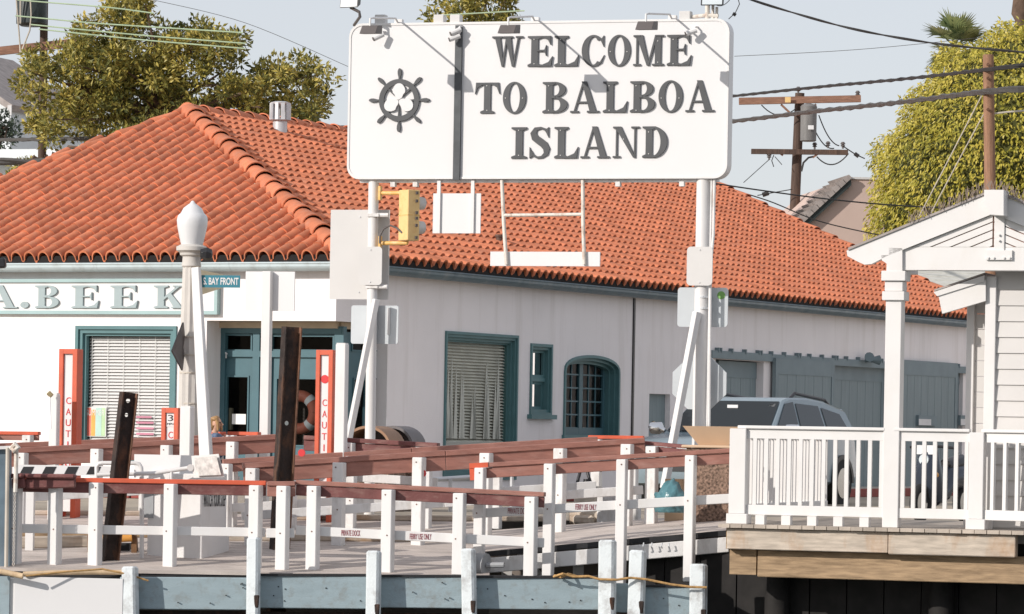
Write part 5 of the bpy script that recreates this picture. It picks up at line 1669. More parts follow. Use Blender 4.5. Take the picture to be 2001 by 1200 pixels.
for x in (990, 1130, 1305):
    mb.beam(P(x, 1150, 45.2), P(x, 1090 - (x - 990) * .09, 45.2), .12, .12)
    RP.part('strut', mb, M['offwhite']); mb = MB()
RP.part('strut', mb.beam(P(1010, 1085, 45.1), P(1070, 1135, 45.1), .07, .07), M['offwhite'])
RP.part('strut', MB().beam(P(1290, 1065, 45.1), P(1340, 1125, 45.1), .07, .09), M['offwhite'])
RP.part('strut', MB().beam(P(1280, 1117, 45.15), P(1350, 1117, 45.15), .1, .1), M['offwhite'])
mb = MB()
for x in (1258, 1274, 1294, 1308):
    q = P(x, 1066, 44.55); mb.tube([q + zz(.03), q + Vector((-.01, -.02, -.01)), q + Vector((0, 0, -.03))], .008, 6)
RP.part('hook', mb, M['vent'])
# under-structure back panel so that the ramp sits on something
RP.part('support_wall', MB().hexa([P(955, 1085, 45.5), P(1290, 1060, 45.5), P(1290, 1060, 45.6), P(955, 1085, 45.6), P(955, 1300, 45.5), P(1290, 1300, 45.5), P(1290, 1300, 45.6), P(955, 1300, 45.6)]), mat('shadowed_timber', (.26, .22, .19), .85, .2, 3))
q = P(930, 1100, 44.4)
solo('winch_drum', MB().tube([P(915, 1100, 44.5), P(950, 1104, 44.4)], [.11, .13], 14).tube([P(950, 1104, 44.4), P(985, 1104, 44.35)], .03, 8), M['greybox'], 'grey drum with a rusty axle under the end of the front railing', 'winch', smooth=40)

dz0 = DD.at(1440, 1024)[1]                                # deck surface height
DK = Thing('timber_deck', DD.w(0, 0, dz0), 'timber deck on weathered beams at the right edge', 'deck')
du0 = DD.at(1408, 1024)[0]
npl = 32
for k in range(npl):
    a = du0 + .135 * k
    DK.part('plank', MB().fbox(DD, a + .004, a + .131, -4.6, .12 + random.uniform(-.01, .01), dz0 - .04, dz0), M['plank'])
h = DD.rect(1420, 1034, 1985, 1080, .05)
DK.part('fascia_beam', MB().fbox(DD, h[0], DD.at(1735, 1060, .05)[0], -.08, .05, h[2], dz0 - .045), M['timber'], bevel=.008)
DK.part('fascia_beam', MB().fbox(DD, DD.at(1735, 1060, .05)[0] + .005, h[1], -.08, .055, h[2] - .012, dz0 - .046), M['timber'], bevel=.01)
h2 = DD.rect(1480, 1080, 2001, 1131, -.10)
DK.part('lower_beam', MB().fbox(DD, h2[0], h2[1] + 1.2, -.30, -.10, h2[2] - .02, h[2] - .006), M['timber_dark'], bevel=.008)
DK.part('lower_beam', MB().fbox(DD, h2[0] - .32, h2[0] - .02, -.34, -.12, h2[2], h[2] - .006), M['timber_dark'])
DK.part('side_beam', MB().fbox(DD, h[0] - .02, h[0] + .08, -4.6, .0, h[2], dz0 - .044), M['timber_dark'])
for u in (h2[0] + .05, h2[0] + 1.9, h2[0] + 3.6):
    DK.part('piling', MB().tube([DD.w(u, -.80, -3.2), DD.w(u, -.80, h[2])], .14, 10), M['tar'], smooth=50)
for k in range(-3, 14):
    u = h2[0] - .45 + .42 * k
    DK.part('bulkhead_plank', MB().fbox(DD, u + .008, u + .412, -1.0, -.93 + random.uniform(-.01, .01), -3.2, h[2] - .01), M['tar'])  # planks added to keep the space under the deck black
# ground strip joining deck and street
struct('deck_landing', MB().prism([DD.w(du0, -4.55, dz0 - .02), DD.w(du0 + 9, -4.55, dz0 - .02), DD.w(du0 + 9, -9, -.156), DD.w(du0 - 1, -9, -.156)], zz(-.1)), M['concrete'])

# railing with balusters
zt_r = DD.at(1440, 831)[1]; zb_r = DD.at(1440, 1000)[1]
def deck_rail(T, fr, u0, u1, d, n, posts):
    T.part('top_rail', MB().fbox(fr, u0 - .02, u1, d - .045, d + .055, zt_r - .035, zt_r), M['pergola'], bevel=.006)
    T.part('apron', MB().fbox(fr, u0, u1, d - .015, d + .02, zt_r - .14, zt_r - .036), M['pergola'])
    T.part('bottom_rail', MB().fbox(fr, u0, u1, d - .02, d + .025, zb_r - .03, zb_r + .08), M['pergola'], bevel=.005)
    for k in range(n):
        u = u0 + (u1 - u0) * (k + .7) / n
        T.part('baluster', MB().fbox(fr, u - .021, u + .021, d - .018, d + .022, zb_r + .081, zt_r - .141), M['pergola'])
RL = Thing('deck_railing', DD.w(0, 0, dz0), 'white baluster railing along the front and left of the timber deck', 'railing')
uA = DD.at(1425, 900)[0]; uB = DD.at(1457, 900)[0]; uC = DD.at(1727, 900)[0]; uD = DD.at(1748, 900)[0]; uE = DD.at(1893, 900)[0]; uF = DD.at(1922, 900)[0]
def newel(u0, u1, label=None):
    RL.part('newel', MB().fbox(DD, u0, u1, -.16, .0, zb_r - .02, zt_r - .036), M['pergola'], bevel=.006)
    RL.part('newel_foot', MB().fbox(DD, u0 - .02, u1 + .03, -.18, .02, dz0 + .001, zb_r - .021), M['pergola'], bevel=.006)
newel(uA, uB); newel(uE, uF)
deck_rail(RL, DD, uB, uC, -.07, 12, [])
deck_rail(RL, DD, uD, uE, -.07, 7, [])
wing = Frame(DD.w(uF, -.07, 0), 40)
deck_rail(RL, wing, 0, 1.4, 0, 9, [])
sd2 = Frame(DD.w(uA + .09, -.16, 0), -72)
deck_rail(RL, sd2, .02, 4.0, 0, 26, [])
for k in range(7):
    u = uB + .12 + (uC - uB) * k / 5.3
    if u < uC: RL.part('spacer_block', MB().fbox(DD, u, u + .10, -.11, .0, dz0 + .001, zb_r - .031), M['pergola'])

# pavilion gable
PV = Thing('pavilion', DD.w(uC, -.2, dz0), 'white open gable pavilion with posts and beam over the timber deck', 'pavilion')
def pvbox(x0, y0, x1, y1, d0, d1, nm, m=M['pergola'], bevel=.006):
    h = DD.rect(x0, y0, x1, y1, d1)
    return PV.part(nm, MB().fbox(DD, h[0], h[1], d0, d1, h[2], h[3]), m, bevel=bevel)
h = DD.rect(1728, 490, 1748, 1022, -.02)
PV.part('post', MB().fbox(DD, h[0], h[0] + .175, -.20, -.02, dz0, h[3]), M['pergola'], bevel=.006)
for y0, y1, ex_ in ((529, 549, .045), (569, 587, .035), (549, 569, .012)):
    hh = DD.rect(1728, y0, 1748, y1, -.02)
    PV.part('capital', MB().fbox(DD, h[0] - ex_, h[0] + .175 + ex_, -.2 - ex_, -.02 + ex_, hh[2], hh[3] - .003), M['pergola'], bevel=.005)
hb2 = DD.rect(1752, 483, 2060, 529, -.02)
PV.part('tie_beam', MB().fbox(DD, hb2[0], hb2[1], -.16, -.02, hb2[2], hb2[3]), M['pergola'], bevel=.006)
# corbelled beam end over the post
cbm = [DD.at(x, y, .25) for x, y in ((1754, 483), (1754, 529), (1727, 529), (1727, 519), (1722, 512), (1714, 507), (1713, 500), (1713, 497), (1728, 496), (1728, 482))]
PV.part('beam_end', MB().prism([DD.w(u, .02, z) for u, z in cbm], DD.n * -.8), M['pergola'])
# rake boards, left and right
pkx, pky = 1938, 374
uP, zP = DD.at(pkx, pky, .1)
uL, zL = DD.at(1651, 489, .1)
slope = (zP - zL) / (uP - uL)
uR = 2 * uP - uL
rw = .235
def rake_board(ua_, za_, ub_, zb2, d, wdt, th, nm):
    PV.part(nm, MB().prism([DD.w(ua_, d, za_), DD.w(ub_, d, zb2), DD.w(ub_, d, zb2 - wdt), DD.w(ua_, d, za_ - wdt)], DD.n * -th), M['pergola'])
def scroll(u, z, sgn, d, wdt, th, nm):
    pts = [DD.w(u, d, z), DD.w(u + sgn * .45, d, z + .45 * slope), DD.w(u + sgn * .45, d, z + .45 * slope - wdt), DD.w(u + sgn * .28, d, z + .28 * slope - wdt - .02), DD.w(u + sgn * .2, d, z + .2 * slope - wdt * .98), DD.w(u + sgn * .12, d, z - wdt * .50), DD.w(u + sgn * .05, d, z - wdt * .34), DD.w(u + sgn * .01, d, z - .06)]
    PV.part(nm, MB().prism(pts, DD.n * -th), M['pergola'])
scroll(uL, zL, 1, .02, rw, .09, 'rake_end')
rake_board(uL + .45, zL + .45 * slope, uP - .01, zP - .01 * slope, .02, rw, .09, 'rake_board')
rake_board(uP + .01, zP - .01 * slope, uR, zL, .02, rw, .09, 'rake_board')
# gable boards parallel to the rakes
bs = .086
for k in range(1, 8):
    top = rw + .006 + bs * (k - 1)
    zb3 = hb2[3] + .002
    for sg in (-1, 1):
        # line: z = zP - top - slope*|u-uP| ; runs until it meets the tie beam
        ln_ = (zP - top - zb3) / slope
        if ln_ < .15: continue
        ue = uP + sg * ln_
        ln2 = max(.02, (zP - top - bs + .013 - zb3) / slope)
        ue2 = uP + sg * ln2
        PV.part('gable_board', MB().prism([DD.w(uP + sg * .01, -.02, zP - top), DD.w(ue, -.02, zb3), DD.w(ue2, -.02, zb3), DD.w(uP + sg * .01, -.02, zP - top - bs + .013)], DD.n * -.03), M['pergola'])
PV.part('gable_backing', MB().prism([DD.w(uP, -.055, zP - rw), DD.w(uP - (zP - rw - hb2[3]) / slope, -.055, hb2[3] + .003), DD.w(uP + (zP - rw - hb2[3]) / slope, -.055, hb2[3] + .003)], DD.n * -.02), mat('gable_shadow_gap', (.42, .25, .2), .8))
kp = DD.rect(1943, 410, 1963, 500, .0)
PV.part('king_post', MB().fbox(DD, kp[0], kp[1], -.05, .0, hb2[3] - .05, zP - .15), M['pergola'], bevel=.005)
kb = DD.rect(1927, 489, 1978, 508, .0)
kpl = PV.part('tie_plate', MB().fbox(DD, kb[0], kb[1], -.02, .012, kb[2], kb[3]), M['pergola'])
mb = MB()
for (x, y) in ((1931, 504), (1942, 504), (1962, 504), (1973, 504), (1952, 459), (1952, 470)):
    u, z = DD.at(x, y, .01); c0 = DD.w(u, .0, z); mb.tube([c0, c0 + DD.n * .03], .012, 8)
PV.part('bolt', mb, M['pergola'], parent=kpl)
pe = [DD.at(x, y, .28) for x, y in ((1961, 371), (1961, 421), (1932, 419), (1932, 408), (1926, 404), (1923, 396), (1925, 388), (1923, 384), (1923, 371))]
PV.part('ridge_end', MB().prism([DD.w(u, .28, z) for u, z in pe], DD.n * -.3), M['pergola'])
# roof planes of the pavilion and shed behind
for sg in (-1, 1):
    ue = uP + sg * (uP - uL - .02)
    PV.part('roof_plane', MB().prism([DD.w(uP + sg * .002, .04, zP + .004), DD.w(ue, .04, zL + .004), DD.w(ue, .04, zL + .03), DD.w(uP + sg * .002, .04, zP + .03)], DD.n * -.75), M['shingle'])
sp = MB()
for k in range(150):
    t = random.uniform(.42, 1.35)
    u = uL + (uP - uL) * t
    z = zP - slope * abs(u - uP) + .03
    d = random.uniform(-.1, .1)
    sp.beam(DD.w(u, d, z), DD.w(u + random.uniform(-.05, .05), d, z + random.uniform(.06, .13)), .005, .005)
PV.part('bird_spike', sp, M['spike'], kind='stuff')
# shed with lap siding
SH = Thing('shed', DD.w(uF, -1.2, dz0), 'pale grey lap-sided shed with white corner boards at the right edge', 'shed')
sd_ = -.40
ux0 = DD.at(1943, 700, sd_)[0]
pitch = (DD.at(1970, 566, sd_)[1] - DD.at(1970, 690, sd_)[1]) / 4
z = dz0
zsh = hb2[2] + .25
k = 0
ztop0 = DD.at(1970, 535, sd_)[1]
kz = DD.at(1970, 566, sd_)[1]
zs_ = [kz + pitch * (i) for i in range(2, -16, -1)]
for zt2 in zs_:
    if zt2 - pitch < dz0 - .2: continue
    SH.part('siding_board', MB().hexa([DD.w(ux0, sd_ - .05, zt2 - pitch), DD.w(ux0 + 2.4, sd_ - .05, zt2 - pitch), DD.w(ux0 + 2.4, sd_ + .016, zt2 - pitch), DD.w(ux0, sd_ + .016, zt2 - pitch),
        DD.w(ux0, sd_ - .05, zt2 + .01), DD.w(ux0 + 2.4, sd_ - .05, zt2 + .01), DD.w(ux0 + 2.4, sd_ - .004, zt2 + .01), DD.w(ux0, sd_ - .004, zt2 + .01)]), M['siding'])
uy0 = DD.at(1900, 700, sd_ - .5)[0]; uy1 = DD.at(1924, 700, sd_ - .5)[0]
for zt2 in zs_:
    zt3 = zt2 - pitch * .45
    if zt3 - pitch < dz0 - .2 or zt3 > ztop0: continue
    SH.part('siding_board', MB().fbox(DD, uy0 - .02, uy1 + .1, sd_ - .55, sd_ - .5 + .004 * (1), zt3 - pitch + .004, zt3 - .002), M['siding'])
h = DD.rect(1922, 540, 1943, 1020, sd_ + .05)
SH.part('corner_board', MB().fbox(DD, h[0], h[1], sd_ - .12, sd_ + .05, dz0, h[3]), M['pergola'], bevel=.006)
h = DD.rect(1886, 580, 1901, 1020, sd_ - .45)
SH.part('corner_board', MB().fbox(DD, h[0], h[1], sd_ - .6, sd_ - .45, dz0, h[3] + .12), M['pergola'], bevel=.006)
SH.part('body', MB().fbox(DD, ux0 + .02, ux0 + 2.4, sd_ - 1.5, sd_ - .055, dz0, ztop0 + .6), M['siding'])
aw = [DD.at(x, y, -.3) for x, y in ((1926, 547), (1926, 588), (1841, 613), (1834, 578))]
SH.part('awning_rake', MB().prism([DD.w(u, -.30, z) for u, z in aw], DD.n * -.08), M['pergola'])
aw2 = [DD.at(x, y, -.3) for x, y in ((1924, 538), (1924, 550), (1832, 579), (1825, 571))]
SH.part('awning_fascia', MB().prism([DD.w(u, -.28, z) for u, z in aw2], DD.n * -.14), M['pergola'])
SH.part('awning_roof', MB().prism([DD.w(u, -.31, z + .01) for u, z in (aw2[0], aw2[3], (aw2[3][0], aw2[3][1] + .02), (aw2[0][0], aw2[0][1] + .02))], DD.n * -1.4), M['shingle'])

# ================================================================== STREET OBJECTS
def bin_square(label, x0, x1, ytop, ybot, Y, hop):
    fr = Frame(P((x0 + x1) / 2, 900, Y), 18)
    h = fr.rect(x0, ytop, x1, ybot, 0)
    T = Thing('litter_bin', fr.w((h[0] + h[1]) / 2, -.2, zg(Y)), label, 'litter bin')
    zb2 = min(h[2], zg(Y)) - .02
    T.part('body', MB().fbox(fr, h[0], h[1], -(h[1] - h[0]), 0, zb2, h[3]), M['aggregate'], bevel=.03)
    return T, fr, h, zb2
T, fr, h, zb2 = bin_square('pebbled concrete litter bin with a tan hopper top beside the deck', 1336, 1440, 876, 1006, 46.8, None)
w_ = h[1] - h[0]
T.part('collar', MB().fbox(fr, h[0] - .03, h[1] + .03, -w_ - .03, .03, h[3] + .002, h[3] + .035), M['hopper'], bevel=.01)
zh0, zh1 = h[3] + .036, fr.at(1380, 833)[1]
hp = MB().hexa([fr.w(h[0] + .14, -w_ + .12, zh0), fr.w(h[1] - .14, -w_ + .12, zh0), fr.w(h[1] - .14, -.12, zh0), fr.w(h[0] + .14, -.12, zh0),
                fr.w(h[0] - .02, -w_ - .02, zh1), fr.w(h[1] + .02, -w_ - .02, zh1), fr.w(h[1] + .02, .02, zh1), fr.w(h[0] - .02, .02, zh1)])
hp.f = [f for i, f in enumerate(hp.f) if i != 1]
T.part('hopper', hp, M['hopper'])
T.part('hopper_liner', MB().fbox(fr, h[0] + .15, h[1] - .15, -w_ + .15, -.15, zh0 + .05, zh0 + .06), M['dark'])
for lab, x0, x1, Y, dm in (('pebbled litter bin under a brown barrel hood, nearer the entrance', 672, 762, 53.2, 'dome'), ('pebbled litter bin with an open grey-brown hood, nearer the window', 724, 806, 54.2, 'dome_grey')):
    T, fr, h, zb2 = bin_square(lab, x0, x1, 875, 985, Y, None)
    w_ = h[1] - h[0]
    n = 16
    r_ = w_ / 2 + .01
    uc2 = (h[0] + h[1]) / 2
    htop = fr.at((x0 + x1) / 2, 832)[1] - h[3]
    o_ = [fr.w(uc2 + r_ * math.cos(math.pi * k / n), .02, h[3] + htop * math.sin(math.pi * k / n)) for k in range(n + 1)]
    i_ = [fr.w(uc2 + (r_ - .035) * math.cos(math.pi * k / n), .02, h[3] + (htop - .035) * math.sin(math.pi * k / n)) for k in range(n + 1)]
    T.part('hood', MB().ring(o_, i_, fr.n * -(w_ * .9), False), M[dm], smooth=40)
    T.part('hood_back', MB().prism([fr.w(uc2 + (r_ - .04) * math.cos(math.pi * k / n), -w_ * .75, h[3] + (htop - .04) * math.sin(math.pi * k / n)) for k in range(n + 1)], fr.n * -.02), M['dome_grey'])
# plastic bag
bm = bmesh.new()
bmesh.ops.create_icosphere(bm, subdivisions=4, radius=1)
q = P(1312, 985, 46.4)
for v in bm.verts:
    d = v.co.normalized()
    nz = abs(math.sin(d.x * 17 + d.y * 9 + d.z * 5)) * .09 - abs(math.sin(d.z * 23 - d.x * 8)) * .07 + math.sin(d.x * 9 + d.z * 7) * .05 + math.sin(d.y * 13 - d.z * 11) * .05 + math.sin((d.x - d.y) * 21) * .03
    r = 1 + nz
    v.co = Vector((d.x * .20 * r, d.y * .17 * r, max(-.12, d.z * .19 * r)))
    if d.z > .75: v.co.z += (d.z - .75) * .25
me = bpy.data.meshes.new('rubbish_bag'); bm.to_mesh(me); bm.free()
for p in me.polygons: p.use_smooth = True
me.materials.append(M['bag'])
o = bpy.data.objects.new('rubbish_bag', me); COL.objects.link(o); o.location = Vector((q.x, q.y, P(1312, 1000, 46.4).z + .11))
setp(o, 'crumpled blue plastic bag behind the ramp railing', 'plastic bag')
solo('carton', MB().fbox(Frame(P(1318, 948, 47.6), 18), -.12, .1, -.2, 0, -.3, P(1318, 936, 47.6).z), M['cardboard'], 'brown cardboard carton above the blue bag', 'carton', bevel=.006)

# ---- cars
def car(name, label, origin, deg, paint, sc=1.0):
    """x forward, y to the left of the driver, z up; origin on the ground under the middle"""
    T = Thing(name, origin, label, 'car')
    a = math.radians(deg)
    fx = Vector((math.cos(a), math.sin(a), 0)); fy = Vector((-math.sin(a), math.cos(a), 0))
    def w(x, y, z): return origin + (fx * x + fy * y) * sc + zz(z * sc)
    # lower body lofted along x: (x, half width, z low, z belt)
    secs = [(2.36, .60, .42, .74), (2.30, .80, .34, .88), (2.05, .90, .30, .98), (1.5, .94, .28, 1.03), (1.0, .95, .28, 1.07), (.2, .95, .28, 1.08), (-1.0, .95, .28, 1.09), (-1.9, .93, .30, 1.10), (-2.22, .86, .36, 1.06), (-2.30, .74, .46, .98)]
    mb = MB()
    ring_n = 10
    for x, hw, zl, zbt in secs:
        for y, z in ((-hw * .86, zl), (-hw, zl + .10), (-hw * 1.0, zl + (zbt - zl) * .55), (-hw * .965, zbt - .05), (-hw * .88, zbt), (hw * .88, zbt), (hw * .965, zbt - .05), (hw * 1.0, zl + (zbt - zl) * .55), (hw, zl + .10), (hw * .86, zl)):
            mb.v.append(w(x, y, z))
    for i in range(len(secs) - 1):
        for k in range(ring_n):
            k2 = (k + 1) % ring_n
            mb.f.append((i * ring_n + k, i * ring_n + k2, (i + 1) * ring_n + k2, (i + 1) * ring_n + k))
    mb.f.append(tuple(range(ring_n))); mb.f.append(tuple((len(secs) - 1) * ring_n + k for k in reversed(range(ring_n))))
    body = T.part('body', mb, paint, smooth=38)
    # cabin
    cs = [(1.08, .82, 1.05), (.98, .83, 1.09), (.30, .70, 1.60), (.05, .70, 1.655), (-.8, .70, 1.67), (-1.6, .69, 1.65), (-1.98, .68, 1.60), (-2.24, .78, 1.10)]
    cb2 = MB()
    prof = [(1.08, 1.06), (.30, 1.575), (.05, 1.62), (-.6, 1.625), (-1.3, 1.575), (-2.0, 1.455), (-2.26, 1.07)]
    def hwid(z): return .87 - (z - 1.05) / .6 * .17
    for x, z in prof:
        for s_ in (-1, 1):
            cb2.v.append(w(x, s_ * hwid(z), z))
    n_ = len(prof)
    for i in range(n_ - 1): cb2.f.append((2 * i, 2 * i + 1, 2 * i + 3, 2 * i + 2))
    for s_ in (0, 1): cb2.f.append(tuple(2 * i + s_ for i in range(n_)))
    T.part('cabin', cb2, paint, smooth=25, bevel=.03)
    # windscreen
    e = .012
    def onws(t, s_): return w(1.08 + (.30 - 1.08) * t + e, s_ * (hwid(1.06 + .515 * t) - .05), 1.06 + .515 * t + e)
    T.part('windscreen', MB().sheet(onws(.06, -1), onws(.06, 1), onws(.95, 1), onws(.95, -1)), M['car_glass'])
    # side windows
    for s_ in (-1, 1):
        def sw(x, z): return w(x, s_ * (hwid(z) + e), z)
        for pts in ([(.86, 1.12), (.30, 1.53), (-.02, 1.56), (-.02, 1.12)], [(-.10, 1.12), (-.10, 1.54), (-.95, 1.51), (-1.02, 1.12)], [(-1.12, 1.12), (-1.05, 1.49), (-1.72, 1.40), (-1.95, 1.14)]):
            T.part('side_window', MB().sheet(*[sw(x, z) for x, z in pts]), M['car_glass'])
        T.part('roof_rack', MB().tube([w(-.2, s_ * .62, 1.62), w(-.35, s_ * .62, 1.69), w(-1.5, s_ * .62, 1.61), w(-1.75, s_ * .62, 1.50)], .028, 8), M['black'])
        q_ = w(.82, s_ * 1.05, 1.13)
        mr = T.part('door_mirror', MB().tube([w(.86, s_ * .92, 1.10), w(.84, s_ * .98, 1.12), w(.82, s_ * 1.02, 1.14), w(.82, s_ * 1.17, 1.14), w(.83, s_ * 1.20, 1.13)], [.03, .05, .10, .095, .04], 10), M['chrome'], smooth=50)
        T.part('headlight', MB().sheet(w(2.31, s_ * .50, .70), w(2.22, s_ * .84, .72), w(2.2, s_ * .84, .86), w(2.305, s_ * .50, .82)), M['lens'])
        for x in (1.45, -1.45):
            c0 = w(x, s_ * .80, .36); c1 = w(x, s_ * .965, .36)
            wh = T.part('wheel', MB().tube([c0, c1], .36 * sc, 24), M['tyre'], smooth=40)
            T.part('rim', MB().tube([c1, c1 + fy * s_ * .012], .23 * sc, 18), M['chrome'], parent=wh)
            T.part('wheel_arch', MB().ring([w(x + .43 * math.cos(t), s_ * .957, .36 + .43 * math.sin(t)) for t in np.linspace(0, math.pi, 14)], [w(x + .36 * math.cos(t), s_ * .957, .36 + .36 * math.sin(t)) for t in np.linspace(0, math.pi, 14)], fy * s_ * .02, False), M['black'])
    T.part('mirror_inside', MB().beam(onws(.78, -.12) + fx * .02, onws(.78, .12) + fx * .02, .02, .06), M['label_white'])
    for s_ in (-.7, .1):
        T.part('wiper', MB().tube([onws(.07, s_) + fx * .02, onws(.16, s_ + .5) + fx * .02], .008, 5), M['black'])
    T.part('grille', MB().sheet(w(2.375, -.42, .52), w(2.375, .42, .52), w(2.375, .42, .70), w(2.375, -.42, .70)), M['black'])
    T.part('windscreen_sticker', MB().sheet(onws(.80, .93), onws(.80, .80), onws(.87, .80), onws(.87, .93)), M['label_white'])
    T.part('spoiler', MB().beam(w(-2.06, -.64, 1.46), w(-2.06, .64, 1.46), .30, .05), paint, bevel=.015)
    return T
ap_ = P(1528, 800, 64.5)
hd = math.degrees(math.atan2(-GG.e.y, -GG.e.x))
fxv = -GG.e; fyv = Vector((-fxv.y, fxv.x, 0))
org = Vector((ap_.x, ap_.y, 0)) - fxv * .30 * 1.1 - fyv * .70 * 1.1
org.z = -.2
car('parked_car', 'pale blue grey sport utility car parked beside the office', org, hd, M['car'], 1.1)
# dark scooter beside the garage, seen through the railing
q = P(1842, 960, 53)
SCO = Thing('motor_scooter', Vector((q.x, q.y, -.15)), 'dark scooter seen through the deck railing right of the tall white post', 'scooter')
g0 = Vector((q.x, q.y, -.15))
fx_ = Vector((-.55, -.83, 0)).normalized(); fy_ = Vector((-fx_.y, fx_.x, 0))
sw_ = lambda x, y, z: g0 + fx_ * x + fy_ * y + zz(z)
for x in (-.6, .62):
    wh = SCO.part('wheel', torus(sw_(x, 0, .25), fx_, zz(1), .2, .055, n=24, k=8), M['tyre'], smooth=60)
    SCO.part('rim', MB().tube([sw_(x, -.03, .25), sw_(x, .03, .25)], .15, 16), M['chrome'], parent=wh)
bd = MB().tube([sw_(-.85, 0, .55), sw_(-.6, 0, .62), sw_(-.1, 0, .58), sw_(.05, 0, .4), sw_(.3, 0, .32)], [.1, .19, .17, .15, .13], 12)
bd.tube([sw_(.28, 0, .3), sw_(.42, 0, .6), sw_(.40, 0, .92)], [.16, .2, .13], 12)
SCO.part('body', bd, M['car_dark'], smooth=60)
SCO.part('seat', MB().tube([sw_(-.8, 0, .76), sw_(-.5, 0, .78), sw_(-.05, 0, .74)], [.07, .12, .09], 10), M['black'], smooth=60)
SCO.part('handlebar', MB().tube([sw_(.3, -.33, .98), sw_(.38, -.1, 1.0), sw_(.38, .1, 1.0), sw_(.3, .33, .98)], .02, 8), M['black'])
SCO.part('headlight', MB().tube([sw_(.5, 0, .82), sw_(.56, 0, .82)], .07, 14), M['lens'])
SCO.part('number_plate', MB().beam(sw_(.52, -.12, .95), sw_(.52, .12, .95), .01, .12), M['label_white'])
SCO.part('indicator', MB().tube([sw_(.48, .15, .62), sw_(.54, .15, .62)], .04, 10).tube([sw_(.48, -.15, .62), sw_(.54, -.15, .62)], .04, 10), M['orange'])

# ---- person
def skin(T, name, pts, edges, m, sub=2, parent=None):
    me = bpy.data.meshes.new(name)
    me.from_pydata([tuple(Vector(p[:3])) for p in pts], edges, [])
    o = bpy.data.objects.new(name, me)
    COL.objects.link(o)
    md = o.modifiers.new('skin', 'SKIN')
    if not me.skin_vertices: 
        bm_ = bmesh.new(); bm_.from_mesh(me); bm_.verts.layers.skin.verify(); bm_.to_mesh(me); bm_.free()
    for i, p in enumerate(pts):
        sv = me.skin_vertices[0].data[i]
        r = p[3]
        sv.radius = r if isinstance(r, tuple) else (r, r)
        sv.use_root = (i == 0)
    o.modifiers.new('sub', 'SUBSURF').levels = sub
    bpy.context.view_layer.update()
    dg = bpy.context.evaluated_depsgraph_get()
    m2 = bpy.data.meshes.new_from_object(o.evaluated_get(dg))
    bpy.data.objects.remove(o)
    for p in m2.polygons: p.use_smooth = True
    return T.part(name, m2, m, parent=parent)
hq = P(421, 829, 50.6)                                     # centre of the head
gz_ = zg(50.6)
PE = Thing('person', Vector((hq.x, hq.y, gz_)), 'blonde person in a blue denim jacket looking down beside the entrance', 'person')
k_ = (hq.z - gz_) / 1.50                                   # scale so that the feet stand on the ground
S_ = lambda x, y, z: (x * k_, y * k_, z * k_)
# local: x right in the picture, y away from the camera, person faces right and down
bpts = [S_(0, 0, .88) + (.12 * k_,), S_(-.01, 0, 1.06) + (.115 * k_,), S_(-.02, 0, 1.24) + (.13 * k_,), S_(-.01, 0, 1.34) + (.075 * k_,), S_(.0, -.01, 1.40) + (.048 * k_,), S_(.02, -.02, 1.47) + (.078 * k_,), S_(.03, -.03, 1.55) + (.085 * k_,), S_(.02, -.02, 1.61) + (.055 * k_,),
        S_(.03, -.16, 1.28) + (.06 * k_,), S_(.06, -.2, 1.06) + (.045 * k_,), S_(.26, -.14, 1.02) + (.033 * k_,), S_(.34, -.1, 1.05) + (.03 * k_,),
        S_(.03, .16, 1.28) + (.06 * k_,), S_(.06, .2, 1.06) + (.045 * k_,), S_(.26, .1, 1.02) + (.033 * k_,), S_(.34, .04, 1.05) + (.03 * k_,),
        S_(0, -.09, .80) + (.09 * k_,), S_(.03, -.1, .46) + (.06 * k_,), S_(.0, -.1, .09) + (.042 * k_,), S_(.13, -.11, .04) + (.035 * k_,),
        S_(0, .09, .80) + (.09 * k_,), S_(.0, .1, .46) + (.06 * k_,), S_(-.05, .1, .09) + (.042 * k_,), S_(.08, .11, .04) + (.035 * k_,)]
bed = [(0, 1), (1, 2), (2, 3), (3, 4), (4, 5), (5, 6), (6, 7), (2, 8), (8, 9), (9, 10), (10, 11), (2, 12), (12, 13), (13, 14), (14, 15), (0, 16), (16, 17), (17, 18), (18, 19), (0, 20), (20, 21), (21, 22), (22, 23)]
skin(PE, 'body', bpts, bed, M['skin'])
gr = lambda i, e: bpts[i][:3] + (bpts[i][3] + e,)
jk = [gr(0, .035), gr(1, .035), gr(2, .035), S_(-.01, 0, 1.35) + (.085 * k_,), gr(8, .02), gr(9, .02), S_(.2, -.15, 1.02) + (.05 * k_,), gr(12, .02), gr(13, .02), S_(.2, .12, 1.02) + (.05 * k_,)]
skin(PE, 'jacket', jk, [(0, 1), (1, 2), (2, 3), (2, 4), (4, 5), (5, 6), (2, 7), (7, 8), (8, 9)], M['denim'])
tr_ = [gr(0, .025), gr(16, .02), gr(17, .018), gr(18, .02), gr(20, .02), gr(21, .018), gr(22, .02)]
skin(PE, 'trousers', tr_, [(0, 1), (1, 2), (2, 3), (0, 4), (4, 5), (5, 6)], M['car_dark'])
hr = [S_(-.01, .0, 1.60) + (.075 * k_,), S_(-.035, .0, 1.56) + (.10 * k_,), S_(-.065, .0, 1.48) + (.085 * k_,), S_(-.07, .0, 1.38) + (.07 * k_,), S_(.03, -.075, 1.57) + (.045 * k_,), S_(.05, -.095, 1.48) + (.028 * k_,), S_(.05, -.1, 1.38) + (.02 * k_,), S_(.05, .06, 1.58) + (.04 * k_,), S_(.09, .075, 1.48) + (.03 * k_,), S_(.10, .07, 1.38) + (.02 * k_,), S_(.06, .0, 1.625) + (.045 * k_,)]
skin(PE, 'hair', hr, [(0, 1), (1, 2), (2, 3), (0, 4), (4, 5), (5, 6), (0, 7), (7, 8), (8, 9), (0, 10)], M['hair'])
fc = MB()
bpos = PE.base
fp = lambda x, y, z: bpos + Vector(S_(x, y, z))
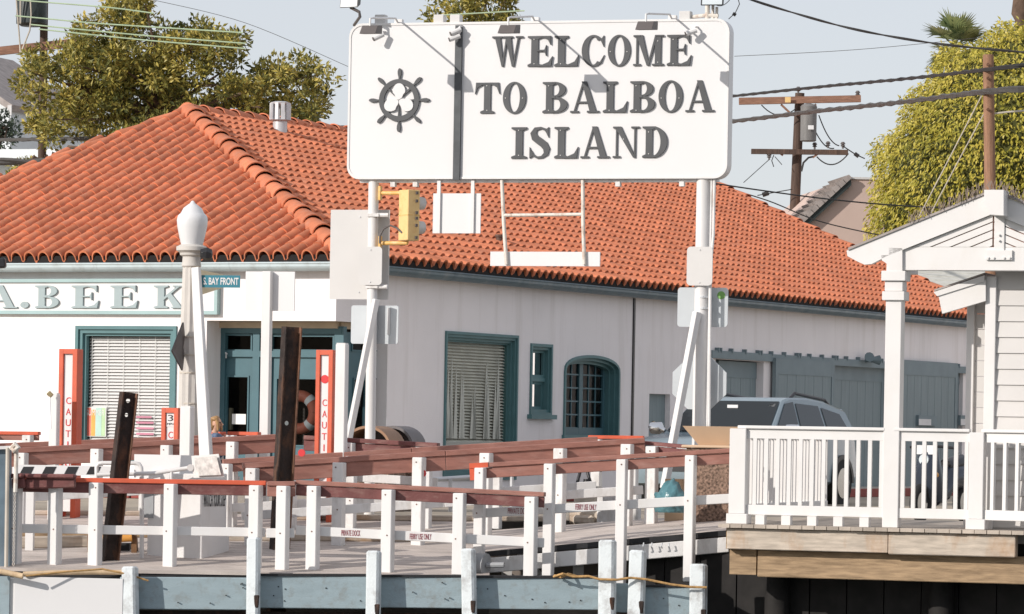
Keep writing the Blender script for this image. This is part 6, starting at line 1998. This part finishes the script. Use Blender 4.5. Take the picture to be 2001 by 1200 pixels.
fc.tube([fp(.10, -.035, 1.53), fp(.128, -.045, 1.49), fp(.10, -.04, 1.475)], [.008, .014, .006], 8)
PE.part('nose', fc, M['skin'], smooth=60)
PE.part('eye', MB().tube([fp(.085, -.078, 1.53), fp(.09, -.083, 1.53)], .010, 8), M['black'])
PE.part('mouth', MB().tube([fp(.095, -.065, 1.45), fp(.102, -.045, 1.45)], .006, 6), mat('lips', (.42, .16, .13), .5))

# ================================================================== POLES AND CABLES
def upole(name, label, xt, yt, xb, yb, Y, r0, m, zb2=-.2):
    t_ = P(xt, yt, Y); b_ = P(xb, yb, Y)
    dirv = (b_ - t_) / (t_.z - b_.z)
    bot = t_ + dirv * (t_.z - zb2)
    T = Thing(name, bot, label, 'utility pole')
    T.part('pole', MB().tube([bot, t_], [r0 * 1.15, r0 * .92], 14), m, smooth=50)
    return T
# far right pole
UP = upole('utility_pole', 'dark utility pole with two crossarms and a grey transformer, beyond the roof', 1563, 182, 1552, 430, 118, .15, M['pole_dark'])
Yp = 117.6
arm1 = UP.part('crossarm', MB().beam(P(1444, 198, Yp), P(1682, 193, Yp), .16, .2), M['arm_wood'])
UP.part('tag', MB().beam(P(1534, 195, Yp - .2), P(1545, 195, Yp - .2), .02, .16), M['amber'], parent=arm1)
arm2 = UP.part('crossarm', MB().beam(P(1468, 296, Yp), P(1657, 298, Yp), .14, .15), M['pole_dark'])
tc = P(1580, 242, 117.5)
UP.part('transformer', MB().lathe(tc + zz(-.5), [(.2, -.02), (.235, 0), (.24, .95), (.25, 1.0), (.2, 1.06), (.05, 1.1)], 16), M['transformer'], smooth=40)
UP.part('transformer_label', MB().beam(P(1579, 249, 117.2), P(1590, 249, 117.2), .02, .12), M['label_white'])
mb = MB()
mb.beam(P(1526, 204, Yp), P(1545, 222, Yp), .05, .06).beam(P(1595, 204, Yp), P(1575, 218, Yp), .05, .06).beam(P(1516, 294, Yp), P(1530, 304, Yp), .04, .05).beam(P(1605, 296, Yp), P(1588, 308, Yp), .05, .06)
UP.part('arm_brace', mb, M['arm_wood'])
ins = MB()
for x, y in ((1676, 184), (1592, 285), (1647, 284), (1618, 283), (1503, 306), (1560, 176)):
    q = P(x, y, Yp); ins.lathe(q + zz(-.1), [(.03, 0), (.03, .06), (.075, .08), (.04, .12), (.08, .14), (.04, .2)], 8)
UP.part('insulator', ins, M['lampgrey'])
jw = MB()
jw.tube(sag(P(1488, 205, Yp), P(1555, 212, Yp), .25), .018, 5).tube(sag(P(1600, 225, Yp), P(1640, 285, Yp), .2), .018, 5).tube(sag(P(1594, 258, Yp), P(1630, 290, Yp), .15), .018, 5)
jw.tube(sag(P(1596, 306, Yp), P(1658, 300, Yp), .28), .02, 5).tube([P(1566, 335, Yp), P(1570, 318, Yp), P(1580, 308, Yp), P(1590, 306, Yp)], .03, 6)
jw.tube([P(1648, 286, Yp), P(1672, 302, Yp), P(1690, 310, Yp)], .018, 5).tube([P(1670, 300, Yp), P(1678, 306, Yp)], .06, 6)
jw.tube([P(1503, 312, Yp), P(1453, 357, Yp)], .012, 5).tube([P(1548, 370, Yp), P(1480, 382, Yp)], .015, 5).tube([P(1490, 381, Yp), P(1502, 377, Yp)], .07, 8)
jw.tube([P(1512, 303, Yp), P(1508, 314, Yp), P(1512, 326, Yp)], .015, 5).tube([P(1514, 306, Yp), P(1528, 322, Yp)], .012, 5)
UP.part('jumper_wire', jw, M['wire'])
# near right pole
NP = upole('utility_pole', 'sunlit brown wooden pole standing behind the pavilion peak', 1931, 107, 1935, 400, 60, .088, M['pole_wood'])
mb = MB()
for y in (126, 153, 172, 214): 
    q = P(1930, y, 59.9); mb.tube([q, q + Vector((0, -.06, 0))], .022, 6)
NP.part('bolt', mb, M['rust_edge'])
# far top-right trunk fragment belongs to a palm; left pole with crossarm and transformer
LPO = upole('utility_pole', 'utility pole with a dark transformer half hidden by the left tree', 87, -30, 82, 320, 98, .105, M['pole_dark'])
LPO.part('crossarm', MB().beam(P(-30, 103, 97.7), P(172, 81, 97.7), .14, .20), M['arm_wood'])
tc = P(62, 10, 97.6)
LPO.part('transformer', MB().lathe(tc + zz(-.52), [(.26, 0), (.30, .03), (.37, .06), (.38, 1.2), (.3, 1.3)], 20), M['transformer_dark'], smooth=40)
mb = MB()
mb.tube([P(31, -10, 97.1), P(35, 38, 97.2), P(39, 88, 97.4), P(40, 110, 97.4)], .02, 6).tube([P(40, -10, 97.1), P(40, 46, 97.2)], .022, 6).tube([P(59, -10, 97.1), P(61, 30, 97.2), P(58, 60, 97.3), P(46, 90, 97.4), P(40, 106, 97.4)], .02, 6)
LPO.part('drop_wire', mb, M['wire_pale'])
def cable(label, pts, r, m, twist=0, Ys=None, name='cable', group=None):
    mb = MB()
    fine = []
    n = len(pts)
    for i in range(n - 1):
        for k in range(8):
            t = k / 8
            p0, p1, p2, p3 = pts[max(i - 1, 0)], pts[i], pts[i + 1], pts[min(i + 2, n - 1)]
            fine.append(tuple(.5 * ((2 * p1[j]) + (-p0[j] + p2[j]) * t + (2 * p0[j] - 5 * p1[j] + 4 * p2[j] - p3[j]) * t * t + (-p0[j] + 3 * p1[j] - 3 * p2[j] + p3[j]) * t ** 3) for j in range(3)))
    fine.append(pts[-1])
    wp2 = [P(*q) for q in fine]
    if not twist:
        mb.tube(wp2, r, 6)
    else:
        for s_ in range(twist):
            L_ = 0; out_ = []
            for i, q in enumerate(wp2):
                if i: L_ += (q - wp2[i - 1]).length
                a = L_ * 3.2 + s_ * 2 * math.pi / twist
                out_.append(q + Vector((0, math.cos(a), math.sin(a))) * r * .75)
            mb.tube(out_, r, 5)
    mb.v = mb.v
    o = solo(name, mb, m, label, 'cable', group)
    return o
cable('upper black cable bundle from the welcome sign to the brown pole', [(1200, 208, 100), (1300, 203, 95), (1432, 188, 86), (1600, 170, 76), (1760, 155, 67), (1922, 137, 60), (2040, 122, 59)], .022, M['wire'], 3)
cable('long grey cable bundle running behind roof and sign to the brown pole', [(-40, 274, 98), (150, 271, 95), (330, 266, 96), (560, 256, 97), (640, 251, 98), (720, 248, 98), (1000, 252, 98), (1300, 249, 94), (1432, 237, 86), (1600, 217, 76), (1760, 200, 67), (1920, 180, 60), (2040, 172, 59)], .032, M['wire_grey'], 3)
cable('thin black twisted cable crossing the upper right sky', [(1440, -10, 66), (1520, 16, 66), (1660, 55, 65), (1800, 81, 64), (1920, 95, 63), (2040, 105, 62)], .013, M['wire'], 2)
cable('black cable from the right sign pole across the beige house', [(1393, 358, 62), (1480, 371, 63), (1600, 387, 64), (1720, 399, 65), (1860, 408, 66)], .012, M['wire'])
cable('black cable along the right hip of the tiled roof', [(1400, 362, 92), (1500, 392, 92), (1600, 432, 92), (1720, 460, 92)], .014, M['wire'])
cable('first pale guy wire running down left from the brown pole', [(1922, 180, 60), (1860, 300, 60.5), (1795, 425, 61)], .009, M['wire_pale'])
cable('second pale guy wire running down left from the brown pole', [(1924, 220, 60), (1870, 320, 60.5), (1815, 425, 61)], .009, M['wire_pale'])
cable('short pale wire running right from the brown pole', [(1942, 222, 60), (1980, 218, 60), (2040, 214, 60)], .014, M['wire_pale'])
cable('lower grey cable ending behind the left hip of the roof', [(-40, 315, 86), (100, 316, 86), (200, 314, 86)], .05, M['wire_grey'], 2)
for k, pts in enumerate(([(34, 0, 92), (95, 5, 92), (215, 15, 92), (300, 26, 92)], [(30, 31, 92), (95, 37, 92), (180, 45, 92), (300, 53, 92), (475, 64, 92)], [(60, 48, 92), (160, 58, 92), (300, 71, 92), (480, 85, 92)], [(76, 57, 92), (180, 68, 92), (300, 80, 92), (480, 95, 92)], [(860, 30, 92), (950, 25, 92), (1025, 21, 92)])):
    cable(['topmost pale green wire left of the tree top', 'second pale green wire crossing the left tree', 'third pale green wire crossing the left tree', 'lowest pale green wire crossing the left tree', 'pale green wire behind the top of the welcome sign'][k], pts, .016, M['wire_green'], group='pale green wires')
for k, pts in enumerate(([(1435, 110, 120), (1700, 95, 120), (2040, 60, 120)], [(300, 0, 120), (480, 45, 120), (680, 130, 120)])):
    cable(['faint hair-thin wire across the right sky', 'faint hair-thin wire left of the welcome sign'][k], pts, .008, M['wire_grey'])

# ================================================================== HOUSES BEHIND
hl = Frame(P(0, 300, 125), 20)
HL = Thing('white_house', hl.w(0, 0, 0), 'white house corner with a dark eave at the left edge', 'house')
a = hl.rect(-160, 200, 20, 360)
HL.part('wall', MB().fbox(hl, a[0], a[1], -6, 0, -.15, a[3]), M['house_white'])
e_ = [hl.at(x, y, .3) for x, y in ((-160, 80), (24, 205), (20, 216), (-160, 100))]
HL.part('roof', MB().prism([hl.w(u, .3, z) for u, z in e_], hl.n * -6.5), M['shingle'])
HL.part('downpipe', MB().beam(P(19, 206, 124.5), P(19, 225, 124.5), .12, .12), M['white'])
hm = Frame(P(60, 320, 112), 20)
HB2 = Thing('balcony_house', hm.w(0, 0, 0), 'white balcony house low behind the left tree', 'house')
a = hm.rect(-120, 285, 110, 350)
HB2.part('wall', MB().fbox(hm, a[0], a[1], -5, -1.2, -.15, a[3] - .1), M['house_white'])
HB2.part('balcony_slab', MB().fbox(hm, a[0], a[1], -1.2, 0, a[3] - .35, a[3] - .1), M['house_white'])
for x in (22, 38, 62, 98):
    h = hm.rect(x, 285, x + 7, 345, 0)
    HB2.part('column', MB().fbox(hm, h[0], h[1], -.15, -.01, -.15, a[3] - .36), M['house_white'])
HB2.part('balcony_rail', MB().fbox(hm, a[0], a[1], -.1, -.02, hm.at(50, 303)[1], hm.at(50, 299)[1]).fbox(hm, a[0], a[1], -.1, -.02, hm.at(50, 318)[1], hm.at(50, 315)[1]), M['house_white'])
h = hm.rect(5, 293, 16, 320, -1.1)
HB2.part('window', MB().fbox(hm, h[0] - .6, h[1], -1.19, -1.12, h[2], h[3]), M['transformer_dark'])
h = hm.rect(96, 296, 120, 330, -1.1)
HB2.part('window', MB().fbox(hm, h[0], h[1], -1.19, -1.12, h[2], h[3]), M['transformer_dark'])
hr_ = Frame(P(1650, 400, 112), -6)
HR = Thing('beige_house', hr_.w(0, 0, 0), 'beige stucco house with a sloping shingle verge beyond the tiled roof', 'house')
pts = [hr_.at(x, y) for x, y in ((1566, 437), (1660, 350), (1860, 350), (1860, 470), (1566, 470))]
low = [(u, z) for u, z in pts[:3]] + [(pts[2][0], -.15), (pts[0][0], -.15)]
HR.part('wall', MB().prism([hr_.w(u, 0, z) for u, z in low], hr_.n * -8), M['house_pink'])
HR.part('parapet_cap', MB().fbox(hr_, pts[1][0], pts[2][0], -.3, .05, pts[1][1], pts[1][1] + .06), M['offwhite'])
dvx = Vector((pts[1][0] - pts[0][0], pts[1][1] - pts[0][1]))
nst = 9
for k in range(-3, nst):
    t0, t1 = k / nst, (k + 1.15) / nst
    q = [(pts[0][0] + dvx.x * t, pts[0][1] + dvx.y * t) for t in (t0, t1)]
    off_ = Vector((-dvx.y, dvx.x)).normalized() * .12
    HR.part('shingle', MB().prism([hr_.w(q[0][0], .25, q[0][1]), hr_.w(q[1][0], .25, q[1][1]), hr_.w(q[1][0] + off_.x * 1.0, .25, q[1][1] + off_.y * 1.0), hr_.w(q[0][0] + off_.x * 1.9, .25, q[0][1] + off_.y * 1.9)], hr_.n * -2), M['shingle'])
HR.part('soffit_board', MB().prism([hr_.w(pts[0][0] - dvx.x * .3, .2, pts[0][1] - dvx.y * .3), hr_.w(pts[1][0], .2, pts[1][1]), hr_.w(pts[1][0] + .02, .2, pts[1][1] - .18), hr_.w(pts[0][0] - dvx.x * .3 + .02, .2, pts[0][1] - dvx.y * .3 - .18)], hr_.n * -.3), M['transformer_dark'])
hg = Frame(P(1830, 540, 92), -10)
pts = [hg.at(x, y) for x, y in ((1640, 395), (1900, 500), (1900, 640), (1640, 640))]
HG = Thing('shingle_house', hg.w(0, 0, 0), 'low house with a pale shingle roof glimpsed below the pavilion beam', 'house')
u_0, u_1 = hg.at(1745, 540)[0], hg.at(2100, 540)[0]
zt_, zb_2 = hg.at(1820, 520)[1], hg.at(1820, 572)[1]
HG.part('wall', MB().fbox(hg, u_0, u_1, -6, 0, -.15, zb_2), M['house_pink'])
for k in range(6):
    z0_, z1_ = zb_2 + (zt_ - zb_2) * k / 6, zb_2 + (zt_ - zb_2) * (k + 1) / 6
    HG.part('shingle_course', MB().hexa([hg.w(u_0, .3 - k * .35, z0_), hg.w(u_1, .3 - k * .35, z0_), hg.w(u_1, -.1 - k * .35, z1_), hg.w(u_0, -.1 - k * .35, z1_),
        hg.w(u_0, .3 - k * .35, z0_ + .03), hg.w(u_1, .3 - k * .35, z0_ + .03), hg.w(u_1, -.1 - k * .35, z1_ + .02), hg.w(u_0, -.1 - k * .35, z1_ + .02)]), M['shingle_pale'])

# ================================================================== TREES
def leaves(pos, ln, wd, dirs, fold=.25, nrm=None):
    """pos (n,3), dirs (n,3) leaf axis; returns a mesh of folded diamonds"""
    n = len(pos)
    d = dirs / np.linalg.norm(dirs, axis=1, keepdims=True)
    r = RNG.normal(size=(n, 3))
    if nrm is not None: r = np.cross(nrm + r * .42, d)
    s = np.cross(d, r) if nrm is None else r.copy(); s /= np.linalg.norm(s, axis=1, keepdims=True)
    nr = np.cross(d, s)
    l = (ln * RNG.uniform(.7, 1.25, n))[:, None]
    w_ = (wd * RNG.uniform(.7, 1.25, n))[:, None]
    v = np.empty((n, 4, 3))
    v[:, 0] = pos
    v[:, 1] = pos + d * l * .45 + s * w_ / 2 + nr * w_ * fold
    v[:, 2] = pos + d * l
    v[:, 3] = pos + d * l * .45 - s * w_ / 2 + nr * w_ * fold
    idx = np.arange(n)[:, None] * 4
    f = np.concatenate([idx + np.array([[0, 1, 2]]), idx + np.array([[0, 2, 3]])], axis=0)
    return v.reshape(-1, 3), f
def inpoly(x, y, poly):
    c = False
    for i in range(len(poly)):
        x1, y1 = poly[i]; x2, y2 = poly[i - 1]
        if (y1 > y) != (y2 > y) and x < (x2 - x1) * (y - y1) / (y2 - y1) + x1: c = not c
    return c
def crown_mesh(T, v, f, m):
    me = bpy.data.meshes.new('crown')
    me.from_pydata((v - np.array(T.base)).tolist(), [], f.tolist())
    return T.part('crown', me, m, kind='stuff')
def clump_tree(name, label, poly, Y, depth, nclump, per, rad, ln, wd, m, trunk, inner=1.0, cat='tree', up=.25):
    base = Vector((P(*trunk[0], Y).x, Y, -.15))
    T = Thing(name, base, label, cat)
    xs = [q[0] for q in poly]; ys = [q[1] for q in poly]
    cs = []
    while len(cs) < nclump:
        x, y = random.uniform(min(xs), max(xs)), random.uniform(min(ys), max(ys))
        if inpoly(x, y, poly):
            cs.append(P(x, y, Y + random.uniform(-depth, depth)))
    allp, alld = [], []
    for c0 in cs:
        r = rad * random.uniform(.55, 1.25)
        n = int(per * random.uniform(.6, 1.3))
        d = RNG.normal(size=(n, 3)); d /= np.linalg.norm(d, axis=1, keepdims=True)
        rr_ = r * RNG.uniform(.15, 1, n) ** .5
        p = np.array(c0) + d * rr_[:, None] * np.array([1, 1, .8])
        allp.append(p); alld.append(d * .8 + RNG.normal(size=(n, 3)) * .6 + np.array([0, 0, up]))
    aln = np.concatenate(alld)
    v, f = leaves(np.concatenate(allp), ln, wd, aln, nrm=RNG.normal(size=aln.shape) * .5 + np.array([-.6, -.45, .5]))
    crown_mesh(T, v, f, m)
    mb = MB()
    hub = P(*trunk[1], Y)
    mb.tube([base, base + (hub - base) * .5 + Vector((.1, .05, 0)), hub], [.26, .22, .17], 10)
    for c0 in random.sample(cs, min(len(cs), 34)):
        m1 = hub + (c0 - hub) * .5 + Vector((random.uniform(-.3, .3), random.uniform(-.3, .3), random.uniform(0, .35)))
        mb.tube([hub, m1, c0], [.08, .045, .014], 6)
    T.part('trunk', mb, M['bark'], smooth=60)
    return T
clump_tree('broadleaf_tree', 'large sunlit olive-leaved tree behind the left of the tiled roof',
    [(32, 150), (60, 105), (110, 92), (142, 96), (152, 55), (205, 28), (215, 2), (240, -30), (280, -20), (292, 20), (280, 50), (310, 60), (345, 24), (362, 58), (410, 45), (470, 62), (480, 100), (468, 130), (500, 122), (535, 115), (555, 145), (590, 92), (618, 105), (640, 140), (658, 165), (640, 205), (610, 255), (560, 270), (480, 262), (400, 240), (330, 262), (240, 290), (150, 262), (110, 285), (62, 262), (52, 205)],
    96, 1.7, 430, 75, .30, .155, .068, M['leafA'], ((300, 900), (320, 230)))
clump_tree('broadleaf_tree', 'leafy tree top showing above the middle of the welcome sign', [(838, 20), (850, -10), (1000, -40), (1010, 10), (1018, 34), (1030, 120), (1000, 200), (860, 205), (820, 130)], 108, 1.5, 200, 60, .28, .15, .065, M['leafA'], ((930, 900), (930, 200)))
clump_tree('dark_shrub', 'dark small-leaved shrub at the left edge below the white house', [(-60, 225), (10, 222), (28, 250), (36, 268), (0, 280), (-60, 285)], 114, .6, 40, 50, .3, .14, .06, M['leafC'], ((-10, 900), (-10, 270)), cat='shrub')
clump_tree('low_shrub', 'yellow-green shrub behind the left hip below the cables', [(30, 330), (70, 318), (110, 330), (150, 300), (190, 290), (200, 310), (60, 372), (20, 370)], 92, .5, 40, 45, .26, .15, .07, M['leafA'], ((100, 900), (100, 330)), cat='shrub')
# dense domed ficus on the right
Yt = 102.0
s_ = F / Yt
cen = P(2045, 390, Yt)
RX, RY, RZ = 335 / s_, 4.4, 350 / s_
FI = Thing('domed_ficus', Vector((cen.x, cen.y, -.15)), 'large dense domed yellow-green ficus behind the pavilion', 'tree')
def ficus_r(d):
    return 1 + .022 * math.sin(d[0] * 41 + d[2] * 19) * math.sin(d[2] * 37 - d[1] * 23) + .045 * math.sin(d[0] * 7 + 1) * math.cos(d[2] * 6) + .03 * math.sin(d[0] * 15 + d[2] * 13) + .02 * math.sin(d[2] * 27 + d[1] * 9)
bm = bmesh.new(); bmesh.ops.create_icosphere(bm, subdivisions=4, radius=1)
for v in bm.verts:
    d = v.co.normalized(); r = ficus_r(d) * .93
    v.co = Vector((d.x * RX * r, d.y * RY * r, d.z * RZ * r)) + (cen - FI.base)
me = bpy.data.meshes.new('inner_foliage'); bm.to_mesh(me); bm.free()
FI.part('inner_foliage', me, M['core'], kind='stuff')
n = 46000
d = RNG.normal(size=(n * 3, 3)); d /= np.linalg.norm(d, axis=1, keepdims=True)
d = d[(d[:, 1] < .35)][:n]
rr = np.array([ficus_r(q) for q in d]) * RNG.uniform(.93, 1.02, len(d))
pos = d * rr[:, None] * np.array([RX, RY, RZ]) + np.array(cen)
dirs = d * .55 + np.array([0, 0, -.75]) + RNG.normal(size=(len(d), 3)) * .38
v, f = leaves(pos, .135, .060, dirs, nrm=d + np.array([-.35, -.3, .25]))
crown_mesh(FI, v, f, M['leafB'])
FI.part('trunk', MB().tube([FI.base, FI.base + zz(2.5)], [.4, .3], 10), M['bark'])
# fan palm
pc = P(1866, 92, 122)
PL = Thing('fan_palm', Vector((pc.x, pc.y, -.15)), 'fan palm showing above the domed ficus', 'palm tree')
PL.part('trunk', MB().tube([PL.base, pc + zz(-.3)], [.3, .2], 10), M['bark'])
for k in range(22):
    a = random.uniform(0, 2 * math.pi); el = random.uniform(-.7, 1.25)
    dv = Vector((math.cos(a) * math.cos(el), math.sin(a) * math.cos(el), math.sin(el)))
    hubp = pc + dv * random.uniform(.35, .65)
    side = dv.cross(Vector((random.uniform(-.3, .3), random.uniform(-.3, .3), 1))).normalized()
    up = side.cross(dv)
    mb = MB().tube([pc, hubp], .018, 5)
    nb_ = 22
    for i in range(nb_):
        t = (i / (nb_ - 1) - .5) * 2.7
        d = (dv * math.cos(t) + side * math.sin(t)).normalized()
        ln_ = .75 * (.75 + .25 * math.cos(t)) * random.uniform(.85, 1.1)
        p1 = hubp + d * ln_ * .6; p2 = hubp + d * ln_ + zz(-.12 * random.random())
        wv = d.cross(up).normalized() * .028
        mb.add([hubp - wv * .3, hubp + wv * .3, p1 + wv, p2, p1 - wv], [(0, 1, 2, 4), (4, 2, 3)])
    PL.part('frond', mb, M['leafP'])
# palm trunk cut by the upper right corner
q = P(1996, 20, 128)
solo('palm_trunk', MB().tube([Vector((q.x, q.y, -.15)), P(1996, 40, 128), P(1995, 28, 128), P(1999, -60, 128)], [.2, .22, .32, .2], 10), M['bark'], 'shaggy palm trunk cut by the upper right corner', 'palm tree', smooth=50)
